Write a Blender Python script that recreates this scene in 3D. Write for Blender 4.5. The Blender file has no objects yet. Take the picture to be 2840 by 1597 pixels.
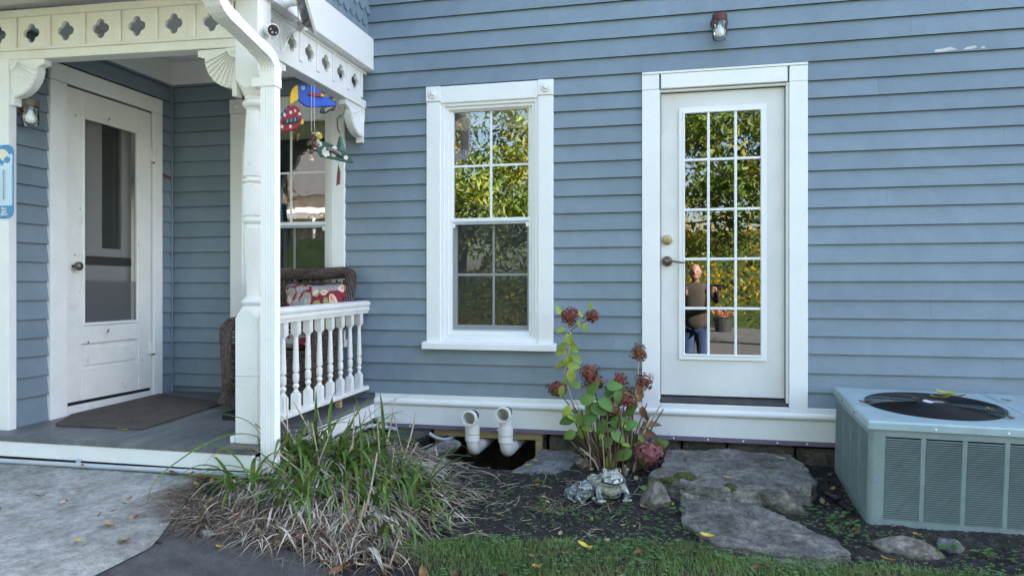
import bpy, bmesh, math, random
from mathutils import Vector, Matrix, Euler, noise
R = math.radians
PI = math.pi
random.seed(7)
S = bpy.context.scene
COL = S.collection

# ------------------------------------------------------------------ camera
YAW = math.atan(470 / 2030)
cd = bpy.data.cameras.new('camera')
cd.sensor_width = 36
cd.lens = 36 * 2030 / 2840
cd.clip_start = 0.02
cd.clip_end = 400
cd.shift_y = -0.0012
cam = bpy.data.objects.new('camera', cd)
cam.location = (0, -5.0, 1.15)
cam.rotation_euler = (R(90), 0, YAW)
COL.objects.link(cam)
S.camera = cam

# ------------------------------------------------------------------ light
SUN_EL, SUN_AZ = 34.0, 56.0          # the sun stands behind the house, a little to the right
w = bpy.data.worlds.new('World')
S.world = w
w.use_nodes = True
nt = w.node_tree
bg = nt.nodes['Background']
sky = nt.nodes.new('ShaderNodeTexSky')
sky.sky_type = 'NISHITA'
sky.sun_disc = False
sky.sun_elevation = R(SUN_EL)
sky.sun_rotation = R(SUN_AZ)          # measured from +Y towards +X
sky.air_density = 1.0
sky.dust_density = 2.6
sky.ozone_density = 0.8
nt.links.new(sky.outputs[0], bg.inputs[0])
bg.inputs[1].default_value = 0.068
sd = bpy.data.lights.new('sun', 'SUN')
sd.energy = 5.0
sd.angle = R(0.55)
sd.color = (1.0, 0.93, 0.82)
sun = bpy.data.objects.new('sun', sd)
az, el = R(SUN_AZ), R(SUN_EL)
sdir = Vector((math.sin(az) * math.cos(el), math.cos(az) * math.cos(el), math.sin(el)))
sun.rotation_euler = sdir.to_track_quat('Z', 'Y').to_euler()
sun.location = (4, 8, 12)
COL.objects.link(sun)
vs = S.view_settings
vs.view_transform = 'Standard'
vs.look = 'None'
vs.gamma = 1
vs.use_curve_mapping = False
vs.exposure = 3.72
S.cycles.use_denoising = True
S.cycles.max_bounces = 10
S.cycles.transparent_max_bounces = 24
S.cycles.sample_clamp_indirect = 8

# ------------------------------------------------------------------ helpers
def V(*a):
    return Vector(a)

def link(o, parent=None):
    COL.objects.link(o)
    if parent is not None:
        o.parent = parent
    return o

ORG = {}
def org(o):
    """world origin of the thing an object belongs to (things built in world coordinates)"""
    while o is not None:
        if o.name in ORG:
            return ORG[o.name]
        o = o.parent
    return V(0, 0, 0)

def thing(name, label, cat, loc=(0, 0, 0), group=None, local=False, rot=(0, 0, 0)):
    o = bpy.data.objects.new(name, None)
    o.empty_display_size = 0.1
    o.location = loc
    o.rotation_euler = rot
    link(o)
    ORG[o.name] = V(0, 0, 0) if local else V(*loc)
    tag(o, label, cat, group)
    return o

def tag(o, label=None, cat=None, group=None, kind=None):
    if label: o['label'] = label
    if cat: o['category'] = cat
    if group: o['group'] = group
    if kind: o['kind'] = kind
    return o

def sub(name, parent):
    o = bpy.data.objects.new(name, None)
    o.empty_display_size = 0.05
    return link(o, parent)

def mk(name, verts, faces, m, parent=None, smooth=False, bevel=0.0, seg=1, kind=None, remesh=None, local=False):
    off = V(0, 0, 0) if (parent is None or local) else org(parent)
    me = bpy.data.meshes.new(name)
    me.from_pydata([tuple(V(*v) - off) for v in verts], [], faces)
    if bevel:
        bm = bmesh.new(); bm.from_mesh(me)
        bmesh.ops.remove_doubles(bm, verts=bm.verts, dist=1e-5)
        bmesh.ops.recalc_face_normals(bm, faces=bm.faces)
        ed = [e for e in bm.edges if len(e.link_faces) == 2 and e.calc_face_angle(0) > 0.5]
        bmesh.ops.bevel(bm, geom=ed, offset=bevel, segments=seg, affect='EDGES', clamp_overlap=True)
        bm.to_mesh(me); bm.free()
    if smooth:
        for p in me.polygons: p.use_smooth = True
    if isinstance(m, (list, tuple)):
        for q in m: me.materials.append(q)
    else:
        me.materials.append(m)
    me.update()
    o = bpy.data.objects.new(name, me)
    link(o, parent)
    if kind: o['kind'] = kind
    return o

def fixn(o, angle=None):
    bm = bmesh.new(); bm.from_mesh(o.data)
    bmesh.ops.remove_doubles(bm, verts=bm.verts, dist=1e-5)
    bmesh.ops.recalc_face_normals(bm, faces=bm.faces)
    bm.to_mesh(o.data); bm.free()
    if angle is not None:
        o.data.shade_smooth() if hasattr(o.data, 'shade_smooth') else None
        o.data.set_sharp_from_angle(angle=angle)
    return o

class MB:
    """collects pieces of ONE mesh"""
    def __init__(s): s.v = []; s.f = []; s.mi = []
    def add(s, vs, fs, mi=0):
        n = len(s.v); s.v += [tuple(v) for v in vs]
        s.f += [tuple(i + n for i in f) for f in fs]; s.mi += [mi] * len(fs)
        return s
    def box(s, x0, x1, y0, y1, z0, z1, mi=0):
        return s.add([(x0,y0,z0),(x1,y0,z0),(x1,y1,z0),(x0,y1,z0),(x0,y0,z1),(x1,y0,z1),(x1,y1,z1),(x0,y1,z1)],
                     [(0,3,2,1),(4,5,6,7),(0,1,5,4),(1,2,6,5),(2,3,7,6),(3,0,4,7)], mi)
    def ring(s, x0, x1, z0, z1, wd, y0, y1, mi=0):
        """picture-frame ring in the XZ plane with mitred corners"""
        o = [(x0,z0),(x1,z0),(x1,z1),(x0,z1)]; i = [(x0+wd,z0+wd),(x1-wd,z0+wd),(x1-wd,z1-wd),(x0+wd,z1-wd)]
        vs = [(a,y0,b) for a,b in o] + [(a,y0,b) for a,b in i] + [(a,y1,b) for a,b in o] + [(a,y1,b) for a,b in i]
        fs = []
        for k in range(4):
            l = (k+1) % 4
            fs += [(k,l,4+l,4+k),(8+k,12+k,12+l,8+l),(k,8+k,8+l,l),(4+k,4+l,12+l,12+k)]
        return s.add(vs, fs, mi)
    def lathe(s, prof, c=(0,0,0), n=20, axis='Z', caps=True, mi=0, rot=None):
        n0 = len(s.v); vs = []
        for r, h in prof:
            for k in range(n):
                a = 2*PI*k/n; p = V(r*math.cos(a), r*math.sin(a), h)
                if axis == 'Y': p = V(p.x, -p.z, p.y)
                elif axis == 'X': p = V(p.z, p.x, p.y)
                if rot is not None: p = rot @ p
                vs.append(p + V(*c))
        fs = []
        for j in range(len(prof)-1):
            for k in range(n):
                l = (k+1) % n
                fs.append((j*n+k, j*n+l, (j+1)*n+l, (j+1)*n+k))
        if caps:
            fs.append(tuple(range(n-1,-1,-1))); fs.append(tuple(range((len(prof)-1)*n, len(prof)*n)))
        return s.add(vs, fs, mi)
    def tube(s, pts, rad, n=8, caps=True, mi=0, flat=1.0):
        pts = [V(*p) for p in pts]; vs = []; up = None
        for i, p in enumerate(pts):
            d = (pts[min(i+1,len(pts)-1)] - pts[max(i-1,0)])
            d = d.normalized() if d.length > 1e-9 else V(0,0,1)
            if up is None:
                up = V(0,0,1) if abs(d.z) < 0.9 else V(0,1,0)
            a = d.cross(up)
            if a.length < 1e-5: a = d.orthogonal()
            a.normalize(); b = a.cross(d).normalized(); up = b
            r = rad[i] if isinstance(rad,(list,tuple)) else rad
            for k in range(n):
                t = 2*PI*k/n
                vs.append(p + a*math.cos(t)*r + b*math.sin(t)*r*flat)
        fs = []
        for j in range(len(pts)-1):
            for k in range(n):
                l = (k+1) % n
                fs.append((j*n+k, j*n+l, (j+1)*n+l, (j+1)*n+k))
        if caps:
            fs.append(tuple(range(n-1,-1,-1))); fs.append(tuple(range((len(pts)-1)*n, len(pts)*n)))
        return s.add(vs, fs, mi)
    def ell(s, c, r, n=10, m=7, rot=None, mi=0):
        vs = [(0,0,-1)]
        for j in range(1, m):
            t = -PI/2 + PI*j/m
            for k in range(n):
                a = 2*PI*k/n; vs.append((math.cos(t)*math.cos(a), math.cos(t)*math.sin(a), math.sin(t)))
        vs.append((0,0,1)); out = []
        for v in vs:
            p = V(v[0]*r[0], v[1]*r[1], v[2]*r[2])
            if rot is not None: p = rot @ p
            out.append(p + V(*c))
        fs = [(0, 1+(k+1)%n, 1+k) for k in range(n)]
        for j in range(m-2):
            for k in range(n):
                l=(k+1)%n; fs.append((1+j*n+k, 1+j*n+l, 1+(j+1)*n+l, 1+(j+1)*n+k))
        e = len(vs)-1; b = 1+(m-2)*n
        fs += [(b+k, b+(k+1)%n, e) for k in range(n)]
        return s.add(out, fs, mi)
    def prism(s, pts, d, mi=0):
        """extrude a planar 3D polygon by vector d"""
        n=len(pts); d=V(*d); vs=[V(*p) for p in pts]+[V(*p)+d for p in pts]
        fs=[tuple(range(n-1,-1,-1)),tuple(range(n,2*n))]+[(k,(k+1)%n,n+(k+1)%n,n+k) for k in range(n)]
        return s.add(vs,fs,mi)
    def build(s, name, m, parent=None, **k):
        o = mk(name, s.v, s.f, m, parent, **k)
        if isinstance(m,(list,tuple)) and len(o.data.polygons)==len(s.mi):
            o.data.polygons.foreach_set('material_index', s.mi)
        return o

def box(name, x0, x1, y0, y1, z0, z1, m, parent=None, bevel=0.002, **k):
    return MB().box(x0,x1,y0,y1,z0,z1).build(name, m, parent, bevel=bevel, **k)

def smooth_pts(pts, n=6):
    """Catmull-Rom through the points"""
    p = [V(*q) for q in pts]; p = [p[0]*2-p[1]] + p + [p[-1]*2-p[-2]]; out = []
    for i in range(1, len(p)-2):
        for k in range(n):
            t = k/n
            out.append(0.5*((2*p[i])+(p[i+1]-p[i-1])*t+(2*p[i-1]-5*p[i]+4*p[i+1]-p[i+2])*t*t+(3*p[i]-p[i-1]-3*p[i+1]+p[i+2])*t**3))
    return out + [p[-2]]

def inst(src, parent, name=None, loc=None, rot=None, scale=None, label=None):
    o = src.copy()
    if name: o.name = name
    COL.objects.link(o); o.parent = parent
    if loc is not None: o.location = loc
    if rot is not None: o.rotation_euler = rot
    if scale is not None: o.scale = (scale,)*3 if isinstance(scale,(int,float)) else scale
    for k in ('label','category','group'):
        if k in o: del o[k]
    return o

# ------------------------------------------------------------------ materials
def mat(name, col, rough=0.6, var=0.12, scale=6.0, bump=0.0, bscale=80.0, metal=0.0, spec=0.5, col2=None, mixs=None, mixt=(0.55,0.62),
        rnd=0.0, stretch=None, detail=4.0, sub=0.0, bdist=0.004, hue=0.0, chips=None, backtrans=0.0, grain=None):
    m = bpy.data.materials.new(name); m.use_nodes = True
    N = m.node_tree; b = N.nodes['Principled BSDF']; L = N.links.new
    tc = N.nodes.new('ShaderNodeTexCoord'); co = tc.outputs['Object']
    if stretch:
        mp = N.nodes.new('ShaderNodeMapping'); mp.inputs['Scale'].default_value = stretch; L(co, mp.inputs[0]); co = mp.outputs[0]
    def nz(sc, det=detail, seed=0.0):
        n = N.nodes.new('ShaderNodeTexNoise'); n.noise_dimensions='4D'; n.inputs['Scale'].default_value = sc; n.inputs['Detail'].default_value = det
        n.inputs['W'].default_value = seed; n.inputs['Roughness'].default_value = 0.6; L(co, n.inputs['Vector']); return n.outputs['Fac']
    def ramp(f, a, c, pa=0.3, pc=0.7):
        r = N.nodes.new('ShaderNodeValToRGB'); e = r.color_ramp.elements
        e[0].position = pa; e[1].position = pc; e[0].color = (*a, 1); e[1].color = (*c, 1); L(f, r.inputs[0]); return r.outputs[0]
    c = ramp(nz(scale), [x*(1-var) for x in col], [min(1, x*(1+var)) for x in col])
    def mixc(f, a, bb):
        x = N.nodes.new('ShaderNodeMix'); x.data_type='RGBA'; L(f, x.inputs[0]); L(a, x.inputs[6])
        if isinstance(bb, (tuple, list)): x.inputs[7].default_value = (*bb, 1)
        else: L(bb, x.inputs[7])
        return x.outputs[2]
    if col2 is not None:
        c = mixc(ramp(nz(mixs or scale*2.3, seed=3.1), (0,0,0), (1,1,1), *mixt), c, tuple(col2))
    if grain is not None:
        for (gsc,gam) in grain:
            gr=ramp(nz(gsc,3.0,gsc*.37),(1-gam,)*3,(1,1,1),.36,.62); x=N.nodes.new('ShaderNodeMix'); x.data_type='RGBA'; x.blend_type='MULTIPLY'; x.inputs[0].default_value=1.0
            L(c,x.inputs[6]); L(gr,x.inputs[7]); c=x.outputs[2]
    if chips is not None:
        ccol, csc, ct = chips
        c = mixc(ramp(nz(csc, 6.0, 9.7), (0,0,0), (1,1,1), ct, ct+0.015), c, tuple(ccol))
    if rnd or hue:
        oi = N.nodes.new('ShaderNodeObjectInfo'); hs = N.nodes.new('ShaderNodeHueSaturation')
        mr = N.nodes.new('ShaderNodeMapRange'); mr.inputs[3].default_value = 1-rnd; mr.inputs[4].default_value = 1+rnd
        L(oi.outputs['Random'], mr.inputs[0]); L(mr.outputs[0], hs.inputs['Value'])
        if hue:
            m2 = N.nodes.new('ShaderNodeMapRange'); m2.inputs[3].default_value = 0.5-hue; m2.inputs[4].default_value = 0.5+hue
            mu = N.nodes.new('ShaderNodeMath'); mu.operation='MULTIPLY'; mu.inputs[1].default_value = 7.31; L(oi.outputs['Random'], mu.inputs[0])
            fr = N.nodes.new('ShaderNodeMath'); fr.operation='FRACT'; L(mu.outputs[0], fr.inputs[0]); L(fr.outputs[0], m2.inputs[0]); L(m2.outputs[0], hs.inputs['Hue'])
        L(c, hs.inputs['Color']); c = hs.outputs[0]
    L(c, b.inputs['Base Color'])
    b.inputs['Roughness'].default_value = rough; b.inputs['Metallic'].default_value = metal
    b.inputs['Specular IOR Level'].default_value = spec
    if bump:
        bp = N.nodes.new('ShaderNodeBump'); bp.inputs['Strength'].default_value = bump; bp.inputs['Distance'].default_value = bdist
        L(nz(bscale, 5.0, 5.5), bp.inputs['Height']); L(bp.outputs[0], b.inputs['Normal'])
    if backtrans:
        tr = N.nodes.new('ShaderNodeBsdfTranslucent'); mx = N.nodes.new('ShaderNodeMixShader'); mx.inputs[0].default_value = backtrans
        L(c, tr.inputs[0]); L(b.outputs[0], mx.inputs[1]); L(tr.outputs[0], mx.inputs[2])
        L(mx.outputs[0], N.nodes['Material Output'].inputs[0])
    return m

def glass_mat(name, ior=2.2, wav=0.0, tint=(0.9,0.93,0.92), rough=0.0, wscale=3.0):
    m = bpy.data.materials.new(name); m.use_nodes = True; N = m.node_tree; L = N.links.new
    for n in list(N.nodes): N.nodes.remove(n)
    out = N.nodes.new('ShaderNodeOutputMaterial'); tr = N.nodes.new('ShaderNodeBsdfTransparent'); gl = N.nodes.new('ShaderNodeBsdfGlossy')
    fr = N.nodes.new('ShaderNodeFresnel'); mx = N.nodes.new('ShaderNodeMixShader')
    tr.inputs[0].default_value = (*tint, 1); gl.inputs['Roughness'].default_value = rough; fr.inputs[0].default_value = ior
    gl.inputs[0].default_value = (1,1,1,1)
    if wav:
        tc = N.nodes.new('ShaderNodeTexCoord'); n = N.nodes.new('ShaderNodeTexNoise'); n.inputs['Scale'].default_value = wscale; n.inputs['Detail'].default_value = 1.0
        L(tc.outputs['Object'], n.inputs[0]); bp = N.nodes.new('ShaderNodeBump'); bp.inputs['Strength'].default_value = wav; bp.inputs['Distance'].default_value = 0.01
        L(n.outputs[0], bp.inputs['Height']); L(bp.outputs[0], gl.inputs['Normal'])
    L(fr.outputs[0], mx.inputs[0]); L(tr.outputs[0], mx.inputs[1]); L(gl.outputs[0], mx.inputs[2]); L(mx.outputs[0], out.inputs[0])
    return m

def screen_mat(name, col, alpha):
    m = bpy.data.materials.new(name); m.use_nodes = True; N = m.node_tree; L = N.links.new
    b = N.nodes['Principled BSDF']; b.inputs['Base Color'].default_value = (*col,1); b.inputs['Roughness'].default_value = .7
    tr = N.nodes.new('ShaderNodeBsdfTransparent'); mx = N.nodes.new('ShaderNodeMixShader'); mx.inputs[0].default_value = alpha
    L(tr.outputs[0], mx.inputs[1]); L(b.outputs[0], mx.inputs[2]); L(mx.outputs[0], N.nodes['Material Output'].inputs[0])
    return m

M = {}
def dm(k, *a, **kw): M[k] = mat(k, *a, **kw)
dm('siding', (0.205,0.266,0.322), .40, .07, 3.0, bump=.15, bscale=140, rnd=.06, chips=((.55,.55,.5), 22, .755), grain=((1.3,.08),(9,.07),(60,.06)))
dm('shingle', (0.18,0.24,0.295), .6, .1, 6, bump=.2, bscale=90, rnd=.07)
dm('white', (0.80,0.80,0.785), .48, .05, 4, bump=.12, bscale=90, col2=(.62,.61,.57), mixs=9, mixt=(.66,.86), grain=((5,.03),(60,.04)), chips=((.30,.27,.24), 30, .705))
dm('white_new', (0.84,0.84,0.835), .42, .03, 4, bump=.08, bscale=60, grain=((60,.03),))
dm('white_old', (0.77,0.76,0.73), .55, .06, 5, bump=.3, bscale=60, chips=((.14,.11,.10), 18, .675), col2=(.55,.53,.48), mixs=7, mixt=(.6,.85), grain=((60,.06),))
dm('cream', (0.78,0.76,0.69), .5, .05, 3, bump=.1, bscale=80, col2=(.64,.60,.48), mixs=5, mixt=(.5,.9), grain=((50,.06),))
dm('vinyl', (0.82,0.82,0.82), .35, .02, 3)
dm('door_paint', (0.75,0.74,0.725), .45, .05, 3, bump=.1, bscale=50, col2=(.62,.61,.58), mixs=60, mixt=(.60,.8), grain=((2.5,.10),))
dm('stormgrey', (0.36,0.40,0.44), .4, .05, 3)
dm('lap_shade', (0.06,0.05,0.045), .9, .4, 30)  # dark tone standing in for the shade under the board laps
dm('primer', (0.52,0.53,0.50), .7, .15, 30)
dm('dark', (0.02,0.02,0.025), .6, .2)
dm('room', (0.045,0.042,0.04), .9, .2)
dm('blind', (0.80,0.77,0.62), .7, .03, 3)
dm('sticker', (0.55,0.08,0.05), .6, .1)
dm('threshold', (0.05,0.045,0.045), .45, .3, 12, bump=.2)
dm('bronze', (0.16,0.13,0.10), .42, .3, 30, metal=.7)
dm('brass', (0.42,0.33,0.18), .35, .2, 30, metal=.9)
dm('rust', (0.16,0.055,0.03), .8, .4, 40, bump=.3)
dm('deck', (0.150,0.155,0.162), .5, .15, 3, stretch=(1,.25,1), bump=.15, bscale=60, col2=(.24,.245,.25), mixs=6, mixt=(.5,.75), grain=((40,.25),(9,.3)))
dm('mat', (0.115,0.095,0.08), .95, .3, 30, bump=.8, bscale=260, grain=((160,.45),(5,.3)))
dm('black', (0.012,0.012,0.014), .4, .2)
dm('pvc', (0.70,0.70,0.67), .35, .06, 8, col2=(.45,.43,.38), mixs=30, mixt=(.62,.85))
dm('conduit', (0.42,0.45,0.48), .45, .08, 6, chips=((.12,.12,.13), 25, .74))
dm('meshstrip', (0.16,0.13,0.19), .6, .5, 220)
dm('timber', (0.38,0.29,0.15), .7, .2, 5, stretch=(1,6,6), bump=.2)
dm('stone', (0.21,0.21,0.21), .9, .35, 5, bump=1, bscale=34, bdist=.015, col2=(.36,.36,.35), mixs=11, mixt=(.5,.7), grain=((60,.45),(18,.45)))
dm('stone_warm', (0.235,0.205,0.165), .9, .35, 7, bump=1, bscale=34, bdist=.015, col2=(.38,.35,.30), mixs=11, mixt=(.5,.66), grain=((60,.5),(18,.55)))
dm('slab', (0.235,0.222,0.195), .9, .35, 3, bump=1, bscale=22, bdist=.018, col2=(.38,.365,.315), mixs=4.5, mixt=(.45,.64), grain=((70,.45),(20,.5),(7,.45)))
dm('foundation', (0.17,0.15,0.12), .9, .35, 8, bump=1, bscale=30, bdist=.015, grain=((60,.4),(16,.5)))
dm('moss', (0.05,0.065,0.012), .95, .4, 60, bump=1, bscale=120)
dm('soil', (0.026,0.024,0.0235), .95, .5, 30, bump=1.0, bscale=70, bdist=.02, col2=(.115,.10,.085), mixs=20, mixt=(.50,.66), grain=((140,.6),(45,.5)))
dm('chip', (0.024,0.021,0.02), .9, .4, 8, rnd=.5)
dm('asphalt', (0.085,0.087,0.090), .88, .25, 14, bump=.9, bscale=260, bdist=.006, col2=(.14,.14,.14), mixs=7, mixt=(.55,.8), chips=((.30,.30,.30), 120, .685), grain=((200,.45),(9,.3)))
dm('concrete', (0.47,0.465,0.44), .9, .2, 3.5, bump=.8, bscale=150, bdist=.008, col2=(.30,.30,.285), mixs=7, mixt=(.45,.66), chips=((.18,.18,.18), 60, .70), grain=((110,.28),(26,.35),(3,.25)))
dm('lawn', (0.055,0.075,0.028), .95, .4, 20, grain=((30,.5),(2,.4)))
dm('grass', (0.15,0.235,0.065), .6, .5, 3, col2=(.20,.20,.07), mixs=5, mixt=(.5,.7), backtrans=.3)
dm('clover', (0.11,0.21,0.075), .6, .35, 9, backtrans=.25)
dm('weed', (0.085,0.17,0.045), .55, .3, 12, backtrans=.3)
dm('blade', (0.105,0.205,0.04), .42, .3, 6, col2=(.19,.27,.055), mixs=9, mixt=(.48,.62), rnd=.38, hue=.02, backtrans=.25, grain=((30,.25),))
dm('blade_yellow', (0.26,0.20,0.06), .5, .25, 6, rnd=.2, backtrans=.2)
dm('straw', (0.33,0.265,0.19), .75, .45, 9, col2=(.60,.56,.48), mixs=6, mixt=(.44,.62), backtrans=.15)
dm('straw_dark', (0.115,0.085,0.06), .85, .5, 9, col2=(.22,.17,.12), mixs=12, mixt=(.5,.7))
dm('stalk', (0.42,0.35,0.26), .6, .25, 20, rnd=.2)
dm('leaf_brown', (0.17,0.085,0.04), .7, .35, 14, rnd=.45, hue=.02, backtrans=.15)
dm('leaf_yellow', (0.52,0.36,0.06), .55, .2, 14, rnd=.25, hue=.018, backtrans=.2)
dm('leaf_tan', (0.40,0.30,0.17), .65, .25, 14, rnd=.3, backtrans=.15)
dm('leaf_pink', (0.50,0.26,0.28), .6, .2, 14)
dm('leaf_red', (0.36,0.11,0.07), .6, .2, 14)
dm('leaf_lime', (0.48,0.50,0.07), .55, .15, 14, backtrans=.2)
dm('hstem', (0.135,0.078,0.046), .75, .4, 30, rnd=.35)
dm('hstem_pale', (0.45,0.37,0.30), .6, .2, 30)
dm('hleaf', (0.10,0.20,0.035), .5, .25, 30, col2=(.20,.19,.05), mixs=40, mixt=(.55,.75), rnd=.25, hue=.015, backtrans=.25)
dm('hleaf_lime', (0.28,0.36,0.05), .5, .25, 30, col2=(.35,.20,.07), mixs=60, mixt=(.6,.8), rnd=.2, hue=.015, backtrans=.25)
dm('hflower', (0.32,0.06,0.06), .75, .5, 60, col2=(.25,.115,.05), mixs=30, mixt=(.42,.62), grain=((120,.5),))
dm('hflower_pink', (0.44,0.11,0.165), .75, .45, 60, col2=(.24,.19,.07), mixs=30, mixt=(.47,.68), grain=((120,.45),))
dm('hflower_brown', (0.28,0.075,0.04), .8, .5, 60, col2=(.2,.11,.04), mixs=30, mixt=(.42,.62), grain=((120,.5),))
dm('frog', (0.42,0.42,0.36), .75, .25, 20, bump=.6, bscale=150, col2=(.10,.14,.17), mixs=24, mixt=(.50,.56), chips=((.68,.66,.56), 36, .57), grain=((90,.4),))
dm('frog_dark', (0.15,0.18,0.18), .75, .3, 25, bump=.6, bscale=160, col2=(.34,.38,.40), mixs=40, mixt=(.52,.58), chips=((.62,.62,.56), 50, .575), grain=((90,.4),))
dm('wicker', (0.075,0.048,0.038), .6, .35, 40, col2=(.15,.115,.105), mixs=60, mixt=(.48,.62), bump=.5, bscale=120, grain=((70,.4),))
dm('ac_paint', (0.25,0.315,0.312), .45, .08, 4, bump=.06, bscale=80, grain=((12,.12),(70,.10)))
dm('ac_top', (0.36,0.47,0.49), .32, .08, 5, bump=.04, bscale=80, grain=((8,.15),))
dm('ac_dark', (0.010,0.013,0.015), .8, .3, 20)
dm('grille', (0.006,0.007,0.010), .6, .2, 20)
dm('blue', (0.012,0.085,0.50), .55, .1, 30)
dm('yellow', (0.78,0.52,0.03), .55, .1, 30)
dm('red', (0.28,0.02,0.035), .55, .15, 30)
dm('teal', (0.03,0.15,0.15), .55, .2, 30)
dm('teal_light', (0.10,0.32,0.45), .55, .2, 30)
dm('dgreen', (0.012,0.075,0.045), .5, .15, 30)
dm('cream_paint', (0.75,0.72,0.6), .6, .06, 40)
dm('patina', (0.12,0.22,0.19), .5, .3, 40, metal=.3)
dm('iron', (0.10,0.09,0.09), .55, .3, 30, metal=.5)
dm('shell', (0.62,0.50,0.36), .5, .3, 30, rnd=.35, hue=.03)
dm('shell_dark', (0.12,0.07,0.055), .5, .3, 30, rnd=.35)
dm('string', (0.75,0.74,0.70), .8, .05)
dm('panelcell', (0.012,0.016,0.03), .25, .1)
dm('thermo_blue', (0.02,0.22,0.50), .35, .25, 30)
dm('thermo_face', (0.50,0.66,0.80), .4, .05, 20)
dm('print_dark', (0.06,0.07,0.09), .5, .05)
dm('grey_tube', (0.35,0.32,0.36), .4, .05)
dm('camwhite', (0.80,0.80,0.78), .3, .03)
dm('lensglass', (0.01,0.01,0.02), .1, .1)
dm('led', (0.55,0.42,0.38), .4, .1)
dm('logo_red', (0.5,0.03,0.05), .4, .05)
dm('bulb', (0.85,0.85,0.82), .3, .02)
dm('socket', (0.25,0.32,0.45), .3, .1)
dm('bark', (0.10,0.085,0.07), .9, .3, 14, bump=.8, bscale=30, bdist=.02)
dm('tleaf', (0.12,0.20,0.025), .55, .35, 1.2, col2=(.30,.29,.03), mixs=.9, mixt=(.48,.66), backtrans=.4)
dm('tleaf2', (0.10,0.165,0.022), .55, .35, 1.4, col2=(.36,.31,.025), mixs=.8, mixt=(.47,.65), backtrans=.4)
dm('tleaf_red', (0.36,0.055,0.035), .55, .35, 2, col2=(.45,.20,.03), mixs=1.5, mixt=(.45,.6), backtrans=.35)
dm('tleaf_dark', (0.05,0.085,0.02), .6, .35, 2, backtrans=.3)
dm('tleaf_gold', (0.62,0.42,0.02), .6, .3, 2, backtrans=.35)
dm('jeans', (0.02,0.045,0.11), .85, .35, 12)
dm('shirt', (0.035,0.029,0.023), .9, .3, 8)
dm('skin', (0.26,0.14,0.10), .55, .3, 14)
dm('tan_siding', (0.20,0.175,0.14), .8, .15, 3)
dm('roof', (0.06,0.06,0.065), .9, .3, 10)
dm('bin', (0.03,0.03,0.035), .5, .2)
M['glass'] = glass_mat('glass', 2.3, .02)
M['glass_win'] = glass_mat('glass_win', 2.4, .045, wscale=5.0)
M['glass_jar'] = glass_mat('glass_jar', 1.6, .5, tint=(.93,.95,.96), wscale=40)
M['screen'] = screen_mat('screen', (.035,.038,.04), .42)
M['screen_door'] = screen_mat('screen_door', (.04,.04,.037), .52)
M['hardware_cloth'] = screen_mat('hardware_cloth', (.10,.105,.11), .68)

# ------------------------------------------------------------------ terrain
def sst(a, b, x):
    t = min(1, max(0, (x-a)/(b-a))); return t*t*(3-2*t)
def gbase(x, y):
    return 0.25*(1-sst(-2.45, -1.10, x)) + 0.07*max(y, -4.3)
def g(x, y):
    z = gbase(x, y)
    wl = sst(-1.80,-1.66,x)*(1-sst(-1.04,-0.94,x))*sst(-0.44,-0.33,y)      # pit in front of the basement opening
    lf = sst(-2.2,-2.1,x)*(1-sst(-1.75,-1.6,x))*sst(-0.5,-0.25,y)
    return z - 0.42*wl - 0.13*lf*(1-wl)
def gs(x, y):
    """soil with its small relief"""
    return g(x,y) + 0.016*noise.noise(V(x*5,y*5,1.3)) + 0.009*noise.noise(V(x*17,y*17,4.1)) + 0.004*noise.noise(V(x*55,y*55,2))
# ================================================================== GROUND
def grid_surface(name, m, x0, x1, y0, y1, nx, ny, zf, keep=None, kind='structure'):
    vs=[]; fs=[]; idx={}
    for j in range(ny+1):
        for i in range(nx+1):
            x=x0+(x1-x0)*i/nx; y=y0+(y1-y0)*j/ny; vs.append((x,y,zf(x,y)))
    for j in range(ny):
        for i in range(nx):
            a=j*(nx+1)+i
            fs.append((a,a+1,a+nx+2,a+nx+1))
    return mk(name, vs, fs, m, smooth=True, kind=kind)

far = MB()
xs=[-90,-40,-20,-12,-7,-5.2,-3.5,-2,-.5,1,2.6,5,9,16,30,90]; ys=[-120,-60,-36,-30,-24,-18,-13,-9,-7,-6,-5,-4,-3.0,-2.6]
vs=[(x,y,gbase(x,y)-0.03 - (0.012*(-9-y) if y<-9 else 0)*(1 if y>-40 else 31/(-9-y))) for y in ys for x in xs]
n=len(xs); fs=[(j*n+i,j*n+i+1,(j+1)*n+i+1,(j+1)*n+i) for j in range(len(ys)-1) for i in range(n-1)]
tag(mk('ground', vs, fs, M['lawn']), kind='structure')
side = MB().add([(2.6,-2.6,-.21),(30,-2.6,-.21),(30,40,-.1),(2.6,40,-.1)],[(0,1,2,3)]).add([(-30,-2.6,.03),(-5.2,-2.6,.03),(-5.2,40,.1),(-30,40,.1)],[(0,1,2,3)])
side.build('ground', M['lawn'], kind='structure')
soil = grid_surface('soil_bed', M['soil'], -2.55, 2.62, -2.62, 0.10, 260, 136, gs)

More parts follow.
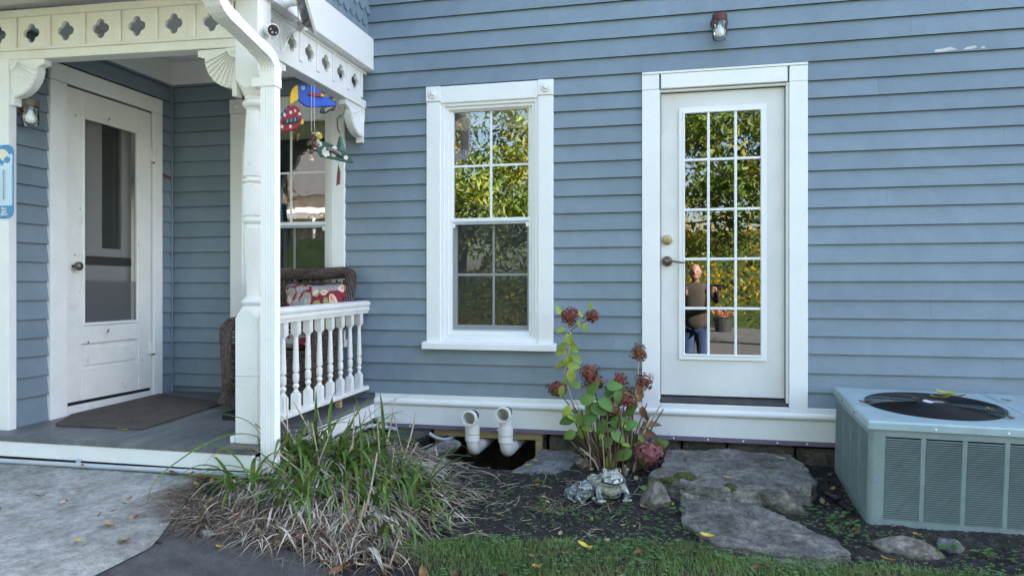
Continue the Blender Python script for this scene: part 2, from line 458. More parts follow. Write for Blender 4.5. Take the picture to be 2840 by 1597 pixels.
# concrete pad: ruled sheet between the porch and the bed
def sheet(name, m, left, right, n, off, jitter=0.0):
    """left/right: polylines of equal length in XY; surface follows the terrain"""
    vs=[]; k=n+1
    for (a,b) in zip(left,right):
        for i in range(k):
            t=i/n; x=a[0]+(b[0]-a[0])*t; y=a[1]+(b[1]-a[1])*t
            vs.append((x,y,gbase(x,y)+off+jitter*noise.noise(V(x*4,y*4,0))))
    fs=[(j*k+i,j*k+i+1,(j+1)*k+i+1,(j+1)*k+i) for j in range(len(left)-1) for i in range(n)]
    o=mk(name, vs, fs, m, smooth=True, kind='structure'); fixn(o)
    return o
CE=[(-2.44,-1.56),(-2.40,-1.70),(-2.33,-1.88),(-2.28,-2.03),(-2.22,-2.18),(-2.175,-2.29),(-2.148,-2.376),(-2.160,-2.50),(-2.173,-2.617),(-2.26,-3.4),(-2.35,-4.2)]
sheet('concrete_pad', M['concrete'], [(-6,y) for x,y in CE], CE, 40, 0.016, .004)
CE2=[(x+.002,y) for x,y in CE[6:]]
BE=[(-1.10,-2.06),(-1.12,-2.30),(-.9,-3.4),(-.8,-4.2)]
sheet('driveway', M['asphalt'], [(-2.36,-2.16),(-2.30,-2.47),(-2.30,-2.66),(-2.55,-3.41),(-2.75,-4.21)], [(-1.62,-2.02),(-1.40,-2.10),(-1.22,-2.30),(-.9,-3.41),(-.8,-4.21)], 24, 0.008, .004)
sheet('driveway', M['asphalt'], [(-3.0,-4.15),(-4.5,-6.0),(-7,-9),(-11,-14),(-13,-20),(-13,-29)], [(-.5,-4.15),(1.6,-4.4),(5,-6),(8,-9),(10,-14),(11,-24)], 12, 0.004)

# ================================================================== HOUSE
house = thing('house', 'blue-grey clapboard house with white window and door trim', 'house', (0,0,0))
ZC=[.378,.477,.600,.722,.836,.951,1.067]+[1.067+.1173*k for k in range(1,10)]+[2.240,2.352,2.465,2.586,2.704,2.832,2.955,3.080,3.204]+[3.204+.122*k for k in range(1,9)]

def clap_wall(parent, s0, s1, holes, mapf, joints, zc=ZC, ztop=None):
    """one object per board; mapf(s, d, z) -> world, d = distance outwards"""
    for k in range(len(zc)-1):
        z0, z1 = zc[k], zc[k+1]; mid=(z0+z1)/2
        segs=[(s0,s1)]
        for (a,b,h0,h1) in holes:
            if h0 < mid < h1:
                ns=[]
                for (p,q) in segs:
                    if b<=p or a>=q: ns.append((p,q)); continue
                    if a+.02>p: ns.append((p,a+.02))
                    if b-.02<q: ns.append((b-.02,q))
                segs=ns
        out=[]
        for (p,q) in segs:
            cuts=[j for j in joints.get(k,[]) if p+.15<j<q-.15]
            e=[p]+cuts+[q]
            for i in range(len(e)-1): out.append((e[i]+(.0004 if i else 0), e[i+1]-(.0004 if i<len(e)-2 else 0)))
        for (p,q) in out:
            if q-p<.03: continue
            w0=random.uniform(-.0012,.0012); w1=random.uniform(-.0012,.0012)
            n=max(1,int((q-p)/.8)); vs=[]
            th=.0225
            for i in range(n+1):
                s=p+(q-p)*i/n; wz=w0+(w1-w0)*i/n+random.uniform(-.0006,.0006)
                vs += [mapf(s,0,z0+wz), mapf(s,th,z0+wz), mapf(s,th,z0+wz+.002), mapf(s,.0035,z1+.014), mapf(s,0,z1+.014)]
            fs=[]
            for i in range(n):
                a=i*5; b=a+5
                for j in range(5):
                    l=(j+1)%5; fs.append((a+j,a+l,b+l,b+j))
            fs += [(0,4,3,2,1),tuple(n*5+j for j in range(5))]
            ob=fixn(mk('clapboard', vs, fs, [M['siding'],M['lap_shade']], parent))
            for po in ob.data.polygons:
                if po.normal.z<-.9: po.material_index=1  # underside coloured dark to strengthen the lap shadow line

WIN=(-1.779,-.860); PWIN=(-3.363,-2.416); DOR=(-.257,.784)
def mwall(s,d,z): return (s,-d,z)
clap_wall(house, -3.895, 6.5, [(WIN[0],WIN[1],.70,2.576),(PWIN[0],PWIN[1],.70,2.576),(DOR[0],DOR[1],.2,2.578)], mwall,
          {0:[-1.85,1.7],1:[-.98],2:[1.9],3:[-.45],5:[1.5],8:[2.1],11:[1.25],14:[1.9],17:[1.2],19:[-.252],20:[1.39],22:[-.9],24:[.6]})
def lwall(s,d,z): return (-3.9+d, s, z)
SD=(-1.083,-.150)
clap_wall(house, -1.425, -.001, [(SD[0],SD[1],.2,2.575)], lwall, {}, zc=[.300]+ZC[1:22])
def wwall(s,d,z): return (s,-1.4205-d,z)
clap_wall(house, -7.5, -3.987, [], wwall, {4:[-5.1],9:[-5.6],15:[-4.9]}, zc=ZC[:30])
box('corner_board', -3.897,-3.869,-.036,-.0235,.33,2.72, M['siding'], house)

def holed(mb, x0,x1,z0,z1,holes,y0,y1):
    xs=sorted({x0,x1,*[h[0] for h in holes],*[h[1] for h in holes]}); zs=sorted({z0,z1,*[h[2] for h in holes],*[h[3] for h in holes]})
    for i in range(len(xs)-1):
        for j in range(len(zs)-1):
            cx=(xs[i]+xs[i+1])/2; cz=(zs[j]+zs[j+1])/2
            if any(h[0]<cx<h[1] and h[2]<cz<h[3] for h in holes): continue
            mb.box(xs[i],xs[i+1],y0,y1,zs[j],zs[j+1])
    return mb
holed(MB(), -3.98,11.2,.16,5.6, [(-1.66,-.975,.79,2.45),(-3.245,-2.53,.79,2.45),(-.143,.665,.40,2.452)], .002,.13).build('wall', M['siding'], house)
# the rest of the body: side walls, back, roof (they throw the shade the front stands in)
MB().box(11.08,11.2,.13,7.5,-.2,5.6).box(-3.98,11.2,7.38,7.5,-.2,5.6).box(-3.98,-3.9,.13,7.38,-.2,5.6).build('wall', M['siding'], house)
rf=MB(); 
rf.prism([(-4.3,-.45,5.45),(-4.3,3.7,8.1),(-4.3,7.95,5.45),(-4.3,7.95,5.25),(-4.3,-.45,5.25)],(15.8,0,0)).build('roof', M['roof'], house)
# left wing beside the porch
lw=MB()
xs0=-4.02
for (a,b,h0,h1) in [(-1.2995,-1.05,.14,2.9),(-.18,.0,.14,2.9),(-1.05,-.18,2.47,2.9),(-1.05,-.18,.14,.36)]:
    lw.box(-4.02,-3.9005,a,b,h0,h1)
lw.build('wall', M['siding'], house)
MB().box(-9,-3.9015,-1.42,-1.30,0.0,5.6).box(-9,-3.9015,-1.30,7.5,2.9,5.6).box(-9,-8.9,-1.3,7.5,0,5.6).build('wall', M['siding'], house)
MB().prism([(-9.4,-1.9,5.45),(-9.4,3.0,8.3),(-9.4,7.95,5.45),(-9.4,7.95,5.25),(-9.4,-1.9,5.25)],(5.0,0,0)).build('roof', M['roof'], house)
# dark rooms behind the glass
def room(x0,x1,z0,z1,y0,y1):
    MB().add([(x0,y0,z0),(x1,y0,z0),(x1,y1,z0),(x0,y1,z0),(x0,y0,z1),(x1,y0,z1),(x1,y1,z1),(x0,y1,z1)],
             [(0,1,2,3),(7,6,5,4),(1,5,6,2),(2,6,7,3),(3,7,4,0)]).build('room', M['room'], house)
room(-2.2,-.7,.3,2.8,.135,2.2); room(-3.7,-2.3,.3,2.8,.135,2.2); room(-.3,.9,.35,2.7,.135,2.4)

# ---------------- water table, strip, foundation
wt=sub('water_table', house)
def wt_run(x0,x1):
    box('board', x0,x1,-.032,.0,.318,.3765, M['white'], wt, bevel=.003)
    MB().prism([(x0,-.030,.158),(x0,-.030,.310),(x0,.001,.310),(x0,.001,.158)],(x1-x0,0,0)).build('board', M['white'], wt, bevel=.002)
    mb=MB(); prof=[(.0,.342),(-.034,.343),(-.046,.338),(-.053,.328),(-.054,.316),(-.048,.305),(-.038,.298),(-.0305,.296),(0,.297)]
    mb.prism([(x0,a,b) for a,b in prof],(x1-x0,0,0)).build('moulding', M['white'], wt)
wt_run(-2.176,-.2585); wt_run(-.2565,1.025); wt_run(1.027,11.2)
mb=MB()
for k in range(60):
    x=-2.15+k*.1; mb.box(x,x+.0985,-.0385,-.031,.136,.165)
mb.build('mesh_strip', M['meshstrip'], wt)
mb=MB()
for x in (-.05,.17,.39,.60,.78,-1.25,-1.9): mb.lathe([(.0,-.0405),(.006,-.0405),(.006,-.036)],(x,0,.15),8,axis='X') if False else mb.lathe([(.006,.036),(.006,.0415),(.002,.043)],(x,0,.150),8,axis='Y')
mb.build('screw', M['camwhite'], wt)
# foundation stones (the sill strip between the board and the earth)
fnd=sub('foundation', house)
x=-.905; rr=random.Random(3)
while x<6.0:
    wd=rr.uniform(.24,.46); zt=.118 if not -.1<x<.7 else .125
    mk_o=MB().box(x+.008,x+wd-.008,rr.uniform(.005,.03),.4,-.3,zt-rr.uniform(0,.012)).build('stone', M['foundation'], fnd, bevel=.012, seg=2)
    x+=wd
for (x0,x1,y0,z0,z1) in [(-1.80,-1.735,.06,-.3,-.02)]:
    MB().box(x0,x1,y0,.4,z0,z1).build('stone', M['foundation'], fnd, bevel=.012, seg=2)
MB().box(-.92,6.2,.41,.45,-.3,.155).box(-3.9,-2.2,.14,.3,-.3,.33).box(-2.2,-1.74,.30,.4,-.3,.15).box(-1.75,-.93,.75,.8,-.6,.15).box(-1.75,-1.72,.1,.75,-.6,.15).box(-.96,-.93,.1,.75,-.6,.15).build('foundation_wall', M['foundation'], fnd)
tw=sub('basement_opening', house)
box('header', -1.735,-.94,.0,.10,.082,.128, M['timber'], tw, bevel=.003)
box('jamb', -1.728,-1.672,.012,.11,-.3,.082, M['timber'], tw, bevel=.003)
box('jamb', -.992,-.944,.008,.11,-.3,.082, M['timber'], tw, bevel=.003)

# ---------------- sash windows
def build_window(X0, X1, label):
    w=sub('window', house); w['label']=label
    c=.105; W=M['white_new']
    for (a,b) in ((X0,X0+c),(X1-c,X1)):
        box('casing', a,b,-.034,.0,.757,2.468, W, w, bevel=.003)
        box('corner_block', a-.002,b+.002,-.041,.0,2.470,2.577, W, w, bevel=.003)
        cx=(a+b)/2
        MB().lathe([(.034,.0405),(.034,.046),(.030,.051),(.024,.0515),(.021,.047),(.020,.047),(.019,.055),(.014,.062),(.006,.066)],(cx,0,2.523),24,axis='Y').build('rosette', W, w, smooth=True)
    box('head_casing', X0+c+.002,X1-c-.002,-.037,.0,2.455,2.574, W, w, bevel=.003)
    MB().prism([(X0-.022,-.078,.708),(X0-.022,-.078,.750),(X0-.022,-.070,.757),(X0-.022,.03,.766),(X0-.022,.03,.708)],(X1-X0+.044,0,0)).build('sill', W, w, bevel=.003)
    a,b=X0+c,X1-c; V_=M['vinyl']
    MB().ring(a-.004,b+.004,.760,2.462,.030,-.022,.10).build('frame', V_, w, bevel=.002)
    MB().ring(a+.024,b-.024,.788,2.436,.026,-.006,.09).build('frame', V_, w, bevel=.002)
    MB().ring(a+.048,b-.048,.812,2.428,.026,.014,.10).build('frame', V_, w, bevel=.002)
    gx0,gx1=a+.080,b-.080
    # upper sash
    MB().ring(gx0-.016,gx1+.016,1.618,2.416,.018,.026,.058).build('upper_sash', V_, w, bevel=.0015)
    cx=(gx0+gx1)/2; z0,z1=1.636,2.398; zm=2.012
    box('muntin', cx-.009,cx+.009,.0372,.049,z0,z1, V_, w, bevel=.002)
    box('muntin', gx0,cx-.0095,.0375,.048,zm-.008,zm+.008, V_, w, bevel=.002)
    box('muntin', cx+.0095,gx1,.0375,.048,zm-.008,zm+.008, V_, w, bevel=.002)
    for (p,q) in ((gx0,cx-.009),(cx+.009,gx1)):
        for (r,s) in ((z0,zm-.008),(zm+.008,z1)):
            MB().add([(p,.040,r),(q,.040,r),(q,.040,s),(p,.040,s)],[(0,1,2,3)]).build('pane', M['glass_win'], w)
    # lower sash, its screen in front
    MB().ring(gx0-.010,gx1+.010,.850,1.636,.026,.060,.09).build('lower_sash', V_, w, bevel=.0015)
    z0,z1=.876,1.608; zm=1.236
    box('muntin', cx+.002,cx+.018,.0702,.080,z0,z1, V_, w, bevel=.002)
    for (p,q) in ((gx0,cx+.0015),(cx+.0185,gx1)):
        box('muntin', p,q,.0705,.079,zm-.008,zm+.008, V_, w, bevel=.002)
        for (r,s) in ((z0,zm-.008),(zm+.008,z1)):
            MB().add([(p,.074,r),(q,.074,r),(q,.074,s),(p,.074,s)],[(0,1,2,3)]).build('pane', M['glass_win'], w)
    box('meeting_rail', gx0-.018,gx1+.018,.012,.030,1.612,1.638, V_, w, bevel=.003)
    MB().ring(gx0-.020,gx1+.020,.832,1.612,.020,.016,.026).build('screen_frame', M['stormgrey'], w, bevel=.0015)
    MB().add([(gx0,.021,.852),(gx1,.021,.852),(gx1,.021,1.592),(gx0,.021,1.592)],[(0,1,2,3)]).build('insect_screen', M['screen'], w)
    for q in (gx0-.006,gx1-.016): box('screen_latch', q,q+.022,.0105,.0158,1.570,1.600, V_, w, bevel=.001)
    # roller blind inside
    box('blind', gx0-.03,gx1+.03,.118,.1215,2.300,2.46, M['blind'], w, bevel=0)
    box('blind_rail', gx0-.03,gx1+.03,.108,.128,2.284,2.302, M['blind'], w, bevel=.002)
    for q in (.05,.24): box('warning_sticker', gx0+q,gx0+q+.055,.1055,.1072,2.2875,2.2975, M['sticker'], w, bevel=0)
build_window(*WIN, 'sash window with dark lower screen between porch and door')
build_window(*PWIN, 'sash window behind the wicker chair on the porch')

# ---------------- glazed door
gd=sub('glazed_door', house); gd['label']='white door with fifteen glass panes'
W=M['white_new']
x0,x1=DOR
box('casing', x0,x0+.114,-.036,.0,.326,2.462, W, gd, bevel=.003)
box('casing', x1-.112,x1,-.036,.0,.326,2.462, W, gd, bevel=.003)
box('corner_block', x0,x0+.112,-.036,.0,2.4635,2.5625, W, gd, bevel=.002)
box('corner_block', x1-.110,x1,-.036,.0,2.4635,2.5625, W, gd, bevel=.002)
box('head_casing', x0+.124,x1-.122,-.036,.0,2.466,2.5625, W, gd, bevel=.002)
box('head_cap', x0-.001,x1+.001,-.042,.0,2.5635,2.579, W, gd, bevel=.002)
MB().box(x0+.1145,-.138,-.020,.12,.40,2.462).box(.655,x1-.1125,-.020,.12,.40,2.462).box(-.138,.655,-.012,.12,2.447,2.462).build('jamb', M['white'], gd, bevel=.002)
MB().box(-.136,.653,.022,.12,.40,2.4475).build('stop', M['dark'], gd) if False else None
box('jamb_seal', -.1385,-.1345,.012,.1,.43,2.4475, M['dark'], gd, bevel=0)
box('jamb_seal', .6515,.6555,.012,.1,.43,2.4475, M['dark'], gd, bevel=0)
box('jamb_seal', -.134,.651,.012,.1,2.4425,2.4475, M['dark'], gd, bevel=0)
holed(MB(), -.134,.651,.428,2.442,[(.018,.506,.700,2.304)], .020,.064).build('slab', M['door_paint'], gd, bevel=.0)
mb=MB(); mb.ring(-.018,.542,.664,2.340,.040,.006,.0195); mb.build('glazing_bead', M['vinyl'], gd, bevel=.004)
MB().ring(.010,.514,.692,2.312,.010,.000,.022).build('glazing_bead', M['vinyl'], gd, bevel=.002)
xv=[.018,.1735,.346,.506]; zv=[.700,1.007,1.333,1.660,1.991,2.304]; hb=.0085
for q in xv[1:3]: box('muntin', q-hb,q+hb,.006,.044,.700,2.304, M['vinyl'], gd, bevel=.003)
for q in zv[1:5]:
    for i in range(3):
        a=xv[i]+(hb if i else 0)+.0004; b=xv[i+1]-(hb if i<2 else 0)-.0004
        box('muntin', a,b,.0065,.0435,q-hb,q+hb, M['vinyl'], gd, bevel=.003)
tilt=-0.044          # the glazing sits askew in its bead
for i in range(3):
    for j in range(5):
        a=xv[i]+(hb if i else 0); b=xv[i+1]-(hb if i<2 else 0); c_=zv[j]+(hb if j else 0); d=zv[j+1]-(hb if j<4 else 0)
        yy=lambda x: .0250+(x-.262)*tilt
        MB().add([(a,yy(a),c_),(b,yy(b),c_),(b,yy(b),d),(a,yy(a),d)],[(0,1,2,3)]).build('pane', M['glass'], gd)
MB().prism([(-.142,-.025,.378),(-.142,-.025,.388),(-.142,.030,.420),(-.142,.09,.426),(-.142,.09,.378)],(.812,0,0)).build('threshold', M['threshold'], gd)
box('apron', -.1425,.6715,-.026,.0,.327,.3775, W, gd, bevel=.002)
db=MB().lathe([(.033,-.0195),(.033,-.004),(.029,.002),(.022,.004),(.021,.010),(.014,.0115),(.004,.0115)],(-.093,0,1.463),24,axis='Y').build('deadbolt', M['brass'], gd, smooth=True); fixn(db,R(40))
MB().box(-.0945,-.0915,-.0135,-.0118,1.455,1.472).build('keyhole', M['dark'], gd)
lv=MB().lathe([(.034,-.0195),(.034,-.006),(.030,.0),(.020,.003),(.014,.010),(.013,.034),(.010,.038)],(-.093,0,1.321),24,axis='Y')
lv.tube(smooth_pts([(-.093,-.030,1.321),(-.07,-.036,1.322),(-.03,-.038,1.314),(.010,-.036,1.309),(.028,-.032,1.313)],6),[.010]*6+[.008]*12+[.006]*7,8,flat=.8)
lv.build('lever_handle', M['bronze'], gd, smooth=True)
MB().lathe([(.008,.0375),(.008,.0395),(.003,.040)],(-.093,0,1.321),12,axis='Y').build('keyhole', M['brass'], gd)

# ---------------- screen door on the porch's left wall (faces +X)
sdp=sub('screen_door', house); sdp['label']='old white screen door with chipped paint'
W=M['white']; WO=M['white_old']
X=-3.9
def yb(name,y0,y1,z0,z1,d0,d1,m,bevel=.003): return box(name, X+d0,X+d1,y0,y1,z0,z1,m,sdp,bevel=bevel)
yb('casing',-1.170,-1.040,.305,2.460,.0,.036,W); yb('casing',-.245,-.150,.335,2.460,.0,.036,W)
yb('corner_block',-1.170,-1.042,2.462,2.572,.0,.037,W); yb('corner_block',-.247,-.150,2.462,2.572,.0,.037,W)
yb('head_casing',-1.040,-.249,2.464,2.572,.0,.034,W)
yb('jamb_gap',-1.0395,-.2455,2.452,2.4615,.0,.012,M['dark'],0)
A0,A1=-1.031,-.255; G0,G1=-.905,-.385; Z0,Z1=.888,2.292
yb('stile',A0,G0,.395,2.452,-.02,.018,WO); yb('stile',G1,A1,.395,2.452,-.02,.018,WO)
yb('rail',G0+.0005,G1-.0005,2.292,2.452,-.02,.0178,WO); yb('rail',G0+.0005,G1-.0005,.395,.590,-.02,.0178,WO); yb('rail',G0+.0005,G1-.0005,.768,.888,-.02,.0178,WO)
yb('kick_panel',G0+.001,G1-.001,.5905,.7675,-.02,.004,WO); yb('raised_panel',G0+.03,G1-.03,.620,.738,.0045,.013,WO,.006)
for (p,q,r,s) in ((G0,G0+.022,Z0,Z1),(G1-.022,G1,Z0,Z1),(G0+.0225,G1-.0225,Z0,Z0+.022),(G0+.0225,G1-.0225,Z1-.022,Z1)): yb('screen_bead',p,q,r,s,.000,.026,WO,.004)
MB().add([(X+.008,G0+.02,Z0+.02),(X+.008,G1-.02,Z0+.02),(X+.008,G1-.02,Z1-.02),(X+.008,G0+.02,Z1-.02)],[(0,1,2,3)]).build('insect_screen', M['screen_door'], sdp)
MB().add([(X+.013,G0+.022,Z0+.022),(X+.013,G1-.022,Z0+.022),(X+.013,G1-.022,1.185),(X+.013,G0+.022,1.185)],[(0,1,2,3)]).build('guard_mesh', M['hardware_cloth'], sdp)
mb=MB()
for k in range(26):
    y=G0+.024+k*.0188; mb.tube([(X+.0135,y,1.183),(X+.0135,y+.0094,1.197),(X+.0135,y+.0188,1.183)],.0012,4)
mb.build('guard_mesh_edge', M['iron'], sdp)
# wooden inner door behind the screen
yb('inner_door',G0-.03,G1+.03,.40,1.30,-.105,-.07,M['white']); yb('inner_lock_rail',G0-.03,G1+.03,1.30,1.36,-.105,-.066,M['room'])
for (p,q) in ((-.935,-.845),(-.775,-.635),(-.445,-.355)): yb('inner_stile',p,q,1.361,2.40,-.105,-.068,M['white'])
yb('inner_stile',-.844,-.776,1.361,1.40,-.105,-.07,M['white']); yb('inner_stile',-.634,-.446,1.361,1.42,-.105,-.07,M['white'])
for (p,q,z) in ((-.844,-.776,1.401),(-.634,-.446,1.421)): MB().add([(X-.085,p,z),(X-.085,q,z),(X-.085,q,2.4),(X-.085,p,2.4)],[(0,1,2,3)]).build('inner_pane', M['glass'], sdp)
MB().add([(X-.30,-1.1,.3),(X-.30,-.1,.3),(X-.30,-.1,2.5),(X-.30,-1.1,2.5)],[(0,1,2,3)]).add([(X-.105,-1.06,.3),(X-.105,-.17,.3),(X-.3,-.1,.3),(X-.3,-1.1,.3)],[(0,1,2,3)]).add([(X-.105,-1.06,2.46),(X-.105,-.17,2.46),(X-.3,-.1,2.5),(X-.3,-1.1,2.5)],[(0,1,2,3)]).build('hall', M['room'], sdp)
yb('sill',-1.036,-.246,.300,.372,-.02,.030,WO); yb('sill_gap',-1.034,-.248,.3725,.3945,-.02,.004,M['black'],0)
yb('rose_plate',-1.004,-.968,1.215,1.325,.0185,.023,WO)
kn=MB().lathe([(.010,.023),(.009,.045),(.014,.050),(.026,.058),(.030,.070),(.027,.082),(.016,.090),(.004,.092)],(X,-.986,1.284),20,axis='X').build('knob', M['bronze'], sdp, smooth=True)
for z in (2.136,.700):
    mb=MB().box(X+.0185,X+.0375,-.275,-.225,z-.048,z+.048); mb.tube([(X+.043,-.250,z-.05),(X+.043,-.250,z+.05)],.007,8)
    mb.build('hinge', M['white_old'], sdp)
    MB().box(X+.0365,X+.0385,-.262,-.238,z-.062,z-.0485).build('hinge_rust', M['rust'], sdp)

# peeled paint on the right wall and a gouge in the porch wall
yf=lambda z: -(.0225-(z-2.586)*.16)
for pts in ([(1.52,2.594),(1.52,2.607),(1.56,2.611),(1.605,2.619),(1.63,2.610),(1.645,2.601),(1.60,2.597),(1.56,2.592)],[(1.675,2.596),(1.70,2.612),(1.745,2.619),(1.755,2.606),(1.72,2.598)],[(1.77,2.599),(1.78,2.609),(1.80,2.608),(1.795,2.598)]):
    fixn(MB().prism([(x,yf(z)+.0003,z) for x,z in pts],(0,-.0014,0)).build('peeled_patch', M['primer'], house))
MB().prism([(-3.8765,-.162,2.022),(-3.8765,-.036,2.006),(-3.8765,-.038,1.988),(-3.8765,-.08,1.992),(-3.8765,-.163,2.008)],(-.004,0,0)).build('gouge', M['rust'], house)
# ================================================================== PORCH
porch = thing('porch', 'white porch with turned post, pierced frieze and grey floor', 'porch', (0,0,0))
W=M['white']; CR=M['cream']
zd=lambda y: .335+.019*y          # the floor falls a little towards the front
DX1=-2.172
MB().add([(-3.899,0,zd(0)),(DX1,0,zd(0)),(DX1,-1.60,zd(-1.6)),(-3.899,-1.60,zd(-1.6)),(-5.2,-1.60,zd(-1.6)),(-5.2,-1.43,zd(-1.43)),(-3.899,-1.43,zd(-1.43)),
          (-3.899,0,zd(0)-.03),(DX1,0,zd(0)-.03),(DX1,-1.60,zd(-1.6)-.03),(-5.2,-1.60,zd(-1.6)-.03)],
         [(0,6,3,2,1),(6,5,4,3),(1,2,9,8),(2,3,4,10,9)]).build('deck', M['deck'], porch)
box('skirt', -5.2,DX1-.002,-1.596,-1.566,.188,.2735, W, porch, bevel=.003)
MB().prism([(DX1-.03,-1.566,.180),(DX1-.004,-1.566,.180),(DX1-.004,-.0315,.190),(DX1-.03,-.0315,.190)],(0,0,.0935)).build('skirt', W, porch)
MB().prism([(DX1-.03,-1.566,.273),(DX1-.004,-1.566,.273),(DX1-.004,-.0315,.305),(DX1-.03,-.0315,.305)],(0,0,-.02)).build('skirt_cap', W, porch)
MB().box(-5.2,-2.22,-1.545,-1.50,0,.19).box(-2.26,-2.215,-1.50,-.03,-.1,.19).build('footing', M['foundation'], porch)

# turned post
PX,PY=-2.283,-1.415; h=.0665
post=sub('post', porch); post['label']='turned white corner post of the porch'
def sq_block(mb, cx, cy, h, z0, z1, top=0, bot=0):
    """square block whose shoulders are rounded down to a circle"""
    n=24; lv=[]
    def loop(z, t):   # t=0 square .. 1 circle
        out=[]
        for k in range(n):
            a=2*PI*k/n; c,s=math.cos(a),math.sin(a); m_=max(abs(c),abs(s)); rs=h/m_; rc=h*.98
            r=rs+(rc-rs)*t; out.append((cx+c*r,cy+s*r,z))
        return out
    def shoulder(z,u):  # corners drop first: dome
        out=[]
        for k in range(n):
            a=2*PI*k/n+PI/n*0; c,s=math.cos(a),math.sin(a); m_=max(abs(c),abs(s)); rs=h/m_
            out.append((cx+c*rs,cy+s*rs,z-u*(rs-h)*1.9))
        return out
    rings=[]
    if bot: rings.append([(cx+(p[0]-cx)*.86,cy+(p[1]-cy)*.86,z0) for p in loop(z0,1)]); rings.append([(q[0],q[1],z0+.02+(math.hypot(q[0]-cx,q[1]-cy)-h)*1.7) for q in loop(z0,0)])
    else: rings.append(loop(z0,0))
    if top: rings.append([(q[0],q[1],z1-.02-(math.hypot(q[0]-cx,q[1]-cy)-h)*1.7) for q in loop(z1,0)]); rings.append([(cx+(p[0]-cx)*.86,cy+(p[1]-cy)*.86,z1) for p in loop(z1,1)])
    else: rings.append(loop(z1,0))
    vs=[p for r in rings for p in r]; fs=[]
    for j in range(len(rings)-1):
        for k in range(n): l=(k+1)%n; fs.append((j*n+k,j*n+l,(j+1)*n+l,(j+1)*n+k))
    fs += [tuple(range(n-1,-1,-1)), tuple(range((len(rings)-1)*n,len(rings)*n))]
    return mb.add(vs,fs)
n24=24
sq_block(MB(),PX,PY,h*1.0,zd(PY)-.002,.6675).build('base_block', M['white_old'], post)
sq_block(MB(),PX,PY,h,.6695,1.045,top=1).build('lower_block', W, post)
sq_block(MB(),PX,PY,h,2.205,2.745,bot=1).build('upper_block', W, post)
prof=[(.054,1.040),(.060,1.048),(.064,1.058),(.065,1.068),(.062,1.078),(.057,1.083),(.056,1.090),(.050,1.096),(.0485,1.105),(.050,1.14),(.054,1.25),(.058,1.37),(.0595,1.455),(.0598,1.470),
      (.055,1.474),(.0545,1.484),(.052,1.490),(.0575,1.496),(.061,1.504),(.061,1.514),(.058,1.522),(.0545,1.527),(.0545,1.533),(.060,1.538),(.0605,1.62),(.0605,1.703),
      (.056,1.707),(.0555,1.712),(.060,1.716),(.062,1.724),(.061,1.733),(.057,1.737),(.054,1.741),(.054,1.747),(.060,1.753),(.060,1.77),(.0585,1.86),(.0555,1.97),(.051,2.08),(.0485,2.108),
      (.051,2.114),(.052,2.122),(.058,2.128),(.062,2.138),(.0625,2.148),(.058,2.158),(.052,2.166),(.050,2.175),(.053,2.186),(.0605,2.194),(.0615,2.204),(.058,2.208)]
prof=[(.0548*(r/.0605)**1.9 if r<.0605 else .0548+(r-.0605)*2.2, z) for r,z in prof]
prof=[(r if 1.09<z<2.17 else max(r,.046),z) for r,z in prof]
sh=MB().lathe(prof,(PX,PY,0),40).build('shaft', M['white'], post, smooth=True); fixn(sh,R(38))
# pilaster on the left wall
box('pilaster', -3.985,-3.848,-1.483,-1.4265,zd(-1.45)-.002,2.49, W, porch, bevel=.003)
# small foot block beside the post
box('foot_block', -2.372,-2.352,-1.50,-1.36,zd(-1.43),.345, W, porch, bevel=.004)

# ---------- pierced frieze: one object per panel
def quat_r(a, b=.030, r=.0265):
    f=(a+PI/4)%(PI/2)-PI/4
    return b*math.cos(f)+math.sqrt(max(0,r*r-(b*math.sin(f))**2))
def panel_mesh(hw, hh, cz=0.0, th=.020, k=1.0):
    n=64; vs=[]
    for y in (0,th):
        for kk in range(n):
            a=2*PI*(kk+.5)/n; c,s=math.cos(a),math.sin(a)
            q=min(hw/abs(c) if abs(c)>1e-6 else 9, (hh-(cz if s>0 else -cz))/abs(s) if abs(s)>1e-6 else 9)
            vs.append((c*q,y,cz+s*q))
        for kk in range(n):
            a=2*PI*(kk+.5)/n; r=quat_r(a)*k; vs.append((r*math.cos(a),y,cz+r*math.sin(a)))
    fs=[]
    for kk in range(n):
        l=(kk+1)%n
        fs += [(kk,l,n+l,n+kk),(2*n+kk,3*n+kk,3*n+l,2*n+l),(n+kk,n+l,3*n+l,3*n+kk),(kk,2*n+kk,2*n+l,l)]
    # square off the corners
    return vs,fs
FY=-1.470
zf=lambda x: .022*(-2.35-x)                  # the old header has sagged towards the post
QX=[-3.698,-3.459,-3.221,-2.981,-2.743,-2.505]
vs,fs=panel_mesh(.1185,.098)
pm=mk('frieze_panel', vs, fs, CR, porch); pm.location=(QX[0],FY,2.599+zf(QX[0]))
for x in QX[1:]+[-3.936,-4.175]: inst(pm,porch,'frieze_panel',(x,FY,2.599+zf(x)))
for k in range(7):
    x=-3.698-.119+.2386*k if k<6 else -2.505+.119
    z=zf(x); box('stile', x-.0225,x+.0225,FY-.012,FY-.001,2.512+z,2.692+z, CR, porch, bevel=.004)
def shear_box(name,x0,x1,y0,y1,z0,z1,m,bevel=.003):
    return MB().add([(x,y,z+zf(x)) for (x,y,z) in [(x0,y0,z0),(x1,y0,z0),(x1,y1,z0),(x0,y1,z0),(x0,y0,z1),(x1,y0,z1),(x1,y1,z1),(x0,y1,z1)]],
        [(0,3,2,1),(4,5,6,7),(0,1,5,4),(1,2,6,5),(2,3,7,6),(3,0,4,7)]).build(name,m,porch,bevel=bevel)
shear_box('header_beam',-4.6,PX-h-.001,-1.478,-1.385,2.446,2.500,CR)
shear_box('beam_moulding',-4.6,PX-h-.001,-1.490,-1.445,2.4955,2.511,CR,.002)
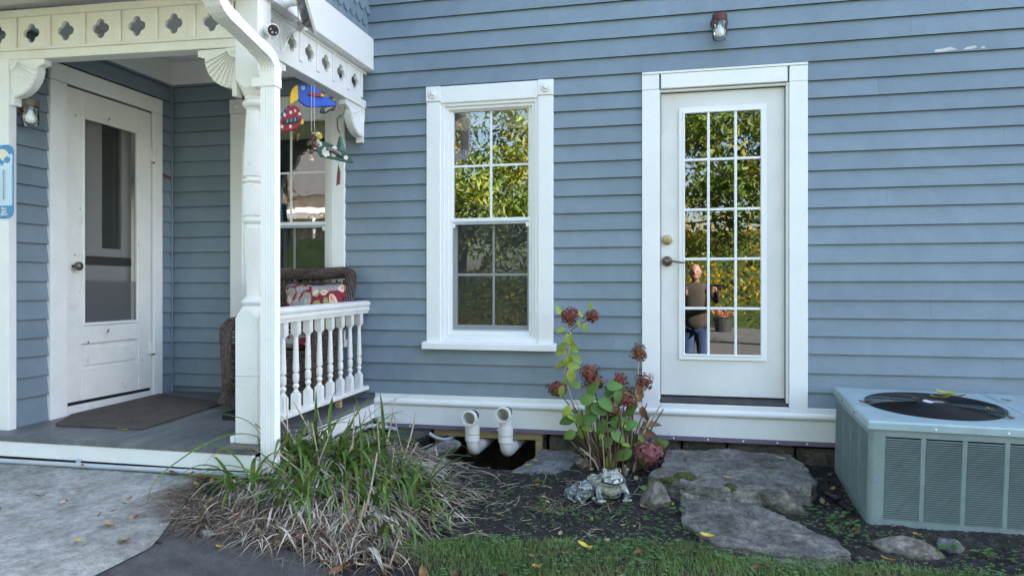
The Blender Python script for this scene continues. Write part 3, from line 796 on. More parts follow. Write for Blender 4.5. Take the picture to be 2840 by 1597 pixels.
shear_box('top_rail',-4.6,PX-h-.001,-1.486,-1.440,2.693,2.735,CR)
# side frieze towards the house
SXF=-2.258
QY=[-1.276,-1.053,-.839,-.623,-.408,-.190]
vs,fs=panel_mesh(.1075,.098)
ps=mk('frieze_panel', [(-y,x,z) for x,y,z in vs], fs, W, porch); fixn(ps); ps.location=(SXF,QY[0],2.604)
for y in QY[1:]: inst(ps,porch,'frieze_panel',(SXF,y,2.604))
for k in range(7):
    y=-1.276-.112+.2165*k
    if y<-1.352: continue
    box('stile', SXF+.001,SXF+.009,y-.018,y+.018,2.516,2.697, W, porch, bevel=.003)
box('side_beam', -2.345,SXF+.006,PY+h+.001,-.001,2.452,2.508, W, porch, bevel=.003)
box('side_top_rail', -2.30,SXF+.010,PY+h+.001,-.001,2.699,2.716, W, porch, bevel=.002)
MB().prism([(SXF-.04,-1.348,2.7165),(-2.212,-1.348,2.7165),(-2.203,-1.348,2.7235),(SXF-.04,-1.348,2.7235)],(0,1.345,0)).build('soffit_moulding', M['white_old'], porch)
box('fascia', -2.214,-2.190,-1.99,-.0175,2.724,2.955, M['white_new'], porch, bevel=.003)
box('front_soffit', -5.2,-2.215,-1.97,-1.445,2.795,2.812, M['white_old'], porch, bevel=0)
MB().prism([(-5.2,-1.487,2.736+zf(-5.2)),(-5.2,-1.50,2.79),(-5.2,-1.44,2.794),(-5.2,-1.44,2.736+zf(-5.2))],(2.90,0,0)).build('frieze_top', CR, porch)
box('front_fascia', -5.2,-2.2145,-1.99,-1.9705,2.78,2.955, W, porch, bevel=.003)
gu=MB()
gu.prism([(-5.2,-2.12,2.84),(-5.2,-2.12,2.95),(-5.2,-2.112,2.95),(-5.2,-2.112,2.848),(-5.2,-2.0,2.848),(-5.2,-2.0,2.95),(-5.2,-1.992,2.95),(-5.2,-1.992,2.84)],(3.05,0,0)).build('gutter', M['white'], porch)
# ceiling and its boards
box('ceiling', -3.899,-2.26,-1.46,-.0005,2.90,2.92, M['white'], porch, bevel=0)
box('ceiling_board', -3.899,-2.346,-.030,-.0165,2.722,2.899, M['white'], porch, bevel=.002)
box('ceiling_board', -3.8985,-3.870,-1.384,-.0305,2.722,2.899, M['white'], porch, bevel=.002)
box('inner_lining', -2.345,-2.330,PY+h+.001,-.031,2.5085,2.899, M['white'], porch, bevel=.002) if False else None
# roof and the shingled gable above the side fascia
MB().prism([(-5.3,-2.05,2.96),(-5.3,.001,3.86),(-5.3,.001,3.92),(-5.3,-2.08,3.01)],(3.17,0,0)).build('roof', M['roof'], porch)
MB().prism([(-2.245,-1.94,2.956),(-2.245,-.001,3.80),(-2.245,-.001,2.956)],(-.03,0,0)).build('gable_backing', M['shingle'], porch)
wsh=.098; eh=.118
o=[(-wsh/2+.002,.0,.16),(-wsh/2+.002,.0,.036),(-wsh/2+.028,.0,.0),(wsh/2-.028,.0,.0),(wsh/2-.002,.0,.036),(wsh/2-.002,.0,.16)]
vs=[(0.004 if z>.1 else .020, y, z) for y,_,z in o]+[(-.001,y,z) for y,_,z in o]
fs=[(0,1,2,3,4,5),(11,10,9,8,7,6)]+[(k,6+k,6+(k+1)%6,(k+1)%6) for k in range(6)]
first=None
for r in range(8):
    z=2.935+r*eh*.86
    for k in range(22):
        y=-.045-k*wsh-(wsh/2 if r%2 else 0)
        if z+.02 > 2.95+ (1.94+y)*.435 - .04 : continue
        if y<-1.95: continue
        if first is None:
            first=mk('shingle',vs,fs,M['shingle'],porch); fixn(first); q=first
        else: q=inst(first,porch,'shingle')
        q.location=(-2.244+ .0012*(k%2)+.0006*(r%3),y,z); q.rotation_euler=(random.uniform(-.02,.02),0,0)

# ---------- sunburst brackets
def bracket(cx,cy,cz,ax,ay,L,Hh,m,th=.052):
    """quarter fan: corner at (cx,cy,cz); (ax,ay) unit vector along the beam; thickness across"""
    nx,ny=-ay,ax
    def P(s,t,d): return (cx+ax*s+nx*d, cy+ay*s+ny*d, cz-t)
    mb=MB(); n=8
    Rr=lambda a: (L*.80)*(1-a/(PI/2))+ (Hh*.83)*(a/(PI/2)) + .015*math.sin(2*a)
    out=[(0,0),(L,0),(L,.034)]
    arc=[(Rr(a)*math.cos(a),Rr(a)*math.sin(a)+.0) for a in [R(13)+(R(83)-R(13))*k/16 for k in range(17)]]
    arc=[p for p in arc]
    out+=arc+[(.026,Hh),(0,Hh)]
    f=[P(s,t,-th/2) for s,t in out]; b=[P(s,t,th/2) for s,t in out]; k=len(out)
    mb.add(f+b,[tuple(range(k)),tuple(range(2*k-1,k-1,-1))]+[(i,k+i,k+(i+1)%k,(i+1)%k) for i in range(k)])
    for sgn in (-1,1):
        d0=sgn*(th/2+.0006); r0=.058
        for i in range(n):
            a0=R(14)+(R(82)-R(14))*i/n; a1=R(14)+(R(82)-R(14))*(i+1)/n-.03
            pts=[]
            for (a,r,dd) in ((a0,r0,.001),(a0,Rr(a0)-.006,.001),(a1,Rr(a1)-.006,.009),(a1,r0,.009)):
                pts.append(P(r*math.cos(a),r*math.sin(a),d0+sgn*dd))
            base=[P(r*math.cos(a),r*math.sin(a),d0) for (a,r) in ((a0,r0),(a0,Rr(a0)-.006),(a1,Rr(a1)-.006),(a1,r0))]
            mb.add(pts+base,[(0,1,2,3),(3,2,6,7),(1,5,6,2),(0,3,7,4),(0,4,5,1)])
        hub=[P(0.001,0.001,d0)]+[P(.056*math.cos(a),.056*math.sin(a),d0+sgn*.007) for a in [PI/2*q/8 for q in range(9)]]
        hb0=[P(.056*math.cos(a),.056*math.sin(a),d0) for a in [PI/2*q/8 for q in range(9)]]
        hub[0]=P(0.001,.001,d0+sgn*.007)
        mb.add(hub+hb0,[tuple(range(10))]+[(1+q,2+q,11+q,10+q) for q in range(8)])
        c=[P(.014+.009*math.cos(t),.022+.009*math.sin(t),d0+sgn*.0125) for t in [2*PI*q/10 for q in range(10)]]+[P(.014+.009*math.cos(t),.022+.009*math.sin(t),d0+sgn*.007) for t in [2*PI*q/10 for q in range(10)]]
        mb.add(c,[tuple(range(10))]+[(q,(q+1)%10,10+(q+1)%10,10+q) for q in range(10)])
    return fixn(mb.build('bracket', m, porch))
bracket(PX-h-.001,-1.445,2.4455,-1,0,.238,.262,CR)
bracket(-3.847,-1.445,2.4455+.033,1,0,.240,.262,M['white'])
bracket(-2.292,-.0175,2.451,0,-1,.300,.250,M['white'])
bracket(-2.292,PY+h+.001,2.451,0,1,.240,.250,M['white'])

# ---------- railing
RX=-2.262
rl=lambda y: .021*(y+1.35)/1.35
def rail_prof(name,prof,m,ya,ybb):
    k=len(prof); vs=[(RX+a,ya,b+rl(ya)) for a,b in prof]+[(RX+a,ybb,b+rl(ybb)) for a,b in prof]
    fs=[tuple(range(k-1,-1,-1)),tuple(range(k,2*k))]+[(i,(i+1)%k,k+(i+1)%k,k+i) for i in range(k)]
    return mk(name,vs,fs,m,porch)
top=[(-.030,.938),(.030,.938),(.034,.958),(.038,.962),(.038,.976),(.034,.981),(.033,.988),(.042,.992),(.046,1.004),(.044,1.016),(.034,1.025),(.012,1.029),(-.012,1.029),(-.034,1.025),(-.044,1.016),(-.046,1.004),(-.042,.992),(-.033,.988),(-.034,.981),(-.038,.976),(-.038,.962),(-.034,.958)]
rail_prof('top_rail',top,M['white_old'],PY+h+.0015,-.0175)
rail_prof('bottom_rail',[(-.034,.382),(.034,.382),(.034,.404),(.026,.409),(-.026,.409),(-.034,.404)],M['white_old'],PY+h+.0015,-.0175)
bp=[(.0155,.098),(.018,.104),(.0175,.108),(.012,.114),(.0115,.122),(.0165,.130),(.020,.140),(.0165,.151),(.012,.156),(.013,.160),(.018,.166),(.0195,.176),(.0195,.205),(.018,.213),(.012,.217),(.012,.222),(.019,.227),(.0195,.24),(.018,.29),(.0155,.36),(.013,.425),(.013,.434),(.0165,.438),(.0165,.444),(.018,.450)]
def baluster_mesh():
    mb=MB(); hb=.0225
    def blk(z0,z1,c0,c1):
        a=hb; ch=.006
        mb.add([(-a,-a,z0+c0),(a,-a,z0+c0),(a,a,z0+c0),(-a,a,z0+c0),(-a,-a,z1-c1),(a,-a,z1-c1),(a,a,z1-c1),(-a,a,z1-c1),
                (-a*.75,-a*.75,z0),(a*.75,-a*.75,z0),(a*.75,a*.75,z0),(-a*.75,a*.75,z0),(-a*.75,-a*.75,z1),(a*.75,-a*.75,z1),(a*.75,a*.75,z1),(-a*.75,a*.75,z1)],
               [(0,1,5,4),(1,2,6,5),(2,3,7,6),(3,0,4,7),(8,9,1,0),(9,10,2,1),(10,11,3,2),(11,8,0,3),(4,5,13,12),(5,6,14,13),(6,7,15,14),(7,4,12,15),(11,10,9,8),(12,13,14,15)])
    blk(-.0005,.100,.0,.012); blk(.446,.530,.010,.0)
    mb.lathe(bp,(0,0,0),16)
    return mb
bm0=None
for k in range(9):
    y=-.117-.147*k
    if bm0 is None:
        bm0=baluster_mesh().build('baluster', M['white_old'], porch, smooth=True); fixn(bm0,R(35)); q=bm0
    else: q=inst(bm0,porch,'baluster')
    q.location=(RX,y,.409+rl(y)); q.rotation_euler=(0,0,random.choice([0,PI/2,PI,-PI/2])+random.uniform(-.04,.04))
box('rail_foot', -2.30,-2.26,-.42,-.385,zd(-.4),.3815+rl(-.4), M['timber'], porch)

# ---------- downspout
ds=thing('downspout','white ribbed downspout with elbows beside the porch post','downspout',(-2.125,-1.50,.15))
def rect_tube(pts, wx, wy, name, m, ribs=True, scale=None):
    mb=MB(); n=len(pts); pts=[V(*p) for p in pts]; prof=[]
    for (a,b,c,d) in (((-1,-1),(1,-1),5,0),((1,-1),(1,1),4,0),((1,1),(-1,1),5,0),((-1,1),(-1,-1),4,0)):
        k=c*2
        for i in range(k):
            t=(i+.5)/k if False else i/k
            x=a[0]+(b[0]-a[0])*t; y=a[1]+(b[1]-a[1])*t
            ins=1.0
            if ribs and i%2==1: ins=.93
            if abs(x)>=abs(y): prof.append((x*ins,y))
            else: prof.append((x,y*ins))
    K=len(prof)
    vs=[]
    for i,p in enumerate(pts):
        d=(pts[min(i+1,n-1)]-pts[max(i-1,0)]).normalized(); ax=V(1,0,0); ay=d.cross(ax).normalized()
        s=1.0 if scale is None else scale[i]
        for (a,b) in prof: vs.append(p+ax*a*wx*s+ay*b*wy*s)
    fs=[]
    for j in range(n-1):
        for k in range(K): l=(k+1)%K; fs.append((j*K+k,j*K+l,(j+1)*K+l,(j+1)*K+k))
    fs+=[tuple(range(K-1,-1,-1)),tuple(range((n-1)*K,n*K))]
    return fixn(mb.add(vs,fs).build(name,m,ds))
DSX=-2.125
rect_tube([(DSX,-1.505,.17),(DSX,-1.505,1.2),(DSX,-1.505,2.24)],.040,.029,'pipe',M['white_new'])
el1=smooth_pts([(DSX,-1.505,2.22),(DSX,-1.505,2.30),(DSX,-1.528,2.345),(DSX,-1.575,2.372),(DSX,-1.64,2.388)],7)
rect_tube(el1,.0425,.0315,'elbow',M['white_new'],scale=[1+(.045 if (i%3==1 and 6<i<22) else 0) for i in range(len(el1))])
rect_tube([(DSX,-1.61,2.381),(DSX,-1.75,2.413),(DSX,-1.88,2.442)],.040,.029,'pipe',M['white_new'])
el2=smooth_pts([(DSX,-1.85,2.436),(DSX,-1.92,2.452),(DSX,-1.975,2.485),(DSX,-2.010,2.54),(DSX,-2.02,2.62)],7)
rect_tube(el2,.0425,.0315,'elbow',M['white_new'],scale=[1+(.045 if (i%3==1 and 6<i<22) else 0) for i in range(len(el2))])
rect_tube([(DSX,-2.02,2.60),(DSX,-2.035,2.72),(DSX,-2.045,2.845)],.040,.029,'pipe',M['white_new'])
st=MB()
st.prism([(-2.216,-1.484,2.205),(-2.216,-1.540,2.205),(-2.079,-1.540,2.205),(-2.079,-1.470,2.205),(-2.083,-1.470,2.205),(-2.083,-1.537,2.205),(-2.168,-1.537,2.205),(-2.168,-1.484,2.205)],(0,0,.048)).build('strap',M['white_new'],ds,bevel=.0012)
st=MB().box(-2.236,-2.217,-1.4865,-1.4825,2.210,2.248).build('strap_tab',M['white_new'],ds)
MB().lathe([(.0035,-.0001),(.0035,.004)],(-2.227,-1.4866,2.229),8,axis='Y').build('screw',M['iron'],ds)
def text_mesh(cu,parent,loc,rot):
    t=bpy.data.objects.new('tmp',cu); COL.objects.link(t); bpy.context.view_layer.update()
    me=bpy.data.meshes.new_from_object(t.evaluated_get(bpy.context.evaluated_depsgraph_get())); bpy.data.objects.remove(t)
    o=bpy.data.objects.new('lettering',me); link(o,parent); o.location=loc; o.rotation_euler=rot; return o
# ================================================================== SMALL THINGS ON THE HOUSE
def jar_lamp(loc, out, label, capm):
    """jelly-jar lamp; loc = wall point, out = outward unit vector"""
    l=thing('wall_lamp',label,'lamp',loc); o=V(*out); L=V(*loc); side=V(-o.y,o.x,0)
    q=o.to_track_quat('Z','Y').to_matrix()
    MB().lathe([(.058,-.001),(.058,.010),(.050,.022),(.034,.028),(.030,.030)],L,28,rot=q).build('back_plate',capm,l,smooth=True)
    c=L+o*.082
    MB().tube([L+o*.02+V(0,0,.012),L+o*.05+V(0,0,.018),c+V(0,0,.022)],[.026,.026,.03],16).build('arm',capm,l,smooth=True)
    cp=MB().lathe([(.036,.040),(.044,.036),(.048,.026),(.048,-.008),(.046,-.010)],c,28).build('cap',capm,l,smooth=True); fixn(cp,R(40))
    pr=[(.040,-.008)]
    for k in range(5): pr+=[(.047,-.012-k*.007),(.0445,-.0155-k*.007)]
    pr+=[(.047,-.050),(.0475,-.085)]
    for k in range(3): pr+=[(.0475,-.088-k*.007),(.045,-.0915-k*.007)]
    pr+=[(.046,-.110),(.042,-.122),(.036,-.128),(.034,-.132),(.0,-.133)]
    j=MB().lathe(pr,c,28,caps=False).build('glass_jar',M['glass_jar'],l,smooth=True)
    fixn(j)
    MB().lathe([(.013,-.008),(.013,-.030),(.016,-.034)],c,16).build('socket',M['socket'],l,smooth=True)
    MB().lathe([(.012,-.032),(.015,-.045),(.026,-.062),(.030,-.080),(.026,-.098),(.014,-.108),(.002,-.110)],c,18).build('bulb',M['bulb'],l,smooth=True)
    return l
M['lamp_rust']=mat('lamp_rust',(.10,.028,.022),.6,.35,40,bump=.3)
M['lamp_bronze']=mat('lamp_bronze',(.12,.105,.075),.6,.35,30,bump=.3)
jar_lamp((.240,-.006,2.872),(0,-1,0),'rust-brown jar lamp on the siding above the glazed door','') if False else jar_lamp((.240,-.006,2.872),(0,-1,0),'rust-brown jar lamp on the siding above the glazed door',M['lamp_rust'])
jar_lamp((-3.884,-1.392,2.238),(math.cos(R(12)),math.sin(R(12)),0),'bronze jar lamp on porch wall beside the screen door',M['lamp_bronze'])

# ---------- bullet camera on the post
sc=thing('security_camera','white bullet camera with black lens face on porch post','camera',(-2.215,-1.395,2.55))
d=V(.62,-.72,-.30).normalized(); q=d.to_track_quat('Z','Y').to_matrix(); b=V(-2.215,-1.400,2.552)
MB().lathe([(.030,0),(.030,.014),(.026,.022),(.016,.026)],b,24,axis='X').build('mount',M['camwhite'],sc,smooth=True)
cb=b+V(.030,-.004,-.003)
c0=cb-d*.006
bd=MB().lathe([(.020,-.004),(.028,.004),(.0315,.014),(.0325,.05),(.0335,.088),(.0325,.091),(.0305,.092)],c0,28,rot=q).build('body',M['camwhite'],sc,smooth=True)
f=c0+d*.0905
MB().lathe([(.0295,.0),(.0295,.0022),(.001,.0025)],f,28,rot=q).build('face',M['lensglass'],sc,smooth=False)
ax=q@V(1,0,0); ay=q@V(0,1,0)
f2=f+d*.0026
for (u,v,r,m,nm) in ((.006,.010,.0095,'black','lens'),(-.014,.004,.0042,'led','led'),(-.004,-.012,.0062,'grey_tube','sensor'),(.015,-.011,.0042,'led','led')):
    MB().lathe([(r,0),(r,.001),(r*.7,.0016),(r*.2,.0018)],f2+ax*u+ay*v,16,rot=q).build(nm,M[m],sc,smooth=True)
cab=thing('cable','coiled white cable hanging between camera and solar panel','cable',(-2.17,-1.14,2.66))
mb=MB(); rr=random.Random(2)
p0=cb+d*.03+V(0,0,-.033)
mb.tube(smooth_pts([p0,p0+V(0,.0,-.03),p0+V(.005,.04,-.062),p0+V(.01,.09,-.055),p0+V(.012,.13,.0),(-2.188,-1.20,2.585),(-2.186,-1.16,2.62),(-2.184,-1.10,2.655)],7),.0028,6)
for k in range(9):
    cx=V(-2.178+rr.uniform(-.008,.008),-1.115+rr.uniform(-.015,.015),2.668+rr.uniform(-.008,.010)); a=rr.uniform(.035,.055); bb=rr.uniform(.018,.028); pts=[]
    for t in range(25):
        th=2*PI*t/24; pts.append(cx+V(math.sin(th*2)*.006, math.cos(th)*a, math.sin(th)*bb+math.cos(th)*a*.25))
    mb.tube(pts,.0026,6,caps=False)
for k in range(5):
    mb.tube(smooth_pts([(-2.18,-1.085,2.665),(-2.172+rr.uniform(-.01,.01),-1.06+rr.uniform(-.01,.01),2.69+rr.uniform(-.01,.02)),(-2.165,-1.045+rr.uniform(-.02,.01),2.675+rr.uniform(-.01,.02)),(-2.175,-1.08,2.66)],6),.0024,6)
mb.tube(smooth_pts([(-2.130,-1.215,2.75),(-2.14,-1.19,2.71),(-2.165,-1.14,2.68),(-2.178,-1.12,2.675)],8),.0026,6)
mb.build('cable',M['string'],cab,smooth=True)
# ---------- solar panel on an arm from the fascia
sp=thing('solar_panel','small dark solar panel tilted on an arm from porch fascia','solar panel',(-2.15,-1.15,2.72))
A_=V(-2.165,-1.065,2.700); B_=V(-2.035,-1.165,2.598); up=(V(-2.115,-1.24,2.775)-A_).normalized()
w_=(B_-A_); nrm=w_.cross(up).normalized(); 
T1=A_+up*.30; T2=B_+up*.30
e=.006
def slab4(name,a,b,c,dd,th,m):
    return fixn(MB().prism([a,b,c,dd],nrm*th).build(name,m,sp))
slab4('frame',A_,B_,T2,T1,.014,M['camwhite'])
wi=w_.normalized()
nf=-nrm if nrm.y>0 else nrm
for s_,nm in ((1,'cells'),(-1,'backing')):
    off=nrm*(.0144 if s_==1 else -.0012)
    slab4(nm,A_+wi*e+up*e+off,B_-wi*e+up*e+off,T2-wi*e-up*e+off,T1+wi*e-up*e+off,.0008,M['panelcell'])
ar=MB(); ac=V(-2.1895,-1.252,2.752)
ar.lathe([(.034,0),(.034,.006),(.026,.010),(.022,.030),(.020,.055),(.020,.070)],ac,20,axis='X'); ar.build('arm',M['camwhite'],sp,smooth=True)
MB().ell(ac+V(.075,.0,.0),(.022,.022,.022),14,9).build('joint',M['camwhite'],sp,smooth=True)

# ================================================================== HANGING ORNAMENTS (flat painted wood, real thickness)
def orn_frame(anchor_px, anchor, yaw_extra=0.0):
    a=V(*anchor); los=V(a.x,a.y+5.0,0).normalized(); right=V(los.y,-los.x,0)
    right=Matrix.Rotation(yaw_extra,3,'Z')@right; nrm=V(right.y,-right.x,0)      # nrm points to the viewer
    zc=-a.x*math.sin(YAW)+(a.y+5)*math.cos(YAW); k=zc/2030*.2071                  # metres per unit of the drawing
    def P(x,y,d=0.0): return a+right*((x-anchor_px[0])*k)+V(0,0,-(y-anchor_px[1])*k)+nrm*d
    return P,k,nrm
def plate(P,nrm,pts,d0,th,m,name,parent,bevel=.0):
    mb=MB().prism([P(x,y,d0) for x,y in pts],nrm*th)
    return fixn(mb.build(name,m,parent,bevel=bevel))
def disc(cx,cy,r,n=14,e=1.0): return [(cx+r*e*math.cos(2*PI*k/n),cy+r*math.sin(2*PI*k/n)) for k in range(n)]
def star(cx,cy,r,rot=.3): return [(cx+(r if k%2==0 else r*.42)*math.sin(rot+PI*k/5)*.8,cy-(r if k%2==0 else r*.42)*math.cos(rot+PI*k/5)) for k in range(10)]

AN=(-2.318,-.735,2.4515)
P_,k_,n_=orn_frame((462,10),AN,.18)
pa=thing('wooden_parrot','blue wooden parrot with yellow beak hanging from porch beam','ornament',AN)
plate(P_,n_,[(312,62),(340,46),(400,38),(460,42),(520,60),(600,110),(680,170),(760,217),(820,260),(828,285),(780,290),(700,300),(600,318),(520,335),(450,337),(400,322),(350,288),(318,252)],-.012,.024,M['blue'],'body',pa,.003)
plate(P_,n_,[(312,62),(280,75),(240,115),(215,180),(208,260),(206,320),(230,326),(262,290),(300,265),(317,252)],-.0125,.025,M['yellow'],'beak',pa,.003)
plate(P_,n_,disc(375,97,23),.0122,.004,M['cream_paint'],'eye',pa); plate(P_,n_,disc(375,97,12),.0165,.002,M['print_dark'],'pupil',pa)
plate(P_,n_,[(445,146),(600,146),(600,193),(445,190)],.0122,.012,M['red'],'wing',pa,.002); plate(P_,n_,[(601,147),(655,147),(650,194),(601,193)],.0122,.012,M['red'],'wing_tip',pa,.002)
for q in (610,626,642): plate(P_,n_,[(q-4,150),(q+5,150),(q+3,190),(q-6,190)],.0244,.0015,M['yellow'],'stripe',pa)
MB().tube([P_(455,38,0),P_(460,12,0),AN],.0012,5).build('cord',M['string'],pa)
# shell chime on a doubled string
AN2=(-2.300,-.722,2.4515)
P_,k_,n_=orn_frame((470,10),AN2)
sh=thing('shell_chime','bundle of shells and beads on a doubled white string','wind chime',AN2)
MB().tube([AN2,P_(452,40,.03),P_(455,660,.03),P_(480,700,.02)],.0014,5).build('string',M['string'],sh)
MB().tube([AN2,P_(488,40,.03),P_(492,640,.03),P_(490,700,.02)],.0014,5).build('string',M['string'],sh)
rr=random.Random(5)
for (x,y,rx,ry,mk_) in ((485,720,26,40,'shell_dark'),(540,700,30,22,'shell'),(566,730,26,16,'yellow'),(470,760,24,28,'shell_dark'),(532,785,32,26,'shell'),(430,798,50,20,'shell_dark'),(448,798,18,17,'cream_paint'),(545,825,38,22,'led'),(480,820,26,36,'shell_dark'),(425,835,46,26,'shell_dark'),(505,870,28,24,'red'),(498,895,24,14,'shell'),(470,880,20,34,'shell_dark'),(450,940,38,30,'shell_dark'),(440,990,36,20,'shell'),(430,1030,34,22,'shell'),(465,1025,20,26,'shell'),(415,920,18,30,'shell'),(520,745,16,30,'shell_dark'),(475,690,18,28,'shell')):
    c=P_(x,y,rr.uniform(-.02,.03)); MB().ell(c,(rx*k_,ry*k_*.5+.003,ry*k_),9,6,rot=Euler((rr.uniform(-.3,.3),0,rr.uniform(-.6,.6))).to_matrix()).build('shell',M[mk_],sh,smooth=True)
# red bird
AN3=(-2.318,-.985,2.4515)
P_,k_,n_=orn_frame((178,-105),AN3,-.1)
rb=thing('wooden_bird','dark red wooden bird with white stars hanging behind the downspout','ornament',AN3)
plate(P_,n_,[(-15,610),(30,600),(60,575),(110,478),(140,402),(190,360),(250,348),(300,365),(335,420),(355,500),(345,560),(310,620),(260,668),(200,688),(120,700),(50,712),(-15,722)],-.011,.022,M['red'],'body',rb,.003)
plate(P_,n_,[(350,502),(373,578),(345,600),(320,592),(318,560)],-.008,.016,M['yellow'],'beak',rb,.002)
plate(P_,n_,[(-10,560),(45,515),(100,430),(150,372),(190,352),(142,402),(108,475),(60,570),(20,604),(-12,608)],-.013,.026,M['teal'],'back_stripe',rb)
for (q,s_) in (((60,500),(82,538)),((95,440),(118,465)),((130,390),(150,410))): plate(P_,n_,[(q[0],q[1]),(q[0]+18,q[1]-14),(s_[0]+12,s_[1]-6),(s_[0]-4,s_[1]+2)],-.0136,.0272,M['teal_light'],'stripe',rb)
plate(P_,n_,[(118,560),(290,510),(318,522),(320,560),(130,602)],.0112,.014,M['dgreen'],'wing',rb,.002)
for q in (165,215,265): plate(P_,n_,[(q-8,552-(q-165)*.28),(q+8,548-(q-165)*.28),(q+10,592-(q-165)*.22),(q-6,595-(q-165)*.22)],.0254,.0015,M['teal_light'],'stripe',rb)
for (x,y) in ((205,445),(322,460),(95,640),(203,632),(128,482)): plate(P_,n_,star(x,y,34),.0112,.0015,M['cream_paint'],'star',rb)
plate(P_,n_,disc(263,420,20,12,.7),.0112,.002,M['cream_paint'],'eye',rb); plate(P_,n_,disc(263,420,8,10,.7),.0134,.001,M['print_dark'],'pupil',rb)
MB().tube([AN3,P_(178,325)],.0007,4).tube([P_(172,325),P_(178,338),P_(184,350)],.0018,5).build('cord',M['iron'],rb)
# green fish with roses
AN4=(-2.335,-.42,2.4515)
P_,k_,n_=orn_frame((770,210),AN4,.1)
gf=thing('wooden_bird','dark green wooden bird ornament painted with white roses','ornament',AN4)
plate(P_,n_,[(520,880),(590,846),(640,830),(700,836),(800,865),(880,900),(960,950),(1030,1010),(1085,1097),(1000,1095),(900,1077),(800,1060),(700,1046),(640,1036),(628,1000),(600,962),(550,927)],-.011,.022,M['dgreen'],'body',gf,.003)
for (x,y,r) in ((632,872,42),(830,915,36),(720,990,54),(980,1032,33),(705,925,22),(690,960,28)):
    pts=[(x+(r*(.86+.14*math.cos(5*t+x)))*math.cos(t),y+(r*(.86+.14*math.cos(5*t+x)))*math.sin(t)) for t in [2*PI*k/20 for k in range(20)]]
    plate(P_,n_,pts,.0112+.0004*(x%5),.0012,M['cream_paint'],'rose',gf)
plate(P_,n_,disc(820,1000,34),.0112,.001,M['led'],'rose',gf)
plate(P_,n_,[(720,905),(800,915),(900,960),(945,1032),(925,1040),(860,1010),(770,962)],.0128,.012,M['black'],'wing',gf,.002)
for k in range(9): q=735+k*21; y0=908+max(0,k-3)*11; plate(P_,n_,[(q,y0+6),(q+5,y0+6),(q+14,y0+44),(q+9,y0+44)],.025,.0008,M['cream_paint'],'stripe',gf)
MB().tube([AN4,P_(770,838)],.0007,4).tube([P_(764,845),P_(770,836),P_(776,848)],.0015,5).build('cord',M['iron'],gf)
# small black and white bird
AN5=(-2.325,-.43,2.4515)
P_,k_,n_=orn_frame((760,150),AN5,.3)
bb=thing('wooden_bird','small black bird with white striped wing hung behind the parrot','ornament',AN5)
plate(P_,n_,[(740,190),(770,172),(805,185),(828,230),(835,290),(800,360),(770,352),(700,400),(640,412),(615,400),(640,330),(700,290),(745,262)],-.012,.024,M['black'],'body',bb,.003)
plate(P_,n_,[(690,300),(800,290),(805,320),(670,410),(660,390)],.0122,.008,M['black'],'wing',bb,.002)
for k in range(7): plate(P_,n_,[(676+k*17,392-k*12),(682+k*17,388-k*12),(672+k*17,340-k*5),(667+k*17,345-k*5)],.0204,.001,M['cream_paint'],'stripe',bb)
plate(P_,n_,[(808,300),(842,295),(838,335),(812,338)],-.008,.016,M['leaf_red'],'breast',bb); plate(P_,n_,disc(800,212,10),.0122,.001,M['cream_paint'],'eye',bb)
MB().tube([AN5,P_(760,176)],.001,4).build('cord',M['iron'],bb)
# bronze bell on a bent iron hanger
AN6=(-2.335,-.285,2.4515)
P_,k_,n_=orn_frame((850,222),AN6)
be=thing('wind_bell','green bronze bell on a bent iron hanger with rusty wind sail','wind bell',AN6)
def strip(pts,wd,name,m):
    mb=MB()
    mb.tube(smooth_pts([P_(x,y,d) for x,y,d in pts],5),wd,6,flat=.35); return mb.build(name,m,be,smooth=True)
strip([(850,222,0),(905,262,.01),(925,300,.02),(918,380,.01),(890,432,.0),(872,448,.0)],.0055,'hanger',M['iron'])
strip([(868,412,.005),(862,440,.005),(832,470,.01),(830,540,.015),(836,605,.01),(862,650,.0)],.0050,'hanger',M['iron'])
strip([(872,430,.004),(885,450,.006),(892,468,.004)],.003,'hook',M['iron'])
MB().tube([P_(866,645),P_(866,705)],.0016,6).build('link',M['iron'],be)
c=P_(872,705); bl=MB().lathe([(.010,0),(.013,-.004),(.016,-.02),(.024,-.05),(.031,-.085),(.033,-.108),(.030,-.107),(.022,-.05)],c,4,caps=True,rot=Matrix.Rotation(.5,3,'Z')); bl.build('bell',M['patina'],be,bevel=.002)
MB().tube([c+V(0,0,-.05),P_(846,1090)],.0008,5).build('cord',M['iron'],be)
plate(P_,n_,[(843,1085),(850,1092),(870,1180),(866,1340),(815,1366),(828,1178)],-.0008,.0016,M['rust'],'sail',be)

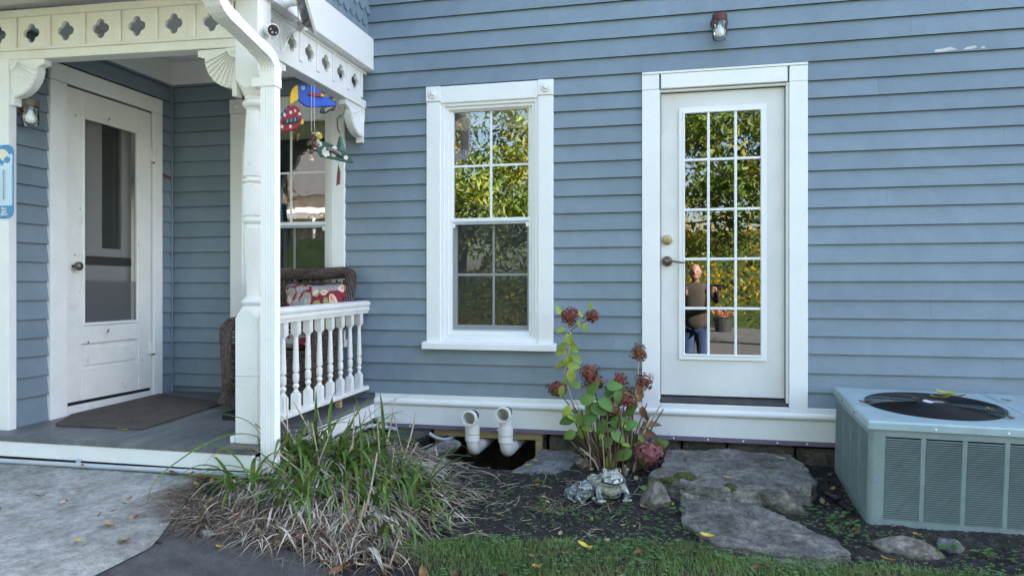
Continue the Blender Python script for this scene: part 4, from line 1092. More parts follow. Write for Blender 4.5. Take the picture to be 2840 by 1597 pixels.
# ================================================================== THERMOMETER
th=thing('thermometer','blue enamel thermometer sign on the left porch pilaster','thermometer',(-3.885,-1.484,1.765))
def tplate(name,hw,z0,z1,y,t,m,rad=None,cx=-3.872):
    rad=hw if rad is None else rad; pts=[]
    for (sx,sz,a0) in ((1,1,0),(-1,1,90),(-1,-1,180),(1,-1,270)):
        for k in range(9):
            a=R(a0+90*k/8); pts.append((cx+sx*(hw-rad)+rad*math.cos(a), y, ((z1-rad) if sz>0 else (z0+rad))+rad*math.sin(a)))
    return fixn(MB().prism(pts,(0,-t,0)).build(name,m,th))
tplate('plate',.066,1.549,1.981,-1.4845,.003,M['thermo_blue'],.045)
tplate('face',.060,1.625,1.925,-1.488,.0006,M['thermo_face'],.003)
tplate('sun_disc',.046,1.865,1.957,-1.4889,.0005,M['cream_paint'],.046,cx=-3.884)
fixn(MB().prism([(-3.93,-1.4895,1.905),(-3.905,-1.4895,1.87),(-3.885,-1.4895,1.860),(-3.872,-1.4895,1.873),(-3.868,-1.4895,1.885),(-3.886,-1.4895,1.89),(-3.9,-1.4895,1.905),(-3.92,-1.4895,1.93)],(0,-.0005,0)).build('rooster_print',M['thermo_blue'],th))
fixn(MB().prism([(-3.850+.022*math.cos(t),-1.4895,1.893+.019*math.sin(t)) for t in [2*PI*k/14 for k in range(14)]],(0,-.0005,0)).build('rooster_print',M['thermo_blue'],th))
MB().tube([(-3.872,-1.4915,1.660),(-3.872,-1.4915,1.835)],.0028,8).build('tube',M['grey_tube'],th)
mb=MB()
for k in range(15):
    z=1.668+k*.0115
    for sx in (-1,1):
        mb.box(-3.872+sx*.0115-.0035,-3.872+sx*.0115+.0035,-1.4890,-1.4886,z-.0007,z+.0007)
for k in range(46): mb.box(-3.8185+(k%2)*.003,-3.8155+(k%2)*.003,-1.4890,-1.4886,1.628+k*.0052,1.6306+k*.0052)
mb.build('scale_marks',M['print_dark'],th)
for (t,z) in (('Rise',1.601),('and',1.584),('Shine',1.567)):
    cu=bpy.data.curves.new('lettering','FONT'); cu.body=t; cu.size=.023; cu.align_x='CENTER'; cu.extrude=.0004; cu.offset=.0006
    cu.materials.append(M['cream_paint']); text_mesh(cu,th,V(-3.872,-1.4882,z)-ORG[th.name],(R(90),0,0))
for z in (1.557,1.973): MB().lathe([(.003,-.0001),(.003,.003)],(-3.872,-1.4878,z),8,axis='Y').build('nail',M['print_dark'],th)

# ================================================================== PORCH FURNITURE
dmz=lambda x,y: zd(y)
dmat=thing('doormat','brown coir doormat in front of the screen door','doormat',(-3.45,-.8,zd(-.8)))
pts=[(-3.66,-1.325),(-3.08,-1.305),(-3.13,-.42),(-3.855,-.20),(-3.855,-1.02),(-3.70,-1.30)]
mb=MB(); mb.add([(x,y,zd(y)+.001) for x,y in pts]+[(x,y,zd(y)+.012) for x,y in pts],[tuple(range(5,-1,-1)),tuple(range(6,12))]+[(k,(k+1)%6,6+(k+1)%6,6+k) for k in range(6)])
mb.build('mat',M['mat'],dmat,bevel=.003)
tr=thing('boot_tray','black boot tray on the porch floor behind the post','tray',(-2.68,-.80,zd(-.8)))
MB().box(-2.80,-2.42,-.95,-.62,zd(-.95)+.016,zd(-.95)+.020).build('base',M['black'],tr)
for (a,b,c,dd) in ((-2.80,-2.42,-.95,-.94),(-2.80,-2.42,-.63,-.62),(-2.80,-2.79,-.939,-.631),(-2.43,-2.42,-.939,-.631)): box('rim',a,b,c,dd,zd(-.95)+.001+(.003 if c>-.7 else .0),zd(-.95)+.045,M['black'],tr)

# wicker armchair facing the street
ch=thing('wicker_chair','brown wicker armchair on the porch behind the railing','chair',(-2.70,-.38,zd(-.38)))
WK=M['wicker']
fl=zd(-.4)
def strands(name,rows,parent,r=.006,tw=.004,n=40):
    mb=MB()
    for (a,b,ph) in rows:
        a=V(*a);b=V(*b); pts=[]
        for k in range(n+1):
            t=k/n; p=a+(b-a)*t; pts.append(p+V(0,math.sin(t*n*.8+ph)*tw,math.cos(t*n*.8+ph)*tw*.4))
        mb.tube(pts,r,5)
    return mb.build(name,WK,parent)
# back: woven rows between a wide rolled edge
bx0,bx1,bz0,bz1=-2.97,-2.375,.60,1.235
by=lambda z: -.215+.10*(z-.6)/.63
rows=[]
for k in range(34):
    z=.63+k*.0165; rows.append(((bx0+.04,by(z),z),(bx1-.02,by(z),z),PI*(k%2)))
strands('back_weave',rows,ch,.0075,.006,44)
mb=MB()
for k in range(11): 
    x=bx0+.06+k*.053; mb.tube([(x,by(.6)+.004,.62),(x,by(1.2)+.004,1.2)],.008,5)
mb.build('back_stake',WK,ch)
def rolled(name,path,r,parent,m=WK,turns=3.2,amp=.05):
    """rope-like rolled edge: a tube whose surface carries real wrapped strands"""
    path=smooth_pts(path,10); mb=MB()
    mb.tube(path,[r*.86]*len(path),10)
    ns=14
    for s_ in range(ns):
        pts=[]; L=0
        for i,p in enumerate(path):
            if i: L+=(path[i]-path[i-1]).length
            d=(path[min(i+1,len(path)-1)]-path[max(i-1,0)]).normalized(); a=d.cross(V(0,1,0.15)); 
            a=a.normalized() if a.length>1e-4 else d.orthogonal(); b=a.cross(d)
            t=2*PI*s_/ns+L*9+math.sin(L*40+s_)*.10
            pts.append(p+a*math.cos(t)*r*.9+b*math.sin(t)*r*.9)
        mb.tube(pts,r*.20,4,caps=False)
    return mb.build(name,m,parent)
rolled('back_rim',[(-3.00,-.27,.86),(-2.99,-.20,1.02),(-2.985,-.14,1.16),(-2.96,-.115,1.232),(-2.88,-.11,1.243),(-2.70,-.11,1.243),(-2.50,-.11,1.248),(-2.36,-.115,1.250),(-2.315,-.14,1.215),(-2.305,-.19,1.10),(-2.325,-.24,.98),(-2.335,-.28,.86)],.040,ch)
for sx,x in ((-1,-2.985),(1,-2.345)):
    rolled('arm',[(x,-.22,.90),(x+sx*.005,-.34,.905),(x+sx*.012,-.48,.905),(x+sx*.018,-.57,.89),(x+sx*.016,-.615,.84),(x+sx*.004,-.63,.74),(x-sx*.005,-.63,.62),(x-sx*.002,-.62,.50),(x+sx*.012,-.615,.42),(x+sx*.030,-.63,fl+.03)],.037,ch)
    rows=[((x,-.20,.50+k*.0185),(x+sx*.01,-.60,.50+k*.0185),PI*(k%2)) for k in range(21)]
    mb=MB()
    for (a,b,ph) in rows:
        a=V(*a);b=V(*b); mb.tube([a+(b-a)*(q/20)+V(math.sin(q*1.6+ph)*.006,0,0) for q in range(21)],.0085,5)
    mb.build('side_weave',WK,ch)
rows=[((-2.97,-.615,.47+k*.0195),(-2.37,-.615,.47+k*.0195),PI*(k%2)) for k in range(13)]
strands('front_skirt',rows,ch,.0085,.006,44)
box('seat', -2.96,-2.38,-.60,-.22,.70,.725, WK, ch)
for (x,y) in ((-2.985,-.60),(-2.345,-.60),(-2.965,-.22),(-2.36,-.22)):
    MB().tube([(x,y,fl+.001),(x,y+.01,.30+fl*.5),(x,y+.015,.62)],[.018,.022,.024],8).build('leg',M['bark'] if False else WK,ch)
for sx,x in ((1,-2.975),(-1,-2.355)): MB().tube(smooth_pts([(x+sx*.01,-.60,fl+.09),(x+sx*.06,-.58,fl+.16),(x+sx*.16,-.57,fl+.19)],6),.009,6).build('brace',WK,ch)

def floral(name):
    m=bpy.data.materials.new(name); m.use_nodes=True; N=m.node_tree; L=N.links.new; b=N.nodes['Principled BSDF']; b.inputs['Roughness'].default_value=.85
    tc=N.nodes.new('ShaderNodeTexCoord'); nz=N.nodes.new('ShaderNodeTexNoise'); nz.inputs['Scale'].default_value=9; nz.inputs['Detail'].default_value=2
    L(tc.outputs['Object'],nz.inputs[0]); mx=N.nodes.new('ShaderNodeMix'); mx.data_type='VECTOR'; mx.inputs[0].default_value=.10
    L(tc.outputs['Object'],mx.inputs[4]); L(nz.outputs['Color'],mx.inputs[5])
    base=None
    def layer(prev,col,sc,t0,t1,seed,wave=None):
        mp=N.nodes.new('ShaderNodeMapping'); mp.inputs['Location'].default_value=(seed,seed*1.7,seed*.3); mp.inputs['Scale'].default_value=(1,.05,1); L(mx.outputs[1],mp.inputs[0])
        v=N.nodes.new('ShaderNodeTexVoronoi'); v.inputs['Scale'].default_value=sc; L(mp.outputs[0],v.inputs['Vector'])
        r=N.nodes.new('ShaderNodeValToRGB'); r.color_ramp.elements[0].position=t0; r.color_ramp.elements[1].position=t1; r.color_ramp.elements[0].color=(1,1,1,1); r.color_ramp.elements[1].color=(0,0,0,1)
        L(v.outputs['Distance'],r.inputs[0]); f=r.outputs[0]
        if wave:
            wv=N.nodes.new('ShaderNodeTexWave'); wv.inputs['Scale'].default_value=wave; wv.inputs['Distortion'].default_value=5; wv.inputs['Detail'].default_value=1; L(mp.outputs[0],wv.inputs[0])
            mu=N.nodes.new('ShaderNodeMath'); mu.operation='MULTIPLY'; L(f,mu.inputs[0]); L(wv.outputs['Fac'],mu.inputs[1]); f=mu.outputs[0]
            gt=N.nodes.new('ShaderNodeMath'); gt.operation='GREATER_THAN'; gt.inputs[1].default_value=.42; L(f,gt.inputs[0]); f=gt.outputs[0]
        x=N.nodes.new('ShaderNodeMix'); x.data_type='RGBA'; L(f,x.inputs[0])
        if isinstance(prev,tuple): x.inputs[6].default_value=(*prev,1)
        else: L(prev,x.inputs[6])
        x.inputs[7].default_value=(*col,1); return x.outputs[2]
    c=layer((.22,.012,.03),(.40,.52,.50),11,.5,.62,2.3,44)
    c=layer(c,(.62,.60,.50),9,.30,.44,11.1,52)
    c=layer(c,(.30,.34,.12),11,.20,.26,5.7)
    c=layer(c,(.74,.58,.46),11,.24,.30,8.8)
    c=layer(c,(.62,.20,.10),11,.10,.20,8.8)
    L(c,b.inputs['Base Color']); return m
M['floral']=floral('floral')
def cushion(name,label,c,sx,sy,sz,rot,cat='cushion'):
    t=thing(name,label,cat,c,local=True,rot=rot); n=14; m_=8; vs=[];fs=[]
    # pillow: two bulged faces meeting at a seam
    for s_ in (1,-1):
        for j in range(n+1):
            for i in range(n+1):
                u=-1+2*i/n; v=-1+2*j/n; e=(1-abs(u)**3.2)*(1-abs(v)**3.2)
                pin=1-.05*(u*u*v*v); vs.append((u*sx*pin*(1-.03*(1-abs(v))), s_*sy*(max(0,e)**.55), v*sz*pin*(1-.06*math.cos(u*1.5))))
    k=(n+1)*(n+1)
    for q in (0,k):
        for j in range(n):
            for i in range(n):
                a=q+j*(n+1)+i; fs.append((a,a+1,a+n+2,a+n+1) if q else (a,a+n+1,a+n+2,a+1))
    o=mk('cover',vs,fs,M['floral'],t,smooth=True,local=True); fixn(o); 
    for p in o.data.polygons: p.use_smooth=True
    mb=MB(); pts=[(sx*.95*u,0,sz*.95*v) for (u,v) in ((-1,-1),(0,-.94),(1,-1),(.98,0),(1,1),(0,.94),(-1,1),(-.98,0),(-1,-1))]
    mb.tube(smooth_pts(pts,6),.004,6,caps=False); mb.build('piping',M['floral'],t,local=True)
    return t
cushion('pillow','red floral lumbar pillow leaning on the wicker chair back','',.1,.1,.1,(0,0,0)) if False else cushion('pillow','red floral lumbar pillow leaning on the wicker chair back',(-2.535,-.255,1.062),.225,.055,.105,(R(-12),0,R(2)),'pillow')
cushion('seat_cushion','red floral seat cushion lying in the wicker chair',(-2.67,-.42,.775),.28,.05,.21,(R(90),0,0))
# ================================================================== PIPES AND BOXES AT THE FOOT OF THE WALL
def vent(x,zt,label,kink=0.0):
    t=thing('vent_pipe',label,'pipe',(x,-.22,.0)); m=M['pvc']
    low=smooth_pts([(x,.5,.035),(x,.05,.035),(x,-.12,.035),(x,-.185,.05),(x,-.215,.09),(x,-.22,.14)],8)
    MB().tube(low,.0415,18).build('elbow',m,t,smooth=True)
    for (a,b,r) in ((.105,.150,.0495),(.1535,.205,.050)):
        o=MB().lathe([(r-.004,a),(r,a+.003),(r,b-.003),(r-.004,b)],(x,-.22,0),24).build('coupling',m,t,smooth=True); fixn(o,R(40))
    up=smooth_pts([(x,-.22,.19),(x,-.22,zt-.055),(x,-.232,zt-.022),(x-kink*.3,-.262,zt-.002),(x-kink,-.305,zt)],8)
    # open mouth: outer and inner wall
    mb=MB(); mb.tube(up,.043,20,caps=False); mb.tube(up,.0385,20,caps=False)
    o=mb.build('elbow',m,t,smooth=True)
    d=(up[-1]-up[-3]).normalized(); q=d.to_track_quat('Z','Y').to_matrix()
    o=MB().lathe([(.0435,-.038),(.0505,-.034),(.051,.004),(.0495,.007),(.0425,.007),(.041,.0),(.0405,-.03)],up[-1],26,caps=False,rot=q).build('hub',m,t,smooth=True); fixn(o,R(40))
    MB().lathe([(.038,-.10),(.001,-.101)],up[-1]+V(0,.02,-.0),16,caps=False,rot=q).build('bore',M['foundation'],t)
vent(-1.383,.272,'white plastic vent pipe elbow left of its twin under the window',.0)
vent(-1.150,.304,'white plastic vent pipe elbow nearer the hydrangea',.0)

cu=thing('conduit','grey conduit running along the foot of the porch','conduit',(-3.2,-1.61,.175))
MB().tube(smooth_pts([(-5.2,-1.612,.160),(-4.2,-1.612,.163),(-3.2,-1.612,.168),(-2.4,-1.612,.173),(-2.20,-1.610,.174),(-2.155,-1.58,.175),(-2.150,-1.50,.175),(-2.150,-.8,.172),(-2.148,-.33,.172),(-2.13,-.18,.168),(-2.06,-.14,.155),(-1.97,-.13,.140)],6),.0135,10).build('run',M['conduit'],cu,smooth=True)
MB().tube(smooth_pts([(-1.735,-.10,.118),(-1.69,-.09,.088),(-1.64,-.06,.070),(-1.60,.0,.072),(-1.585,.10,.085)],8),.0125,10).build('run',M['conduit'],cu,smooth=True)
for (x,y,z,ax) in ((-3.24,-1.612,.168,'X'),(-2.05,-.138,.153,'X'),(-4.3,-1.612,.163,'X')):
    MB().lathe([(.0150,-.013),(.0158,-.011),(.0158,.011),(.0150,.013)],(x,y,z),12,axis='X').build('coupling',M['conduit'],cu,smooth=True)
    MB().box(x-.009,x+.009,y-.004,y+.014,z+.014,z+.032).build('strap',M['conduit'],cu)

bt=thing('bait_box','black lidded box half hidden behind the grasses','box',(-1.86,-.20,0))
def fr(x0,x1,y0,y1,z0,X0,X1,Y0,Y1,z1,name,m,b=.006):
    return MB().add([(x0,y0,z0),(x1,y0,z0),(x1,y1,z0),(x0,y1,z0),(X0,Y0,z1),(X1,Y0,z1),(X1,Y1,z1),(X0,Y1,z1)],[(0,3,2,1),(4,5,6,7),(0,1,5,4),(1,2,6,5),(2,3,7,6),(3,0,4,7)]).build(name,m,bt,bevel=b)
fr(-1.975,-1.745,-.27,-.06,.03,-1.985,-1.735,-.28,-.05,.098,'body',M['black'])
lid=MB().prism([(-1.99,-.25,.099),(-1.94,-.30,.092),(-1.78,-.30,.092),(-1.728,-.22,.104),(-1.735,-.05,.122),(-1.985,-.05,.122)],(0,0,.014)).build('lid',M['black'],bt,bevel=.004)
MB().box(-1.97,-1.75,-.26,-.07,-.02,.029).build('foot',M['black'],bt)

# ================================================================== STONES
def rock(name,label,c,r,seed,m,rot=(0,0,0),cuts=5,group=None,parent=None,rough=.22,cat='stone'):
    bm=bmesh.new(); bmesh.ops.create_icosphere(bm,subdivisions=4,radius=1.0); rr=random.Random(seed)
    planes=[(V(rr.uniform(-1,1),rr.uniform(-1,1),rr.uniform(-.3,1)).normalized(), rr.uniform(.45,.78)) for _ in range(cuts)]
    E=Euler(rot).to_matrix()
    for v in bm.verts:
        p=v.co.copy()
        for (n,d) in planes:
            k=p.dot(n)-d
            if k>0: p-=n*k*.97
        q=p+V(seed*3.1,seed,seed*.7); p*=1+rough*.5*noise.noise(q*1.6)+rough*.22*noise.noise(q*4.5)+rough*.10*noise.noise(q*11)
        v.co=E@V(p.x*r[0],p.y*r[1],p.z*r[2])
    me=bpy.data.meshes.new(name); bm.to_mesh(me); bm.free(); me.materials.append(m)
    for p in me.polygons: p.use_smooth=True
    me.set_sharp_from_angle(angle=R(24))
    o=bpy.data.objects.new(name,me); o.location=c; link(o,parent)
    if label: tag(o,label,cat,group)
    return o
def flag(name,label,pts,zt,th,m,seed,cat='stone',edge=.018,tiltf=None):
    """flat bedded stone from an outline: terraced rough top, cracked, with layered broken sides"""
    n=len(pts); dense=[]
    for k in range(n):
        a=V(*pts[k]); b=V(*pts[(k+1)%n]); L=(b-a).length; s_=max(2,int(L/.014))
        for i in range(s_):
            p=a+(b-a)*(i/s_); q=V(p.x*9,p.y*9,seed)
            dense.append(V(p.x+.022*noise.noise(q)+.010*noise.noise(q*3.1)+.004*noise.noise(q*9),p.y+.022*noise.noise(q+V(5,5,9))+.008*noise.noise(q*3.3),0))
    c=sum(dense,V(0,0,0))/len(dense); N=len(dense); rings=[]; z=lambda x,y: (tiltf(x,y) if tiltf else zt)
    def zz(p,dz,top=True):
        if not top: return V(p.x,p.y,z(p.x,p.y)+dz)
        q=V(p.x*5,p.y*5,seed); t=noise.noise(q)+.35*noise.noise(q*3); ter=math.floor(t*4)/4*.014+t*.004
        cr=abs(noise.noise(V(p.x*3.2+.4*p.y,p.y*5.5,seed+4))); crk=-.007*max(0,1-cr/.022)
        return V(p.x,p.y,z(p.x,p.y)+dz+ter+crk+.0035*noise.noise(q*6)+.002*noise.noise(q*14))
    K=44
    for k in range(1,K+1): f=(k/K)**.85*.985; rings.append([zz(c+(p-c)*f,0) for p in dense])
    rings.append([zz(c+(p-c)*.996,-edge*.7) for p in dense]); base=-edge
    for lay in range(7):
        d0=-edge-(th-edge)*lay/7
        off=lambda p,l=lay: .012*noise.noise(V(p.x*7,p.y*7,seed+l*3.7))+.006*noise.noise(V(p.x*25,p.y*25,seed+l))
        for dd in (d0,d0-(th-edge)/7*.8):
            rings.append([zz(p+(p-c).normalized()*(off(p)-.004),dd+.003*noise.noise(V(p.x*12,p.y*12,lay)),False) for p in dense])
    vs=[zz(c,0)]+[p for r_ in rings for p in r_]; fs=[(0,1+k,1+(k+1)%N) for k in range(N)]
    for j in range(len(rings)-1):
        for k in range(N): l=(k+1)%N; fs.append((1+j*N+k,1+(j+1)*N+k,1+(j+1)*N+l,1+j*N+l))
    fs.append(tuple(1+(len(rings)-1)*N+k for k in range(N)))
    loc=V(c.x,c.y,z(c.x,c.y)-th)
    o=mk(name,[v-loc for v in vs],fs,m,smooth=True); o.location=loc; fixn(o)
    for p in o.data.polygons: p.use_smooth=True
    o.data.set_sharp_from_angle(angle=R(26))
    if label: tag(o,label,cat)
    return o
flag('step_slab','large thick stone step slab below the glazed door',[(-.175,-.66,0),(-.11,-.40,0),(-.10,-.08,0),(.30,-.045,0),(.675,-.045,0),(.735,-.28,0),(.74,-.60,0),(.70,-.70,0),(.52,-.765,0),(.21,-.80,0),(.02,-.785,0)],.07,.17,M['slab'],4,edge=.010,tiltf=lambda x,y:.092+.058*y+.0*x)
flag('flagstone','broad flat stone lying in front of the step slab',[(-.01,-1.10,0),(.0,-.86,0),(.05,-.72,0),(.10,-.66,0),(.20,-.655,0),(.33,-.705,0),(.54,-1.0,0),(.72,-1.26,0),(.755,-1.42,0),(.60,-1.47,0),(.34,-1.45,0),(.18,-1.41,0),(.06,-1.31,0)],-.03,.06,M['slab'],11,edge=.010,tiltf=lambda x,y:-.042+.045*(y+1.0))
flag('thin_stone','thin grey stone slipped under the edge of the flat stone',[(.36,-1.42,0),(.50,-1.40,0),(.66,-1.42,0),(.60,-1.545,0),(.48,-1.525,0)],-.085,.03,M['stone'],23,edge=.010)
flag('flagstone','flat grey stone beside the basement opening',[(-1.06,-.46,0),(-.98,-.24,0),(-.94,-.02,0),(-.72,-.02,0),(-.64,-.10,0),(-.70,-.33,0),(-.80,-.46,0)],.0,.09,M['stone'],31,edge=.014,tiltf=lambda x,y:.02+.12*(y+.1))
rock('stone','pointed grey stone leaning beside the frogs',(-.125,-.835,-.035),(.105,.10,.10),3,M['stone_warm'],(.2,.3,.5))
rock('stone','small mossy stone wedged at the corner of the step slab',(.035,-.725,-.02),(.085,.085,.085),8,M['stone_warm'],(.1,.2,.9))
rock('stone','rounded brown stone resting against the step slab',(.565,-.80,-.035),(.145,.085,.075),5,M['stone_warm'],(.05,.25,-.35),cuts=3)
rock('stone','low grey-brown stone in the lawn before the air conditioner',(1.035,-1.245,-.085),(.165,.085,.062),14,M['stone_warm'],(.0,.16,-.1),cuts=3)
rock('stone','small blue-grey stone below the air conditioner louvers',(1.235,-1.17,-.08),(.055,.06,.065),17,M['stone'],(.2,.4,.2),cuts=4)
rock('stone','long grey stone propped beside the black box',(-1.60,-.27,.038),(.155,.07,.055),21,M['stone'],(.15,-.38,.12),cuts=4,rough=.15)
rock('stone','dark stone half buried under the long grey stone',(-1.63,-.36,-.04),(.12,.09,.07),22,M['stone'],(.1,-.1,.4),cuts=4)
rock('stone','flat broken stone at the foot of the hydrangea',(-.60,-.25,.0),(.10,.06,.04),25,M['stone_warm'],(.1,.35,-.4),cuts=5)
rock('stone','small pale stone in the straw left of the daylilies',(-2.04,-2.16,gbase(-2.04,-2.16)+.02),(.030,.026,.022),27,M['stone'],(.2,.1,.4),cuts=3)
rock('stone','black lump of coal-like stone on the concrete edge',(-2.28,-1.80,gbase(-2.28,-1.80)+.03),(.03,.026,.022),29,M['ac_dark'],(.2,.1,.4),cuts=3)
# moss cushions on the step slab
def moss(c,r,seed,label):
    bm=bmesh.new(); bmesh.ops.create_icosphere(bm,subdivisions=4,radius=1)
    for v in bm.verts:
        p=v.co; k=1+.25*noise.noise(p*2.5+V(seed,0,0))+.16*noise.noise(p*9+V(seed,0,0)); v.co=V(p.x*r[0]*k,p.y*r[1]*k,p.z*r[2]*k)
    me=bpy.data.meshes.new('moss'); bm.to_mesh(me); bm.free(); me.materials.append(M['moss'])
    for p in me.polygons: p.use_smooth=True
    o=bpy.data.objects.new('moss',me); o.location=c; link(o); tag(o,label,'moss',kind='stuff')
moss((.02,-.66,.055),(.062,.05,.024),1,'dark green moss cushion on the corner of the step slab')
moss((-.06,-.70,.04),(.065,.035,.018),2,'thin moss patch spreading over the step slab edge')
moss((.265,-.765,.032),(.036,.026,.026),3,'small moss tuft at the front edge of the step slab')

# ================================================================== AIR CONDITIONER
acu=thing('air_conditioner','grey-green outdoor air conditioner with louvered sides and round fan','air conditioner',(.9235,-.9425,-.0753),local=True,rot=(.057,.0147,-.0069))
AW,AD,AH=1.06,.876,.550; AP=M['ac_paint']; K=dict(local=True)
def rrect(x0,x1,y0,y1,r,n=6):
    out=[]
    for (cx,cy,a0) in ((x1-r,y1-r,0),(x0+r,y1-r,90),(x0+r,y0+r,180),(x1-r,y0+r,270)):
        for k in range(n+1): a=R(a0+90*k/n); out.append((cx+r*math.cos(a),cy+r*math.sin(a)))
    return out
def vprism(name,pts,z0,z1,m,par=acu,bevel=0):
    n=len(pts); return fixn(mk(name,[(x,y,z0) for x,y in pts]+[(x,y,z1) for x,y in pts],[tuple(range(n-1,-1,-1)),tuple(range(n,2*n))]+[(k,(k+1)%n,n+(k+1)%n,n+k) for k in range(n)],m,par,bevel=bevel,local=True))
vprism('base_pan',rrect(.004,AW-.004,.004,AD-.004,.03),-.03,.028,AP)
vprism('core',rrect(.030,AW-.030,.030,AD-.030,.03),.02,.49,M['ac_dark'])
# corner posts
for (x,y) in ((0,0),(AW,0),(0,AD),(AW,AD)):
    sx=1 if x==0 else -1; sy=1 if y==0 else -1; w1,w2=.075,.030; r=.028; pts=[]
    arc=[(r-r*math.cos(a),r-r*math.sin(a)) for a in [PI/2*k/6 for k in range(7)]]
    # outer profile: from left side wall to front wall
    o_=[(0,w2)]+[(r-r*math.cos(a),r-r*math.sin(a)) for a in [PI/2*k/6 for k in range(7)]]+[(w1,0),(w1,.012),(.012+r*.3,.012+r*.3),(.012,w2)]
    vprism('corner_post',[(x+sx*a,y+sy*b) for a,b in o_],.0,.508,AP)
# top and bottom bands, mullions, louvres
def face_panels(front=True):
    L=AW if front else AD; a0=.075 if front else .030; a1=L-a0
    def bx(name,s0,s1,z0,z1,d0,d1,m=AP):
        if front: return box(name,s0,s1,d0,d1,z0,z1,m,acu,bevel=.0015,local=True)
        return box(name,d0,d1,s0,s1,z0,z1,m,acu,bevel=.0015,local=True)
    bx('band',a0+.0005,a1-.0005,.0,.046,.0005,.014); bx('band',a0+.0005,a1-.0005,.470,.508,.0005,.014)
    nb=5 if front else 4; gap=.022 if front else .016; wd=((a1-a0)-gap*(nb-1))/nb
    for k in range(nb):
        s0=a0+k*(wd+gap)
        if k: bx('mullion',s0-gap,s0,.0465,.4695,.0005,.0135)
        mb=MB(); nl=38
        for i in range(nl):
            z=.050+i*.0110
            prof=[(.0122,z+.0020),(.001,z-.0014),(-.0024,z-.0008),(-.0024,z+.0014),(.0112,z+.0042)]
            if front: mb.prism([(s0+.0005,d,zz) for d,zz in prof],(wd-.001,0,0))
            else: mb.prism([(d,s0+.0005,zz) for d,zz in prof],(0,wd-.001,0))
        o=mb.build('louver_bank',AP,acu,local=True); fixn(o)
face_panels(True); face_panels(False)
box('side_panel',AW-.02,AW-.002,.032,AD-.032,.0,.508,AP,acu,local=True); box('back_panel',.077,AW-.077,AD-.014,AD-.001,.0,.508,AP,acu,local=True)
# lid with a round opening
FC=(.425,.455); FR=.335
outer=rrect(-.010,.812,-.010,AD+.010,.035,8); N=64
def ray_rect(a,x0,x1,y0,y1):
    c,s=math.cos(a),math.sin(a); t=9
    if c>1e-6: t=min(t,(x1-FC[0])/c)
    if c<-1e-6: t=min(t,(x0-FC[0])/c)
    if s>1e-6: t=min(t,(y1-FC[1])/s)
    if s<-1e-6: t=min(t,(y0-FC[1])/s)
    return FC[0]+c*t,FC[1]+s*t
angs=sorted([2*PI*k/N for k in range(N)]+[math.atan2(y-FC[1],x-FC[0])%(2*PI) for x,y in ((-.01,-.01),(.812,-.01),(.812,AD+.01),(-.01,AD+.01))])
N2=len(angs); vs=[]
for a in angs: x,y=ray_rect(a,-.010,.812,-.010,AD+.010); vs.append((x,y,.508))
for a in angs: x,y=ray_rect(a,-.010,.812,-.010,AD+.010); vs.append((x,y,.541))
for a in angs: x,y=ray_rect(a,-.003,.812,-.003,AD+.003); vs.append((x,y,.550))
for a in angs: vs.append((FC[0]+(FR+.022)*math.cos(a),FC[1]+(FR+.022)*math.sin(a),.550))
for a in angs: vs.append((FC[0]+(FR+.006)*math.cos(a),FC[1]+(FR+.006)*math.sin(a),.546))
for a in angs: vs.append((FC[0]+(FR)*math.cos(a),FC[1]+FR*math.sin(a),.50))
fs=[]
for j in range(5):
    for k in range(N2): l=(k+1)%N2; fs.append((j*N2+k,j*N2+l,(j+1)*N2+l,(j+1)*N2+k))
fixn(mk('lid',vs,fs,M['ac_top'],acu,local=True))
box('lid_service_panel',.8135,AW+.010,-.010,AD+.010,.508,.550,M['ac_top'],acu,bevel=.006,seg=2,local=True)
fixn(MB().lathe([(FR-.002,.49),(FR-.002,.38),(.001,.375)],(FC[0],FC[1],0),40,caps=False).build('fan_shroud',M['ac_dark'],acu,local=True))
fb=MB()
for k in range(4):
    a=k*PI/2+.5
    p=[(FC[0]+r_*math.cos(a+da),FC[1]+r_*math.sin(a+da),z) for (r_,da,z) in ((.07,-.3,.43),(.31,-.38,.42),(.31,.30,.46),(.07,.4,.47))]
    fb.prism(p,(0,0,.003))
fb.lathe([(.075,.40),(.075,.48),(.04,.49)],(FC[0],FC[1],0),20); fixn(fb.build('fan_blades',M['ac_dark'],acu,local=True))
for k in range(20):
    r_=.088+k*(FR-.088+.008)/19; pts=[]
    for q in range(57):
        a=2*PI*q/56; pts.append((FC[0]+r_*math.cos(a),FC[1]+r_*math.sin(a),.5535+.012*(1-(r_/FR)**2)))
    MB().tube(pts,.0022,5,caps=False).build('grille_ring',M['grille'],acu,smooth=True,local=True)
for k in range(8):
    a=k*PI/4+.35; pts=[(FC[0]+r_*math.cos(a),FC[1]+r_*math.sin(a),.5495+.012*(1-(r_/FR)**2)) for r_ in (.07,.14,.21,.28,.345)]
    MB().tube(pts,.0030,6).build('grille_spoke',M['grille'],acu,smooth=True,local=True)
fixn(MB().lathe([(.092,.5615),(.092,.567),(.086,.5695),(.001,.570)],(FC[0],FC[1],0),36).build('hub_plate',M['grille'],acu,local=True))
fixn(MB().lathe([(.056,.5702),(.056,.5712),(.001,.5714)],(FC[0],FC[1],0),30).build('badge',M['panelcell'],acu,local=True))
